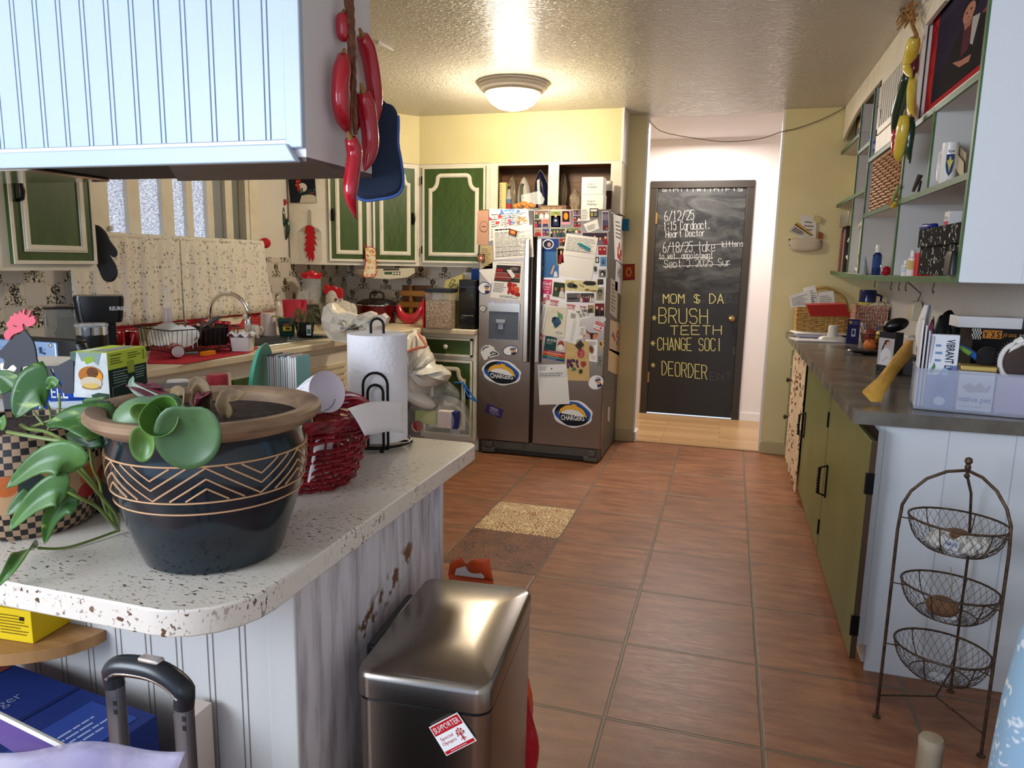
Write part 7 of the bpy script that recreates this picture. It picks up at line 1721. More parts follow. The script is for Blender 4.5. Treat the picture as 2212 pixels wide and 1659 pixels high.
def bolts(q, m, h):
    def arc(u, v, ru, rv, a0, a1, w0, w1, n=22):
        o = []; i = []
        for k in range(n+1):
            s = k/n; a = R_(a0+(a1-a0)*s); w = (w0+(w1-w0)*s)*sin(pi*min(.97, .03+.94*s))+.004
            o.append((u+ru*cos(a), v+rv*sin(a))); i.append((u+(ru-w)*cos(a), v+(rv-w)*sin(a)))
        return o+i[::-1]
    W, K, Bl, Gd = C(234,232,228), C(20,22,28), C(36,84,170), C(226,172,60)
    q.pol(m,[(.5+.5*cos(a)*(1+.03*sin(a*9)),.5+.5*sin(a)*(1+.04*sin(a*7)))for a in[2*pi*k/48 for k in range(48)]],W,h); q.ellipse(m,.5,.5,.455,.44,Bl,h+.0004,40)
    q.pol(m,arc(.5,.5,.45,.44,95,178,.16,.12),K,h+.0008); q.pol(m,arc(.5,.47,.44,.42,205,335,.22,.22),K,h+.0008); q.pol(m,arc(.5,.5,.47,.46,185,250,.05,.05),W,h+.001); q.pol(m,arc(.5,.5,.47,.46,5,70,.05,.05),W,h+.001)
    q.ellipse(m, .52,.50,.30,.24, W, h+.0009, 32)
    bolt = [(.13,.44),(.20,.66),(.34,.79),(.52,.82),(.50,.87),(.64,.83),(.60,.80),(.74,.70),(.80,.62),(.86,.40),(.78,.30),(.77,.46),(.66,.60),(.50,.66),(.36,.64),(.24,.56)]
    q.pol(m, [((u-.5)*1.06+.5, (v-.6)*1.08+.6) for u, v in bolt], K, h+.0012); q.pol(m, bolt, Gd, h+.0016)
    q.pol(m,[(.17,.27),(.80,.20),(.82,.40),(.19,.50)],K,h+.0018); q.text(m,'CHARGERS',.20,.255,.79,.445,W,h+.0026,.02)
def tq(pts, dr, lab):
    q = fq(B6,pts,.0007); m = MB(); dr(q,m,0); one('magnet',m,lab,'magnet','oval football team magnets')
tq([(118,700),(455,735),(478,950),(140,925)],bolts,'oval blue and gold football team magnet on the freezer door')
item('business_card','tilted purple appointment card low on the freezer door','card',B6,[(172,1094),(316,1156),(290,1232),(147,1174)],seq(T_('enfield',.25,.66,.7,.86,(220,214,230)),L_(.25,.42,.85,.6,2,(200,190,216)),T_('575 555 1200',.25,.24,.85,.36,(200,190,216)),L_(.35,.08,.75,.18,1,(200,190,216))),C(58,40,90))
# wide door: photographs
ph = [((795,632,975,735),3,(120,96,90),'sepia family snapshot at the top left of the wide door'),((795,740,886,842),2,(54,48,56),'dark couple snapshot below the sepia family snapshot'),((890,735,972,832),1,(190,120,100),'close-up face snapshot on the wide door'),((795,845,886,946),1,(150,130,120),'pale portrait snapshot below the dark couple snapshot'),((890,850,980,938),2,(60,66,120),'blue-toned snapshot of two people under the face snapshot'),((985,848,1172,958),5,(70,84,66),'outdoor group snapshot in the middle of the wide door'),((1176,842,1356,906),5,(110,130,80),'narrow green group snapshot at the middle of the wide door')]
for k,(bx_,n_,bgc,lab)in enumerate(ph):item('snapshot',lab,'photo',A5,bx_,people(n_,bgc,k),C(214,206,196))
def portrait(bg,top,sk=(206,160,134),hr_=(60,42,30)):return seq(R(.05,.04,.95,.96,bg),P_([(.2,.1),(.8,.1),(.75,.55),(.6,.62),(.4,.62),(.25,.55)],top),E_(.5,.76,.15,.13,hr_,.0005),E_(.5,.72,.13,.12,sk,.0008))
item('snapshot','portrait snapshot of a boy in navy shirt on a green lawn','photo',A5,(990,635,1118,842),seq(R(.05,.04,.95,.7,(120,140,70)),portrait((128,148,76),(30,36,66)),E_(.5,.42,.12,.07,(200,200,206),.0009)),C(200,200,190))
item('photo_card','pink instant photo with orange blob on the wide door','photo',A5,(1122,632,1230,800),seq(R(.10,.18,.90,.94,(30,26,24)),E_(.5,.58,.24,.26,(226,142,32))),C(222,150,170))
for k in range(3):item('snapshot',['top','middle','bottom'][k]+' frame of the black and white booth photo strip','photo',A5,(1262,626+70*k,1356,694+70*k),people(2,(60,58,62),20+k),C(220,216,210))
item('paper_note','small white note pinned at the top of the wide door','note',A5,(1358,595,1462,756),textpage(False,6))
item('magnet','dark square magnet with white band on the wide door top','magnet',A5,(1460,610,1560,716),seq(R(.1,.66,.9,.9,(226,222,212)),R(.12,.1,.4,.55,(176,150,60)),R(.5,.12,.9,.56,(110,120,120))),DK,.0005,.003)
item('bookmark','tall city skyline strip magnet at the door edge','magnet',A5,(1605,640,1692,886),seq(R(.1,.05,.9,.95,(78,72,96)),R(.1,.55,.9,.85,(120,110,130),.0004),R(.1,.1,.9,.3,(90,50,56),.0004),E_(.7,.14,.1,.04,(214,140,60),.0008)),C(190,186,190))
item('business_card','tilted white card pinned below the square magnet','card',A5,[(1386,800),(1552,735),(1576,850),(1440,902)],L_(.1,.2,.8,.7,4,(120,118,116)),PAPER,.002)
item('snapshot','wide dusk snapshot of people in white on the wide door','photo',A5,(1362,895,1682,1052),seq(people(5,(92,72,70),31,(56,44,60)),R(.04,.04,.96,.3,(120,100,90),.0002)),C(190,180,172))
item('poster_card','blue swim team schedule magnet beside the door handle','magnet',A5,(862,972,1090,1436),seq(R(0,.68,1,1,(34,60,124)),E_(.45,.86,.3,.13,(206,214,226)),E_(.45,.86,.24,.10,(30,34,60),.0006),E_(.5,.85,.1,.06,(190,150,140),.0009),R(0,0,1,.67,(62,108,160)),P_([(.55,.1),(.72,.32),(.8,.32),(.66,.08)],(206,160,136)),P_([(.0,.1),(.12,.3),(.18,.28),(.06,.06)],(200,190,150)),P_([(.02,.48),(.1,.55),(.16,.4),(.06,.36)],(196,140,120)),P_([(.72,.02),(.95,.02),(.9,.16),(.78,.16)],(220,220,224),.0005)),C(62,108,160))
item('snapshot','small red and green snapshot above the yellow frame','photo',A5,(1094,965,1168,1060),people(2,(150,60,50),41),C(180,160,150))
item('frame_magnet','bright yellow scalloped picture frame magnet','magnet',A5,(1068,1080,1172,1280),seq(R(.18,.14,.95,.86,(26,24,30)),portrait((40,40,50),(150,30,40))),C(226,206,40),.0005,.003)
item('letter','large folded white letter hanging tilted on the wide door','letter',A5,[(1186,910),(1562,960),(1482,1470),(1095,1416)],seq(L_(.05,.62,.95,.95,9,(150,148,144)),R(0,.50,1,.506,(196,190,180)),R(.02,.62,.98,.625,(120,118,114))),PAPER,.0036)
item('clip','teal bone-shaped clip magnet holding the large white letter','clip',A5,[(1312,1028),(1345,1020),(1466,1085),(1450,1116)],seq(E_(.1,.5,.14,.5,(40,140,150),0),E_(.9,.5,.14,.5,(40,140,150),0),E_(.5,.5,.06,.25,(24,90,100),.002)),C(40,140,150),.0050,.006)
item('snapshot','crimson and pink snapshot right of the large letter','photo',A5,(1560,1062,1662,1166),people(2,(160,50,56),51),C(190,150,140))
item('magnet','blue shield card magnet at the door edge','magnet',A5,(1580,1182,1666,1306),seq(R(.08,.06,.92,.94,(96,140,180)),P_([(.5,.8),(.25,.4),(.4,.2),(.7,.3),(.62,.6)],(56,84,130))),C(200,206,210))
item('snapshot','black and white dog snapshot at the door edge','photo',A5,(1562,1332,1668,1440),seq(R(.08,.08,.92,.92,(120,124,120)),E_(.5,.5,.28,.32,(30,30,32)),E_(.45,.4,.14,.18,(220,218,214),.0006)),C(214,212,206))
item('magnet','small black and white figure magnet left of the blue shield','magnet',A5,(1530,1190,1572,1262),E_(.5,.5,.3,.36,(210,206,200)),DK); item('magnet','small gray emblem magnet left of the dog snapshot','magnet',A5,(1508,1300,1548,1392),seq(E_(.5,.65,.4,.3,(60,60,64)),R(.1,.05,.9,.25,(214,212,206))),C(150,146,140))
item('magnet','pink health charity magnet with white lettering','magnet',A5,[(890,1456),(1014,1462),(1002,1640),(882,1626)],seq(T_('End',.12,.62,.9,.86,(240,226,230),.0006,.02),T_('Breast',.10,.44,.9,.58,(240,226,230)),T_('Cancer',.10,.28,.86,.42,(240,226,230)),E_(.62,.12,.06,.06,(240,226,230))),C(208,62,112))
item('snapshot','couple snapshot with dark green background beside the pink magnet','photo',A5,[(1030,1480),(1172,1500),(1160,1690),(1008,1660)],people(2,(40,56,44),61),C(206,186,150))
def foot(u,v,s,c):return seq(E_(u,v,.10*s,.22*s,c),*[E_(u-.12*s+.06*s*k,v+.28*s-.03*k*s,.02,.045,c)for k in range(5)])
item('footprint_card','yellow card with two black footprints on the wide door','card',A5,[(1172,1462),(1566,1478),(1562,1612),(1150,1590)],seq(E_(.20,.5,.13,.24,(60,64,60)),E_(.32,.42,.07,.18,(60,64,60)),*[E_(.06+.045*k,.66+.05*k,.016,.04,(60,64,60))for k in range(5)],P_([(.52,.75),(.6,.95),(.88,.95),(.94,.75),(.86,.6),(.66,.58)],(44,36,40)),*[E_(.45+.03*k,.62-.05*k,.014,.04,(44,36,40))for k in range(5)],blobs((.6,.05,.95,.3),14,[(130,70,44),(150,96,50)],.035,9)),C(214,204,150),.0008)
item('magnet','round black knob magnet at the upper door edge','magnet',A5,(1556,1455,1620,1520),seq(E_(.5,.5,.5,.5,(46,42,40),0),E_(.5,.5,.3,.3,(70,64,60),.004)),C(46,42,40),.0006,.006)
item('magnet','owl-shaped beige magnet at the door edge below the knob magnet','magnet',B6,(1122,82,1192,200),seq(E_(.5,.6,.36,.3,(120,112,96)),E_(.36,.72,.12,.09,(40,38,34),.0006),E_(.66,.72,.12,.09,(40,38,34),.0006),L_(.2,.1,.8,.4,4,(80,74,66))),C(176,166,140))
item('snapshot','gray street snapshot below the footprint card','photo',B6,(868,135,982,212),seq(R(.03,.05,.97,.95,(96,92,92)),R(.1,.3,.8,.5,(46,46,50),.0004),E_(.88,.7,.1,.16,(150,110,110),.0004)),DK); item('snapshot','black and white crowd snapshot beside the gray street snapshot','photo',B6,(986,135,1106,216),people(6,(66,64,66),71),DK)
sup = lambda n_=0:seq(R(.05,.60,.95,.95,(186,40,44)),T_('SUPPORTER',.1,.68,.9,.86,(236,226,222)),R(.05,.05,.95,.15,(186,40,44)),L_(.15,.25,.6,.5,2,(186,90,90)),E_(.75,.38,.12,.14,(190,80,80)))
for k,(pts,lab)in enumerate((([(612,178),(688,168),(694,250),(616,266)],'red and white supporter sticker beside the pink magnets'),([(722,186),(800,200),(790,250),(716,240)],'red and white supporter sticker above the stacked letters'),([(866,226),(946,238),(940,280),(862,268)],'red and white supporter sticker above the handwritten note'),([(980,240),(1042,252),(1036,290),(976,276)],'red and white supporter sticker mostly behind the handwritten note'),([(1120,370),(1203,400),(1174,480),(1093,448)],'tilted red and white supporter sticker at the door edge'),([(618,486),(676,498),(670,548),(614,538)],'red and white supporter sticker beside the air fryer card'))):
    item('sticker', lab, 'sticker', B6, pts, sup(), C(230,226,222))
item('magnet','tiny pink strip magnet below the pink charity magnet','magnet',B6,(690,150,718,196),L_(.1,.1,.9,.9,4,(240,210,220)),C(206,70,116))
item('magnet','small tan picture magnet beside the handwritten note','magnet',B6,(1050,238,1106,310),portrait((150,130,90),(70,60,44)),C(190,170,130)); item('snapshot','dark red dancer snapshot at the door edge','photo',B6,(1110,220,1198,340),people(2,(110,30,34),81),C(206,190,170))
item('paper_note','handwritten white note pinned on the wide door','note',B6,[(936,270),(1046,248),(1082,344),(980,366)],lambda q,m,h:(hand(q,m,'Harbetman',.05,.55,.95,.8,.0025,DK),hand(q,m,'28:35:12',.1,.2,.9,.45,.0025,DK)),PAPER,.0012)
stick('magnet','round white snowflake magnet at the door edge','magnet',B6,(1164,342,1210,386),seq(E_(.5,.5,.5,.5,(222,222,220),0),*[E_(.5+.28*cos(a),.5+.28*sin(a),.06,.06,(110,116,120),.0006)for a in[k*pi/3 for k in range(6)]]))
item('letter','stacked form letters with printed lines under the leaf drawing','letter',B6,[(662,226),(1002,300),(948,582),(612,474)],seq(lambda q,m,h:[q.rect(m,.05+.03*k,.05,.058+.03*k,.9,C(120,116,112),h)for k in(0,1,3,4)],lambda q,m,h:[q.rect(m,.9-.03*k,.05,.905-.03*k,.7,C(130,126,122),h)for k in range(3)],R(.74,.76,.86,.9,(160,156,150),.0002)),PAPER,.0022)
item('drawing','crumpled paper with blue leaf and green crayon scribble','drawing',B6,[(708,252),(872,264),(846,524),(662,500)],seq(P_([(.28,.52),(.42,.68),(.62,.66),(.78,.52),(.66,.36),(.5,.28),(.42,.4)],(56,86,110)),blobs((.35,.36,.7,.62),12,[(44,70,96),(70,104,124)],.07,12),lambda q,m,h:q.stroke(m,[(.52+.05*(k%2)+.035*k,.66+.2*((k+1)%2)-.012*k)for k in range(9)],.004,C(50,150,96),h),lambda q,m,h:q.stroke(m,[(.55,.14),(.7,.18),(.9,.14),(.75,.1),(.6,.13)],.003,C(90,120,180),h)),mat('creased_paper',(222,212,188),.75,bump=.5,bs=25,bdist=.006),.0048)
item('booklet','small white booklet with orange spine below the letters','booklet',B6,[(978,424),(1030,430),(1034,520),(948,546)],seq(L_(.3,.3,.9,.9,5,(120,116,110)),R(.7,.05,.95,.3,(206,120,60))),PAPER,.001)
stick('magnet','orange phoenix bird magnet with spread wings','magnet',B6,(1024,445,1152,570),seq(P_([(0,1),(.1,.72),(.3,.58),(.36,.4),(.3,.06),(.42,0),(.5,.2),(.56,.02),(.64,.1),(.6,.4),(.7,.6),(1,.66),(.86,.42),(.66,.3),(.62,.5),(.55,.62),(.4,.6),(.2,.75)],(206,120,66),0),P_([(.06,.94),(.2,.7),(.36,.62),(.42,.2),(.5,.3),(.56,.2),(.56,.56),(.72,.68),(.94,.68),(.74,.6),(.5,.7),(.3,.72)],(60,30,34)))); stick('magnet','tan and gold leaping figure magnet at the door edge','magnet',B6,(1130,530,1204,645),seq(P_([(.1,1),(.3,.72),(.5,.84),(1,.86),(.7,.7),(.9,.5),(.7,.3),(.5,0),(.4,.05),(.5,.4),(.2,.5),(.2,.75)],(196,164,100),0),P_([(.3,.66),(.5,.76),(.62,.5),(.46,.4)],(80,64,40))))
stick('magnet','small gray-green figure magnet low at the door edge','magnet',B6,(1116,680,1192,780),seq(E_(.58,.78,.26,.22,(120,128,110),0),P_([(.35,.6),(.8,.62),(.7,.3),(.8,0),(.6,.02),(.55,.26),(.3,.05),(.15,.12),(.4,.36)],(104,116,100),0),E_(.5,.8,.06,.06,(40,44,40),.0006)))
item('magnet','dark tile magnet turned on its corner below the letters','magnet',B6,[(984,546),(1020,584),(976,630),(940,590)],seq(R(.15,.15,.85,.85,(96,74,54)),E_(.5,.5,.25,.25,(40,30,26))),DK,.0036,.003)
item('drawing','white drawing with a brown round medal at the door edge','drawing',B6,[(1030,536),(1138,544),(1132,738),(1060,728)],seq(E_(.42,.55,.26,.2,(150,120,90)),E_(.42,.55,.17,.13,(110,60,50),.0006),L_(.2,.75,.9,.92,3,(110,100,110)),L_(.3,.1,.9,.3,3,(200,140,130))),PAPER)
item('recipe_card','dark green cooking guide card with rainbow stripes','card',B6,[(684,508),(862,532),(846,736),(654,700)],seq(R(0,.40,.56,1,(28,64,58)),R(.56,.40,1,1,(200,188,176)),E_(.78,.68,.16,.2,(150,70,50)),E_(.78,.6,.14,.12,(224,216,206),.0006),T_('AIR FRYER',.08,.78,.54,.90,(226,224,214)),L_(.08,.66,.5,.76,2,(150,170,160)),*[R(0,.32-.08*k,1,.40-.08*k,c)for k,c in enumerate(((120,40,70),(206,110,50),(186,44,40),(40,120,60),(40,60,130)))],*[L_(.2,.34-.08*k,.85,.38-.08*k,1,(230,224,216))for k in range(5)]),C(28,64,58),.001)
item('drawing','tan paper bag sheet covered with crayon drawings','drawing',B6,[(862,566),(1060,556),(1066,902),(840,896)],seq(E_(.66,.70,.16,.12,(176,80,80)),blobs((.58,.62,.74,.78),10,[(150,50,70),(190,110,90)],.04,14),blobs((.12,.36,.56,.54),26,[(70,40,90),(96,50,80),(50,36,70)],.045,15),P_([(.66,.5),(.84,.5),(.9,.42),(.76,.34),(.66,.4)],(150,60,60)),P_([(.28,.26),(.5,.26),(.45,.34),(.36,.35)],(70,110,70)),E_(.66,.24,.08,.06,(60,60,44))),mat('kraft_paper',(206,176,116),.75,col2=(190,158,98),vs_=14),.0016)
item('form','white form with a boxed table hanging low on the wide door','paper',B6,[(613,762),(866,754),(894,1102),(630,1110)],seq(L_(.04,.86,.4,.97,3,(110,108,106)),R(.04,.80,.96,.803,(80,78,76)),R(.04,.74,.96,.743,(80,78,76)),R(.04,.69,.96,.693,(80,78,76)),*[R(.04+.23*k,.69,.043+.23*k,.80,(80,78,76))for k in range(5)],L_(.06,.70,.94,.80,2,(120,118,116)),E_(.48,.90,.022,.018,(30,30,30),.002)),mat('creased_white',(228,224,216),.7,bump=.4,bs=20,bdist=.005),.0034)
tq([(738,1060),(1080,1075),(1104,1315),(752,1300)],bolts,'oval blue and gold football team magnet low on the wide door')
stick('sticker','pale oval soldier sticker tilted at the lower door edge','sticker',B6,[(1040,875),(1170,835),(1202,950),(1075,995)],oval(0,(220,216,220)))
# refrigerator side
def side(name, lab, cat, pix, c, draw=None, off=.001, th=.0012):
    p = [Xp(x,y,F1-.005)for x,y in pix]; q = Quad(*[V((F1-.005+off,v.y,v.z))for v in(p[3],p[2],p[1],p[0])],(1,0,0)); m = MB(); q.slab(m,c,th)
    if draw: draw(q, m, th+.0003)
    one(name, m, lab, cat, 'papers on the side of the refrigerator')
side('paper_note','tall white sheet with red drawing on the refrigerator side','paper',[(1324,463),(1345,468),(1346,575),(1327,560)],PAPER,seq(blobs((.3,.1,.7,.4),5,[(186,50,44)],.08,3),L_(.2,.5,.8,.9,5,(110,106,104))))
side('paper_note','gray and white paper with black lettering on the refrigerator side','paper',[(1330,560),(1345,572),(1343,640),(1328,625)],C(200,198,200),T_('HO',.3,.5,.7,.8,DK.diffuse_color and(30,30,40)))
side('paper_note','crumpled taupe strip on the refrigerator side above the kraft strips','paper',[(1318,600),(1334,610),(1332,690),(1316,676)],C(160,148,134),L_(.2,.1,.8,.9,8,(110,98,90)))
side('paper_note','kraft strip with red marks on the refrigerator side','paper',[(1317,690),(1342,700),(1340,770),(1315,756)],C(176,154,126),blobs((.2,.2,.8,.8),7,[(160,60,60),(110,90,80)],.08,6))
side('paper_note','lowest tan paper strip on the refrigerator side','paper',[(1314,752),(1339,762),(1337,812),(1312,800)],C(190,164,124))
side('sticker','round pale sticker low on the refrigerator side','sticker',[(1313,878),(1317,880),(1316,912),(1312,908)],C(190,182,170))
bx = Xp(1347,485,F1+.005); one('marker_box',MB(C(20,92,120,r=.3)).box((F1-.004,bx.y-.02,bx.z-.045),(F1+.045,bx.y+.05,bx.z+.04)),'dark teal magnetic box on the refrigerator side','box',bev=.003)
q = qpix((1346,571),(1371,570),(1371,604),(1346,606),'Y',5.679,.002); m = MB(); q.slab(m,C(140,36,26),.004); q.rect(m,.1,.1,.9,.9,C(170,60,34),.005); q.ellipse(m,.5,.5,.25,.3,C(206,140,50),.0056); q.ellipse(m,.5,.5,.12,.16,C(160,40,30),.006)
one('wall_plaque', m, 'small red and gold square plaque on the wall beside the refrigerator', 'plaque')
# ------------------------------------------------------------------ things on top of the fridge and in the cubbies
FTZ = FT+.001; YQ = 5.20
def a5(x, y, Y=YQ): return Yp(*A5(x, y), Y)
def carton(name, lab, x0, x1, y0, y1, Y, dep, c, draw=None, zb=None, dx=0):
    a, b = a5(x0,y1,Y), a5(x1,y0,Y); zb = a.z if zb is None else zb
    t = thing(name,lab,'box',((a.x+b.x)/2,Y+dep/2,zb)); obj('carton',MB(c).box((a.x,Y,zb),(b.x,Y+dep,b.z)),t,bev=.0015)
    if draw:
        q = Quad((a.x,Y,zb),(b.x,Y,zb),(b.x,Y,b.z),(a.x,Y,b.z),(0,-1,0)); m = MB(); draw(q,m,.0006); obj('print',m,t)
    return b.z
WBX = C(226,222,214); dgt = seq(T_('Dog is',.28,.52,.62,.66,(90,100,110)),T_('Human.',.28,.36,.74,.50,(90,100,110)))
zt_ = carton('dog_box','lower white carton with gray lettering on top of the refrigerator',1355,1625,440,605,5.12,.13,WBX,dgt,FTZ)
carton('dog_box','upper white carton with gray lettering stacked on the refrigerator',1360,1625,232,436,5.12,.13,WBX,dgt,zt_+.001)
carton('brown_box','flat brown carton with lettering on top of the refrigerator',850,1180,572,612,5.16,.16,C(110,84,72),T_('PALEO VALLEY',.1,.3,.85,.75,(206,180,120)),FTZ)
CZ = 1.777
carton('yellow_box','narrow cream and yellow carton in the left cubby',378,460,300,600,5.445,.12,C(214,200,140),L_(.1,.05,.4,.95,12,(110,100,70)),CZ)
c = a5(492,600,5.47); z1 = a5(492,345,5.47).z; h = z1-CZ; c.z = CZ; t = thing('sauce_bottle','clear bottle with red and blue label in the left cubby','bottle',c); r = .021
lath('body',t,c,[(r,.001),(r,h*.58),(r*.5,h*.74),(r*.42,h*.9)],GLASS,20); lath('cap',t,c,[(r*.5,h*.9),(r*.5,h)],BLACKP,16); lath('label',t,c,[(r*1.02,h*.12),(r*1.02,h*.5)],C(170,60,60),20,cap=False); lath('label_band',t,c,[(r*1.03,h*.34),(r*1.03,h*.5)],C(90,120,150),20,cap=False)
def iron(lab, tip, heel, w, c1, c2, Y):   # an iron standing on its heel, sole plate towards the back
    t = thing('clothes_iron', lab, 'iron', (heel.x,Y,CZ), 'clothes irons in the cubby'); H = tip.z-CZ
    prof_ = [(0,1),(.16,.93),(.38,.72),(.5,.42),(.48,.1),(.42,0)]; ring = [(x,z)for x,z in prof_]+[(-x,z)for x,z in reversed(prof_[1:])]
    f = lambda x, z, y: V((heel.x+(tip.x-heel.x)*z+x*w, y, CZ+.001+z*H))
    obj('sole_plate', MB(CHROME).poly([f(x,z,Y+.05) for x, z in ring], (0,.008,0)), t)
    obj('body',MB(c1).loft([[f(x*.96,z*.98+.005,Y+.049)for x,z in ring],[f(x*.8,z*.93+.01,Y+.02)for x,z in ring],[f(x*.5,z*.8+.04,Y+.005)for x,z in ring]]),t,bev=.003)
    obj('handle',MB(c2).tube([f(0,.75,Y+.01),f(.0,.72,Y-.03),f(.0,.35,Y-.04),f(0,.12,Y-.03),f(0,.06,Y+.01)],.012,10),t,smooth=180); obj('dial',MB(c2).lathe([(.014,0),(.014,.01)],f(0,.42,Y+.005),14,ax=(0,-1,0)),t)
iron('pale gray iron standing on its heel in the left cubby',a5(655,215,5.50),a5(655,600,5.50),.115,C(190,186,172,r=.3),C(90,90,80),5.50)
iron('navy and white iron standing on its heel in the left cubby',a5(850,140,5.48),a5(880,600,5.48),.13,C(24,28,52,r=.25),C(196,196,196),5.48)
p = [a5(545,600,5.20), a5(900,600,5.20)]; cz_ = FTZ
t = thing('cookie_clamshell','open clear clamshell of cookies on top of the refrigerator','food container',((p[0].x+p[1].x)/2,5.25,FTZ)); xa,xb_ = p[0].x,p[1].x
obj('tray',MB(GLASS).loft([[(x,y,z)for x,y in rrect((xa+xb_)/2,5.25,(xb_-xa)/2*k,.05*k,.01)]for z,k in((FTZ,.85),(FTZ+.03,1))],cap1=False),t)
lid = [a5(640,450,5.30),a5(860,400,5.30),a5(920,500,5.26),a5(900,560,5.24),a5(640,560,5.24)]; obj('lid',MB(GLASS).poly(lid,(0,.006,.002)),t,bev=.001)
for k in range(5):
    x,y = A5(590+45*k,585-14*(k%3)); cc = Yp(x,y,5.235); cc.z = max(cc.z,FTZ+.02); one('cookie',MB(mat('cookie',(178,124,62),.8,col2=(150,96,44),vs_=50,bump=.5)).lathe([(.001,-.006),(.028,-.005),(.031,0),(.028,.005),(.001,.007)],cc,18,ax=(.35,-.55,.75)),'golden cookie, number %s from the left in the clear clamshell'%['one','two','three','four','five'][k],'cookie','cookies in the clamshell')
FILM = mat('clear_gift_film', (190,176,150), .12, alpha=.4, bump=.6, bs=25, bdist=.01)
def fbag_(lab, x0, x1, y0, y1, Y, seed):
    a,b = a5(x0,y1,Y),a5(x1,y0,Y); cc = V(((a.x+b.x)/2,Y,CZ)); bag('gift_bag',cc,((b.x-a.x)/2,.04,(b.z-CZ)/1.93),FILM,lab,'bag',seed,amp=.3)
fbag_('tall clear wrapped bag at the left of the right cubby',1095,1190,225,520,5.56,31); fbag_('low clear wrapped bag in the middle of the right cubby',1230,1350,410,525,5.52,33); fbag_('lavender film bag behind the irons in the left cubby',490,590,260,440,5.60,35)
a,b = a5(1090,590,5.38),a5(1350,535,5.38); one('wooden_board',MB(mat('varnished_pine',(172,118,56),.4)).box((a.x,5.34,FTZ),(b.x,5.409,FTZ+.032)),'pale wooden board lying behind the stacked cartons','board',bev=.004)
c = a5(1690,420,5.33); c.z = FTZ; h = a5(1690,285,5.33).z-FTZ; t = thing('jar','small white-lidded jar half hidden behind the stacked cartons','jar',c); lath('body',t,c,[(.022,.001),(.024,h*.7)],C(70,44,34),20); lath('lid',t,c,[(.024,h*.7),(.024,h)],C(214,208,196),20)
# wire sagging across the doorway
one('hanging_wire',MB(C(96,90,70)).tube(curve([Yp(1403,262,5.665),Yp(1432,285,5.665),Yp(1510,300,5.665),Yp(1570,306,5.665),Yp(1640,300,5.665),Yp(1690,284,5.665),Yp(1722,277,5.665),Yp(1775,258,5.665),Yp(1815,238,5.665),Yp(1828,230,5.668)],30),.0028,5),'thin wire sagging across the hall doorway','wire')
# ------------------------------------------------------------------ on the wall shelf unit
def sx(x, y, X=.74): return Xp(x, y, X)
def shelf_item(x, yb, yt, hw, zs, X=.80):   # upright round thing on a shelf at height zs
    c = Xp(x, yb, X); h = Xp(x, yt, X).z-zs; return V((X, c.y, zs)), hw*(c-CAM).dot(_f)/FPX, h
zS = SZ+.021
zSh = lambda y: SZ+.02+sag(y)+.001
# portrait picture standing on the upper shelf
FXp = .712; b0, b1 = sx(1999,201,FXp), sx(2128,150,FXp); pz = zA-.003
t = thing('framed_picture','portrait picture with red mat in white frame on the upper shelf','picture',(FXp,b0.y-.2,pz)); yl_,yr_ = sx(1999,120,FXp).y,SY+.035; ztop = 2.485
m = MB(mat('white_frame', (222,216,206), .4))
for a,b in(((yl_-.028,pz),(yl_,ztop)),((yr_,pz),(yr_+.028,ztop)),((yr_,pz),(yl_,pz+.028)),((yr_,ztop-.028),(yl_,ztop))):m.box((FXp,a[0],a[1]),(FXp+.022,b[0],b[1]))
obj('frame', m, t, bev=.003)
DM = lambda *c: C(*c, r=.95)
q = Quad((FXp+.012,yl_-.026,pz+.026),(FXp+.012,yr_+.026,pz+.026),(FXp+.012,yr_+.026,2.34),(FXp+.012,yl_-.026,2.34),(-1,0,0)); m = MB(); q.slab(m,DM(168,36,36),.001)
U0 = .13; q.rect(m, 0,.98,1,1.38, DM(168,36,36), .0012); q.rect(m, U0,.97,.97,1.36, DM(46,36,60), .0014)
q.rect(m,U0,.09,.97,.99,DM(38,30,52),.0016); q.rect(m,U0,.09,.97,.42,DM(28,24,36),.002); q.pol(m,[(.78,.60),(.97,.66),(.97,.42),(.8,.42)],DM(124,56,56),.0022)
q.pol(m,[(.28,.10),(.97,.10),(.97,.50),(.80,.62),(.62,.66),(.48,.60),(.36,.42)],DM(30,26,26),.0026); q.pol(m,[(.58,.62),(.70,.62),(.68,.36),(.58,.34)],DM(84,36,44),.003); q.pol(m,[(.70,.66),(.80,.62),(.74,.36),(.70,.4)],DM(170,166,160),.0032)
q.ellipse(m,.64,.80,.115,.10,DM(30,24,22),.003); q.ellipse(m,.64,.75,.085,.095,DM(172,118,96),.0036); q.pol(m,[(.58,.68),(.70,.68),(.68,.60),(.60,.60)],DM(156,104,84),.0034); q.pol(m,[(.46,.36),(.60,.30),(.74,.27),(.72,.21),(.58,.24)],DM(170,116,94),.0036)
for u_ in (.61,.67): q.ellipse(m, u_,.765,.014,.010, DM(40,26,22), .0041, 8)
q.pol(m, [(.615,.695),(.665,.695),(.64,.705)], DM(120,60,56), .0041); obj('portrait_print', m, t)
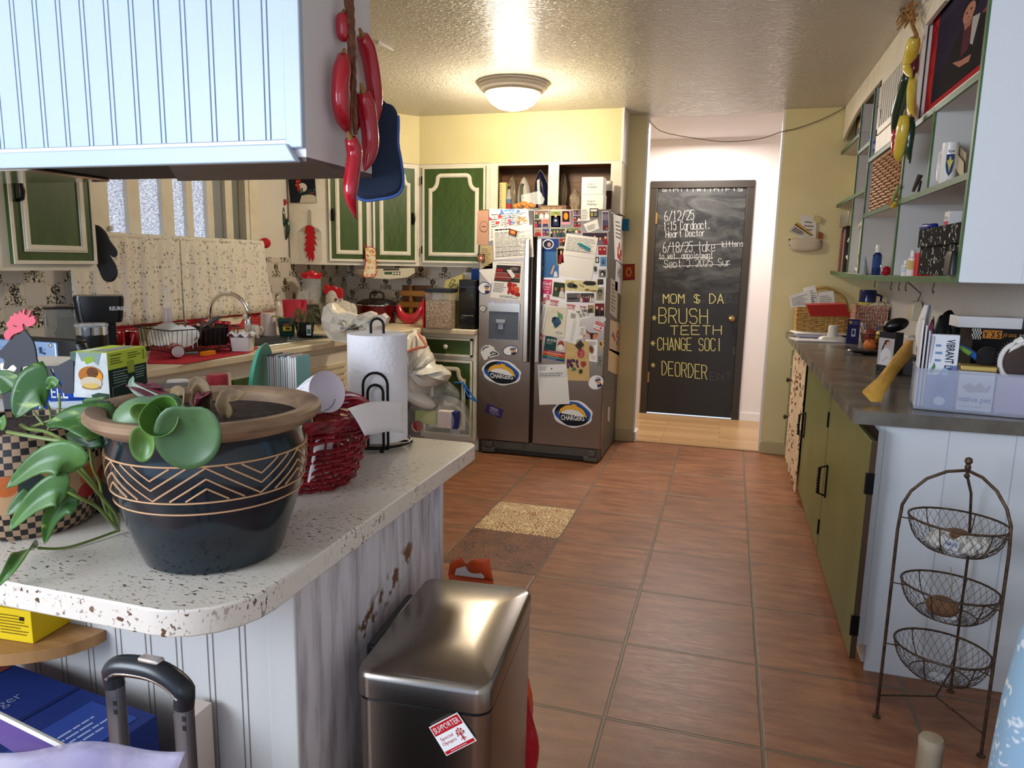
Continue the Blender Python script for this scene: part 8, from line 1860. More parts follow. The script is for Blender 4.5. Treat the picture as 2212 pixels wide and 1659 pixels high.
# yellow and green ristra hanging on the face
HYX = .655
hp = lambda x, y, k=0: Xp(x, y, HYX-k)
t = thing('chili_ristra','string of glossy yellow, green and red chilies hanging on the wall shelves','chili string',hp(1942,350))
mb = MB(STRAW); rn = random.Random(2)
mb.tube(curve([hp(1962,10), hp(1972,30), hp(1970,50), hp(1981,78)], 10), [.008]*11, 7)
for k in range(40):a = hp(1962+rn.uniform(-10,14),22+rn.uniform(-14,24)); mb.tube([a,a+V((rn.uniform(-.03,.02),rn.uniform(-.09,.09),rn.uniform(-.05,.05)))],[.007,.003],4)
obj('straw_tuft', mb, t)
for pts,r,mm in(([hp(1976,82),hp(1970,110),hp(1962,145),hp(1968,168)],.027,GLY),([hp(1977,120,-.02),hp(1976,145,-.02),hp(1974,162,-.02)],.02,GLM),([hp(1962,160,-.01),hp(1950,205,-.01),hp(1938,250,-.01),hp(1928,300,-.01)],.028,GLG),([hp(1970,170,-.015),hp(1968,210,-.015),hp(1970,240,-.015),hp(1976,252,-.015)],.018,GLY),([hp(1937,280,-.01),hp(1933,310,-.01),hp(1932,340,-.01)],.018,GLR),([hp(1954,250,.03),hp(1949,290,.03),hp(1942,330,.03),hp(1939,350,.03)],.024,GLY),([hp(1968,255),hp(1966,290),hp(1962,325),hp(1966,354)],.018,GLG)):pepper('pepper',t,pts,r,mm)
# wagon-wheel ornament
wc = V((.712,4.345,1.992+.117)); t = thing('wheel_ornament','black spoked wheel ornament standing on the shelf behind the hanging peppers','ornament',wc); r_ = .11
obj('rim',MB(BLACKI).tube([wc+V((0,-r_*cos(a),r_*sin(a)))+V((0,0,.0))for a in[2*pi*k/40 for k in range(40)]],.006,6,closed=True),t)
m = MB(BLACKI)
for k in range(8): a = pi*k/4+.2; m.tube([wc, wc+V((0,-r_*cos(a),r_*sin(a)))], .003, 5)
obj('spoke',m,t,kind='stuff'); obj('fender',MB(C(66,44,36)).tube([wc+V((-.02,r_*1.25*cos(a),r_*1.25*sin(a)))for a in[R_(80+9*k)for k in range(10)]],.012,7),t); obj('hub',MB(BLACKI).ell(wc,(.014,.018,.018),n=10,k=6),t)
one('blue_cloth',MB(C(40,70,160)).sheet(lambda u,v:sx(1878+16*u+4*sin(v*5),326-30*v,.71)+V((.01*sin(u*7),0,0)),6,6,th=.006),'bright blue cloth tucked below the spoked wheel','cloth',smooth=180)
q = Quad(sx(1850,298,.75),sx(1865,290,.75),sx(1866,248,.75),sx(1853,254,.75),(-1,0,0)); m = MB(); q.slab(m,C(26,22,24),.008); q.rect(m,.16,.1,.9,.9,C(120,116,112),.0086); q.ellipse(m,.6,.6,.25,.2,C(206,170,150),.009); one('small_photo',m,'small black-framed photo at the far end of the upper shelf','picture')
# wicker basket box
def wickbox(name, lab, mm, pts, X0, dep, zb, zt, cat, rows=14, st=11, rad=.006, open_=True):
    y0, y1 = pts; t = thing(name, lab, cat, (X0+dep/2,(y0+y1)/2,zb)); w = abs(y1-y0); 
    P = lambda s,f:((X0,y0+(y1-y0)*s,zb+(zt-zb)*f)if s<=1 else(X0+dep*(s-1),y1,zb+(zt-zb)*f)if s<=2 else(X0+dep,y1+(y0-y1)*(s-2),zb+(zt-zb)*f)if s<=3 else(X0+dep*(4-s),y0,zb+(zt-zb)*f))
    m = MB(mm); N_ = 4*st*2
    for r in range(rows):
        pl = []
        for k in range(N_):
            s = 4*k/N_; p = V(P(s,(r+.5)/rows)); o = V(((-1,0,0),(0,1,0),(1,0,0),(0,-1,0))[int(s)%4])*(1 if y1>y0 or int(s)%2==0 else-1); pl.append(p+o*.004*(1 if(k//2+r)%2 else-1))
        m.tube(pl, rad, 5, closed=True)
    obj('weave', m, t, kind='stuff'); m = MB(mm)
    for k in range(4*st): m.tube([P(4*k/(4*st), 0), P(4*k/(4*st), 1)], rad*.8, 5)
    obj('stakes',m,t,kind='stuff'); m = MB(mm).tube([P(s,1)for s in(0,.999,1.999,2.999)],rad*1.6,6,closed=True); obj('rim',m,t)
    obj('lining',MB(mm).box((X0+.006,min(y0,y1)+.006,zb+.003),(X0+dep-.006,max(y0,y1)-.006,zb+(zt-zb)*.9)),t); return t
yb1, yb2_ = sx(1943,430,.70).y, sx(1864,430,.70).y
wickbox('wicker_basket','brown square wicker basket on the middle shelf',WICK,(yb1+.02,yb2_-.25),.70,.24,zB+.002,zB+.26,'basket')
t = thing('beaded_pick','green and yellow beaded stick hanging over the shelf edge by the wicker basket','ornament',sx(1928,440,.67)); obj('stick',MB(C(150,160,90)).tube([sx(1942,402,.675),sx(1925,440,.67)],.008,7),t); m = MB(C(206,170,50)); [m.ell(sx(x,y,.67),(.010,.010,.010),C(*c),n=8,k=6)for x,y,c in((1924,440,(206,60,70)),(1928,446,(206,170,50)),(1922,434,(190,80,60)),(1933,440,(206,170,50)))]; obj('beads',m,t,kind='stuff')
# mug with crest, cards, bottles
c, r, h = shelf_item(2046,386,314,16, zB+.001, .735)
t = thing('mug','large white mug with blue crest standing on the middle shelf','mug',c); lath('body',t,c,[(r*.9,0),(r,.006),(r,h),(r*.93,h),(r*.92,.01),(.001,.009)],WPL,32,cap=False)
obj('handle',MB(WPL).tube([c+V((-.02,r*.9,h*.82)),c+V((-.02,r*1.6,h*.8)),c+V((-.02,r*1.8,h*.5)),c+V((-.02,r*1.55,h*.2)),c+V((-.02,r*.9,h*.16))],.008,8),t,smooth=180)
d_ = V((CAM.x-c.x,CAM.y-c.y,0)).normalized(); sr = V((-d_.y,d_.x,0)); q = Quad(*[c+d_*(r+.0008)+sr*r*a+V((0,0,h*b))for a,b in((-.42,.22),(.62,.22),(.62,.72),(-.42,.72))],d_); m = MB(); q.pol(m,[(.05,1),(.95,1),(.95,.5),(.8,.2),(.5,0),(.2,.2),(.05,.5)],C(40,60,110),.0004); q.pol(m,[(.5,.15),(.6,.4),(.88,.75),(.66,.7),(.56,.9),(.44,.9),(.34,.7),(.12,.75),(.4,.4)],C(206,196,90),.0008); q.text(m,'Ronn',.2,1.08,.9,1.22,C(40,46,70),.0006); q.text(m,"O'Brien",.3,-.34,.9,-.16,C(40,46,70),.0006); obj('crest',m,t)
for k,(p_,cl,lab)in enumerate((([(2052,345),(2084,398),(2086,330),(2056,300)],(196,176,140),'tan envelope leaning behind the crest mug'),([(2062,360),(2080,388),(2081,350),(2048,310)],(206,190,160),'pale envelope leaning in front of the tan envelope'))):one('envelope',MB(C(*cl)).poly([sx(x,y,.765-.012*k)for x,y in p_],(.002,0,0)),lab,'envelope','envelopes behind the crest mug')
c,r,h = shelf_item(1970,420,383,9,zB+.001,.74); one('bottle',MB(WPL).lathe([(r,0),(r,h*.85),(r*.7,h)],c,20),'small white bottle on the middle shelf, right of the wicker basket','bottle')
c,r,h = shelf_item(1953,425,405,6,zB+.001,.74); t = thing('bottle','tiny white jar with dark red cap on the middle shelf by the basket','bottle',c); lath('body',t,c,[(r,0),(r,h*.7)],WPL,16); lath('cap',t,c,[(r,h*.7),(r,h)],C(90,30,34),16)
one('brush',MB(C(56,46,40)).tube([sx(1972,414,.70),sx(1988,378,.72)],[.006,.011],8).tube([sx(1984,414,.70),sx(1989,392,.72)],.005,6),'dark brush with gold ring leaning on the middle shelf','brush')
one('small_photo',MB(C(70,50,46)).poly([sx(x,y,.84)for x,y in((1994,420),(2002,416),(2003,352),(1996,356))],(.003,0,0)),'narrow dark photo standing left of the crest mug','picture')
# bottom row
bx0 = sx(2068,596,.70).y; bx1 = sx(1981,600,.70).y; FLB = m_print('white_floral_line',(12,11,12),[(214,210,200)],26,.40,.05,.9,.50,.66)
t = thing('floral_box','black keepsake box with white flower outlines on the bottom shelf','box',(.78,(bx0+bx1)/2,zSh(bx0))); zb_ = zSh((bx0+bx1)/2)+.002; zt_ = sx(1985,510,.70).z; zl = sx(1976,478,.70).z
obj('box',MB(FLB).box((.70,max(bx0,SY+.03),zb_),(.90,bx1,zt_)),t,bev=.002); obj('lid',MB(FLB).box((.692,max(bx0,SY+.025),zt_-.045),(.908,bx1+.012,zt_+.022)),t,bev=.002)
ztl = zt_+.023; y_ = sx(2010,485,.74).y; one('hair_brush',MB(C(24,40,120,r=.3)).tube([(.735,y_-.10,ztl+.012),(.735,y_+.0,ztl+.014),(.735,y_+.07,ztl+.014),(.735,y_+.10,ztl+.013)],[.010,.011,.016,.012],10),'blue brush handle lying on the black floral box','brush',smooth=180)
y_ = sx(2060,462,.74).y; t = thing('pill_box','small white and red carton on top of the black floral box','box',(.74,y_,ztl)); obj('carton',MB(C(226,220,218)).box((.72,y_-.03,ztl),(.76,y_+.03,ztl+.05)),t); q = Quad((.7195,y_+.03,ztl),(.7195,y_-.03,ztl),(.7195,y_-.03,ztl+.05),(.7195,y_+.03,ztl+.05),(-1,0,0)); m = MB(); q.rect(m,.05,.05,.9,.35,C(190,60,70),.0004); q.lines(m,.1,.45,.9,.7,2,C(90,86,90),.0004); obj('print',m,t)
y_ = sx(2046,585,.67).y; zq = zSh(y_)+.001; one('black_speaker',MB(BLACKP).loft([[(x,y,z)for x,y in rrect(.682,y_,.016*k,.038*k,.012)]for z,k in((zq,1),(zq+.06,1),(zq+.075,.8))]),'small rounded black speaker in front of the floral box','speaker')
def sbot(nm, lab, x, yt, hw, body, cap, lab_c=None, X=.73, sh=.75):
    y_ = Xp(x,590,X).y; zq = zSh(y_)+.001; c,r,h = shelf_item(x,596,yt,hw,zq,X); t = thing(nm,lab,'bottle',c); lath('body',t,c,[(r*.95,0),(r,.005),(r,h*sh*.9),(r*.5,h*sh)],body,22); lath('cap',t,c,[(r*.55,h*sh),(r*.55,h*.97),(r*.4,h)],cap,16)
    if lab_c: lath('label', t, c, [(r*1.02,h*.25),(r*1.02,h*sh*.8)], lab_c, 22, cap=False)
sbot('bottle','white bottle with yellow label on the bottom shelf beside the red box',1967,541,9,WPL,WPL,C(206,180,110)); sbot('bottle','white pill bottle with blue print on the bottom shelf',1954,562,8,WPL,WPL,C(200,206,220)); sbot('spray_bottle','dark blue spray bottle with white pump on the bottom shelf',1891,530,9,C(30,50,100,r=.25),WPL,C(46,70,126))
y0_,y1_ = sx(1985,580,.74).y,sx(1973,580,.74).y; zq = zSh(y0_)+.001; one('red_box',MB(C(190,26,40)).box((.735,y0_,zq),(.80,y1_,sx(1975,547,.74).z)),'bright red carton squeezed between the bottles and the floral box','box',bev=.002)
one('paper_stack',MB(PAPER).sheet(lambda u,v:sx(1940+46*u,592-70*v*(1-.18*sin(u*5)),.90)+V((.015*sin(u*6),0,0)),10,6,th=.004),'crumpled white papers standing behind the bottles on the bottom shelf','paper',smooth=60)
q = Quad(*[sx(x,y,.86)for x,y in((1898,598),(1928,600),(1928,527),(1900,528))],(-1,0,0)); m = MB(); q.slab(m,C(40,32,56),.004); q.ellipse(m,.75,.3,.3,.3,C(96,52,44),.0046); q.ellipse(m,.8,.5,.16,.12,C(176,110,90),.005); q.ellipse(m,.15,.85,.08,.05,C(90,80,130),.005); one('small_photo',m,'dark purple picture standing behind the blue spray bottle','picture')
y_ = sx(1914,590,.74).y; zq = zSh(y_); t = thing('ball_ornament','small red and white ball ornament before the purple picture','ornament',(.74,y_,zq)); obj('ball',MB(C(150,24,36,r=.25)).ell((.74,y_,zq+.024),(.024,.028,.0235),None,16,10),t,smooth=180); obj('ribbon',MB(WPL).tube([(.718,y_+.03,zq+.05),(.716,y_,zq+.04),(.718,y_-.02,zq+.022)],.003,6),t)
one('camouflage_strip',MB(mat('camouflage',(84,88,56),.8,col2=(40,42,30),vs_=40,lo=.48,hi=.52)).tube(curve([sx(1877,523,.76),sx(1870,545,.76),sx(1875,575,.76),sx(1872,592,.76)],8),[.008,.02,.024,.022,.02,.018,.014,.01,.006],6),'camouflage print fabric strip hanging in the second bay','fabric',smooth=180)
for x_,c1,c2,lab in((1858,(150,140,136),(60,50,56),'gray photo print leaning at the left of the second bay'),(1866,(120,140,146),(190,196,196),'teal-gray photo print leaning next to the gray one')):q = Quad(*[sx(x,y,.72)for x,y in((x_-3,598),(x_+4,599),(x_+4,550),(x_-3,549))],(-1,0,0)); m = MB(); q.slab(m,C(*c1),.003); q.rect(m,.1,.5,.9,.95,C(*c2),.0034); one('small_photo',m,lab,'picture','photo prints on the bottom shelf')
# white arched frame, books, clip
yc__ = sx(1846,540,.74).y; zq = zSh(yc__)+.003; ztp = sx(1850,482,.74).z; hh_ = (ztp-zq)/2
t = thing('arched_frame','empty cream frame with bowed side leaning on the bottom shelf','picture frame',(.74,yc__,zq)); y0_,y1_ = sx(1861,540,.74).y,sx(1829,540,.74).y; m = MB(CREAM)
m.box((.73,y0_-.005,zq),(.75,y0_+.03,ztp)).tube([(.735,y0_+(y1_-y0_)*sin(pi*k/20)+.02*(1-sin(pi*k/20)),zq+.012+(ztp-zq-.024)*k/20)for k in range(21)],.010,7); obj('frame',m,t); obj('backing',MB(C(206,204,196)).poly([(.742,y0_+.03,zq+.05),(.742,y0_+(y1_-y0_)*.75,zq+.05),(.742,y0_+(y1_-y0_)*.75,ztp-.05),(.742,y0_+.03,ztp-.05)],(.003,0,0)),t)
for k,(cl,lab)in enumerate((((60,46,44),'dark brown book nearest the bowed frame'),((150,140,130),'gray book in the row at the far shelf end'),((130,50,50),'dark red book in the row at the far shelf end'),((90,80,74),'taupe book in the row at the far shelf end'),((176,120,110),'salmon book at the far end against the wall'))):
    y_ = sx(1826,540,.72).y+.055*k; y_ = min(y_,YE-.05*(5-k)-.01); zq = zSh(y_)+.002; one('book',MB(C(*cl)).box((.715,y_,zq),(.88,y_+.038,zq+.30-.02*(k%3))),lab,'book','books at the far end of the bottom shelf',bev=.002)
one('metal_clip',MB(mat('dull_zinc',(150,150,140),.35,1)).box(sx(1832,486,.685)+V((-.004,0,0)),sx(1817,464,.685)+V((.002,0,0))),'dull metal bracket clipped at the shelf end above the books','clip',bev=.004)
one('cream_plate',MB(CREAM).poly([sx(x,y,.80)for x,y in((1836,418),(1858,410),(1860,362),(1848,372))],(.006,0,0)),'cream square tile leaning on the middle shelf left of the wicker basket','tile')
for k, x in enumerate((1890,1926,1943,1958,2018)):
    p = sx(x,612,.70); p.z = SZ-.002+sag(p.y)-.0; one('cup_hook',MB(C(70,84,60,m=.5)).tube([p,p-V((0,0,.014))]+[p+V((0,.012*sin(a),-.026+.012*cos(a)))for a in[R_(40*k_)for k_ in range(0,7)]],.0022,5),'cup hook under the shelf unit, number %s from its far end'%['one','two','three','four','five'][k],'hook','cup hooks under the shelf unit')
p = Xp(1980,670,RW-.03); t = thing('adapter','cream square power adapter hanging on its cord against the side wall','adapter',p+V((0,0,-.06))); obj('case',MB(BEI).loft([[(RW-.012+x,p.y+y,p.z+z)for x,y in((-.05,-.05),(0,-.05),(0,.05),(-.05,.05))]for z in(-.055,.02)]+[[(RW-.012+x,p.y+y,p.z+.05)for x,y in((-.036,-.036),(-.006,-.036),(-.006,.036),(-.036,.036))]]),t,bev=.006); obj('cord',MB(C(110,106,100)).tube([(RW-.03,p.y,p.z+.048),(RW-.02,p.y-.01,p.z+.09),(.90,p.y-.03,SZ-.004)],.004,6),t)
# pier pocket with mail
q = qpix((1698,515),(1782,515),(1776,546),(1704,546),'Y',5.68,.003); t = thing('wall_pocket','cream fabric wall pocket holding mail on the yellow wall','wall pocket',Yp(1740,545,5.66))
pk = smooth_loop([(1704,517),(1722,514),(1742,515),(1762,514),(1774,519),(1775,532),(1768,541),(1740,544),(1714,542),(1705,532)],3); mb = MB(mat('cream_felt',(206,190,166),.9)); cc = Yp(1740,530,5.66)
mb.loft([[cc+(Yp(x,y,5.66)-cc)*s+V((0,d,0))for x,y in pk]for s,d in((1,.019),(1,.002),(.9,-.016),(.5,-.024))]); obj('pocket',mb,t,smooth=180); m = MB(C(40,50,54)); [m.ell(Yp(x,y,5.652),(.010,.004,.006),n=8,k=6)for x,y in((1706,518),(1708,524),(1708,530),(1772,522),(1770,528),(1767,534))]; obj('edge_stitch',m,t,kind='stuff')
for pts,cl,lab,off in(([(1730,464),(1765,468),(1762,516),(1722,514)],(222,216,206),'white envelopes standing in the wall pocket',.012),([(1722,480),(1757,508),(1740,514),(1702,500)],(206,196,180),'striped card leaning out of the wall pocket to the left',.016),([(1760,464),(1775,472),(1770,484),(1756,474)],(206,190,130),'small yellow ticket at the top of the wall pocket',.018),([(1768,500),(1778,504),(1777,516),(1766,516)],(150,80,36),'brown packet corner in the wall pocket',.014)):
    p = [Yp(x,y,5.68-off)for x,y in pts]; q = Quad(p[3],p[2],p[1],p[0],(0,-1,0)); m = MB(); q.slab(m,C(*cl),.002);
    if cl[0] == 222: q.lines(m, .3,.3,.9,.8, 3, INK, .0024)
    if cl[2]==180:q.rect(m,.0,.82,1,1,C(196,150,50),.0024); q.rect(m,0,.72,1,.82,DK,.0024); q.lines(m,.1,.15,.8,.6,3,C(60,50,44),.0024,.6)
    one('mail', m, lab, 'mail', 'mail in the wall pocket')

# ------------------------------------------------------------------ on the grey side worktop
g = lambda x, y: Zp(x, y, RT)
def wst(x, yb, yt, hw): return stand(x, yb, yt, hw, RT)
def wz(x, yt, p): return Yp(x, yt, p.y).z
a, b = g(1704,712), g(1748,716); zt_ = wz(1725,662,a)
t = wickbox('mail_basket','large straw basket with arched handle stuffed with mail at the wall corner',mat('straw_basket',(196,158,92),.6,col2=(164,124,66),vs_=50),(5.40,5.62),a.x+.01,.34,RT+.002,zt_,'basket',12,9)
obj('handle',MB(mat('straw_basket',(196,158,92),.6)).tube(curve([(a.x+.01,5.51,zt_),(a.x+.06,5.51,zt_+.10),(a.x+.18,5.51,zt_+.155),(a.x+.31,5.51,zt_+.09),(a.x+.345,5.51,zt_)],20),.010,8),t)
for k,(pts,lab,Y_)in enumerate((([(1708,664),(1754,662),(1750,625),(1704,640)],'printed letter sticking out of the straw basket at the left',5.42),([(1740,660),(1772,664),(1760,616),(1735,622)],'folded white letter on top of the straw basket',5.45),([(1765,668),(1805,668),(1800,628),(1768,632)],'crumpled receipts on the right of the straw basket',5.44))):
    p = [Yp(x,y,Y_)for x,y in pts]; q = Quad(p[0],p[1],p[2],p[3],(0,-1,.2)); m = MB(); q.slab(m,PAPER,.003); q.lines(m,.1,.1,.9,.8,7,INK,.0034); one('letter',m,lab,'letter','letters in the straw basket')
def slabq(lab,nm,px,z0,z1,cl,cat,rot=0,grp=None):
    (x0,y0),(x1,y1),dep = px; A,B_ = Zp(x0,y0,z0),Zp(x1,y1,z0); e = V((B_.x-A.x,B_.y-A.y,0)); n = V((-e.y,e.x,0)).normalized()*dep
    return one(nm, obox(MB(C(*cl)), A, e, n, z0, z1), lab, cat, grp, bev=.002)
lay = [(RT+.001,RT+.010,(206,200,196),((1722,738),(1826,741),.20),'lowest loose papers of the pile on the grey worktop'),(RT+.011,RT+.020,(120,120,140),((1726,730),(1830,733),.20),'blue-gray magazine in the paper pile'),(RT+.021,RT+.030,(228,222,214),((1720,722),(1846,726),.20),'white printed mail in the middle of the paper pile'),(RT+.031,RT+.040,(216,204,190),((1724,714),(1846,719),.20),'cream brochure near the top of the paper pile')]
for z0_,z1_,cl,px,lab in lay:slabq(lab,'paper_stack',px,z0_,z1_,cl,'paper',0,'paper pile on the grey worktop')
slabq('clear pill organizer strip on top of the paper pile','pill_organizer',((1755,708),(1826,709),.04),RT+.041,RT+.066,(206,200,196),'pill organizer'); slabq('salmon pink folder on the paper pile','folder',((1768,700),(1828,702),.14),RT+.067,RT+.082,(206,110,90),'folder'); slabq('thick white binder on the salmon folder','binder',((1744,694),(1850,697),.20),RT+.083,RT+.118,(226,218,210),'binder')
p = [Yp(x,y,4.85)for x,y in((1752,683),(1838,684),(1826,657),(1743,659))]; one('red_envelope',MB(C(170,40,32)).poly(p,(0,.12,.004)),'big red envelope lying on the white binder','envelope')
a,b = Yp(1847,690,5.18),Yp(1916,690,5.18); zt_ = wz(1880,662,a); wickbox('woven_basket','pink woven tray basket behind the paper pile',mat('pink_weave',(176,120,104),.6,col2=(206,170,150),vs_=90,lo=.48,hi=.52),(5.18,5.36),a.x,b.x-a.x,RT+.002,zt_,'basket',9,12,.005); BYy = 5.27
c = Yp(1873,655,BYy); c.z = zt_-.03; h = Yp(1873,626,BYy).z-c.z; r = .052; t = thing('mug','dark blue and yellow glazed mug sitting in the pink woven basket','mug',c); lath('upper',t,c,[(r,h*.4),(r,h-.006),(r*.95,h)],mat('navy_glaze',(20,30,76),.12),28); lath('lower',t,c,[(r*.97,0),(r*1.0,h*.4)],mat('yellow_glaze',(190,180,80),.2),28); obj('handle',MB(mat('navy_glaze',(20,30,76),.12)).tube([c+V((r*.9,0,h*.8)),c+V((r*1.6,0,h*.7)),c+V((r*1.5,0,h*.3)),c+V((r*.9,0,h*.25))],.008,8),t)
bag('tissue_paper',Yp(1900,664,BYy)+V((0,-.05,-.015)),(.06,.04,.025),mat('cream_tissue',(206,192,170),.9),'crumpled cream tissue in the pink woven basket','tissue',40,amp=.4)
c,r,h = wst(1797,740,703,29); t = thing('dome_dispenser','pale gray plastic dome with round knob on the worktop','dispenser',c); GD = mat('pale_grey_plastic',(206,202,190),.35); obj('base',MB(GD).loft([[(c.x+x*k,c.y+y*k,RT+z)for x,y in rrect(0,0,r,r*.55,.03)]for z,k in((.001,1),(.012,1),(.026,.86),(.034,.62))]),t); lath('knob',t,c,[(r*.36,.032),(r*.34,h*.92),(r*.28,h)],GD,20)
p = [g(1828,742),g(1852,742)]; zt_ = wz(1840,690,p[0]); t = thing('navy_box','small navy carton with gold seal standing on the worktop','box',p[0]); obj('carton',MB(C(40,38,84)).box((p[0].x,p[0].y,RT+.001),(p[1].x,p[0].y+.03,zt_)),t); q = Quad((p[0].x,p[0].y,RT),(p[1].x,p[0].y,RT),(p[1].x,p[0].y,zt_),(p[0].x,p[0].y,zt_),(0,-1,0)); m = MB(); q.ellipse(m,.2,.88,.12,.07,C(206,160,60),.0006); q.lines(m,.35,.78,.95,.94,3,C(140,140,180),.0006); q.rect(m,.35,.3,.68,.62,C(196,196,214),.0006); q.rect(m,.42,.38,.6,.56,C(40,38,84),.001); obj('print',m,t)
one('scissors',MB(C(20,90,92,r=.35)).tube(curve([g(1754,728)+V((0,0,.006)),g(1765,722)+V((0,0,.006)),g(1776,728)+V((0,0,.006)),g(1772,735)+V((0,0,.006)),g(1758,735)+V((0,0,.006))],12),.006,6),'teal scissor handles poking out of the paper pile','scissors')
c,r,h = wst(1859,738,697,8); one('bottle',MB(mat('white_enamel',(226,216,212),.25)).lathe([(r,.001),(r,h*.8),(r*.8,h)],c,20),'white bottle standing between navy carton and fruit basket','bottle')
# wire fruit basket
c,r,h = wst(1884,762,705,27); t = thing('fruit_basket','black wire basket of fruit on the worktop','basket',c); m = MB(BLACKI)
for z,k in((.003,.45),(h*.35,.8),(h*.7,1.0)):m.tube([c+V((r*k*cos(2*pi*j/28),r*k*sin(2*pi*j/28),z+.001))for j in range(28)],.0026,5,closed=True)
for j in range(9):a_ = 2*pi*j/9; m.tube(curve([c+V((r*k*cos(a_),r*k*sin(a_),z))for z,k in((.004,.45),(h*.35,.8),(h*.7,1.0))],6),.0022,5)
obj('wire', m, t)
for j,(dx,dy,z,rr,cl,lab,cat)in enumerate(((-.02,-.03,.035,.036,(196,104,40),'orange at the front of the wire basket','orange'),(.03,.02,.04,.036,(200,112,48),'orange at the back of the wire basket','orange'),(-.025,.0,h*.62,.038,(140,60,50),'dark red apple on top of the wire basket','apple'),(.03,-.02,h*.62,.03,(196,170,80),'yellow pear on top of the wire basket','pear'))):one(cat,MB(mat('fruit_%d'%j,cl,.45,bump=.2,bs=120)).ell(c+V((dx,dy,z+.006)),(rr,rr,rr*.94),None,18,12),lab,cat,'fruit in the wire basket',smooth=180)
m = MB(C(50,40,44)); rn = random.Random(6)
for j in range(16):p = c+V((rn.uniform(-.06,.06),rn.uniform(-.03,.05),h*.75)); m.tube([p,p+V((rn.uniform(-.03,.03),rn.uniform(-.02,.02),rn.uniform(.03,.075)))],.003,4,C(*rn.choice([(46,40,44),(60,90,150),(70,100,90),(120,80,60)])))
one('pen_bunch', m, 'bunch of pens and small sticks above the fruit basket', 'pens', kind=None)
c = g(1868,768); one('black_dish',MB(BLACKP).lathe([(.02,.001),(.075,.008),(.105,.020),(.098,.026),(.03,.026),(0,.024)],c+V((.02,.05,0)),28,sq=(1,.6)),'flat black pointed dish on the worktop before the fruit basket','dish')
# boxed device with photo
p0_,p1_ = g(1891,806),g(1926,812); zt_ = wz(1908,716,p0_); dz = V((p1_.x-p0_.x,p1_.y-p0_.y,0)); nz = V((-dz.y,dz.x,0)).normalized()*.05
t = thing('photo_box','tall carton with picture of a person in a white top on the worktop','box',p0_); obj('carton',obox(MB(C(46,44,48)),p0_,dz,nz,RT+.001,zt_),t,bev=.001)
q = Quad(T3(p0_,RT),T3(p0_,RT)+dz,T3(p0_,zt_)+dz,T3(p0_,zt_),(dz.y,-dz.x,0)); m = MB(); q.rect(m,.03,.22,.97,.86,C(186,180,180),.0006); q.pol(m,[(.15,.22),(.9,.22),(.8,.55),(.6,.64),(.4,.62),(.2,.5)],C(222,216,220),.001); q.ellipse(m,.55,.76,.17,.06,C(60,36,34),.001); q.pol(m,[(.36,.74),(.46,.78),(.34,.6),(.22,.56)],C(60,36,34),.0012); q.ellipse(m,.62,.74,.12,.05,C(206,156,136),.0014); q.stroke(m,[(.35,.3),(.6,.42),(.8,.38)],.002,C(150,120,110),.0014); q.ellipse(m,.4,.12,.14,.05,C(70,70,74),.001); q.ellipse(m,.4,.12,.10,.035,C(46,44,48),.0012); q.lines(m,.1,.02,.8,.06,1,C(120,120,120),.001); obj('photo_print',m,t)
c = T3(p0_,zt_)+dz*.5+nz*.5; one('black_scoop',MB(BG).ell(c+V((.012,0,.032)),(.055,.03,.030),None,20,12,rot=Matrix.Rotation(-.3,3,'Y')),'glossy black scoop-shaped cap on top of the photo carton','cap',smooth=180)
slabq('dark gray tool case behind the yellow pouch','tool_case',((1928,806),(1972,812),.10),RT+.001,RT+.085,(66,64,64),'case'); one('shears',MB(C(216,212,208,r=.35)).tube([Zp(1932,724,RT+.10),Zp(1960,727,RT+.10),Zp(1985,724,RT+.10)],[.006,.008,.006],6).tube([Zp(1955,737,RT+.095),Zp(1980,735,RT+.095)],.005,6),'white plastic tongs lying over the tool case','tongs')
a_,b_ = Zp(1930,800,RT+.002),0; t = thing('teal_bottle','small clear and teal bottle beside the photo carton','bottle',g(1928,806)); lath('body',t,g(1930,806),[(.014,.001),(.014,.05),(.006,.07)],C(90,160,170,r=.2),14)
# yellow pouch
YP = mat('mustard_cloth',(214,166,72),.8,col2=(196,146,56),vs_=14,bump=.3,bs=40); ol = [(1861,849),(1880,838),(1905,806),(1930,772),(1957,738),(1973,738),(1970,772),(1940,806),(1912,850),(1903,872),(1880,870)]
zf = lambda y:RT+.004+.16*max(0,(872-y)/134); cc = Zp(1915,810,zf(810)); cr = [Zp(x,y,zf(y))for x,y in ol]; up = V((.1,-.5,.85)).normalized()
one('yellow_pouch',MB(YP).loft([[cc+(p-cc)*s+up*d for p in cr]for s,d in((.9,-.008),(1,.004),(.96,.012),(.6,.022),(.2,.026))]),'long mustard yellow pouch leaning on the clear bin','pouch',smooth=180)
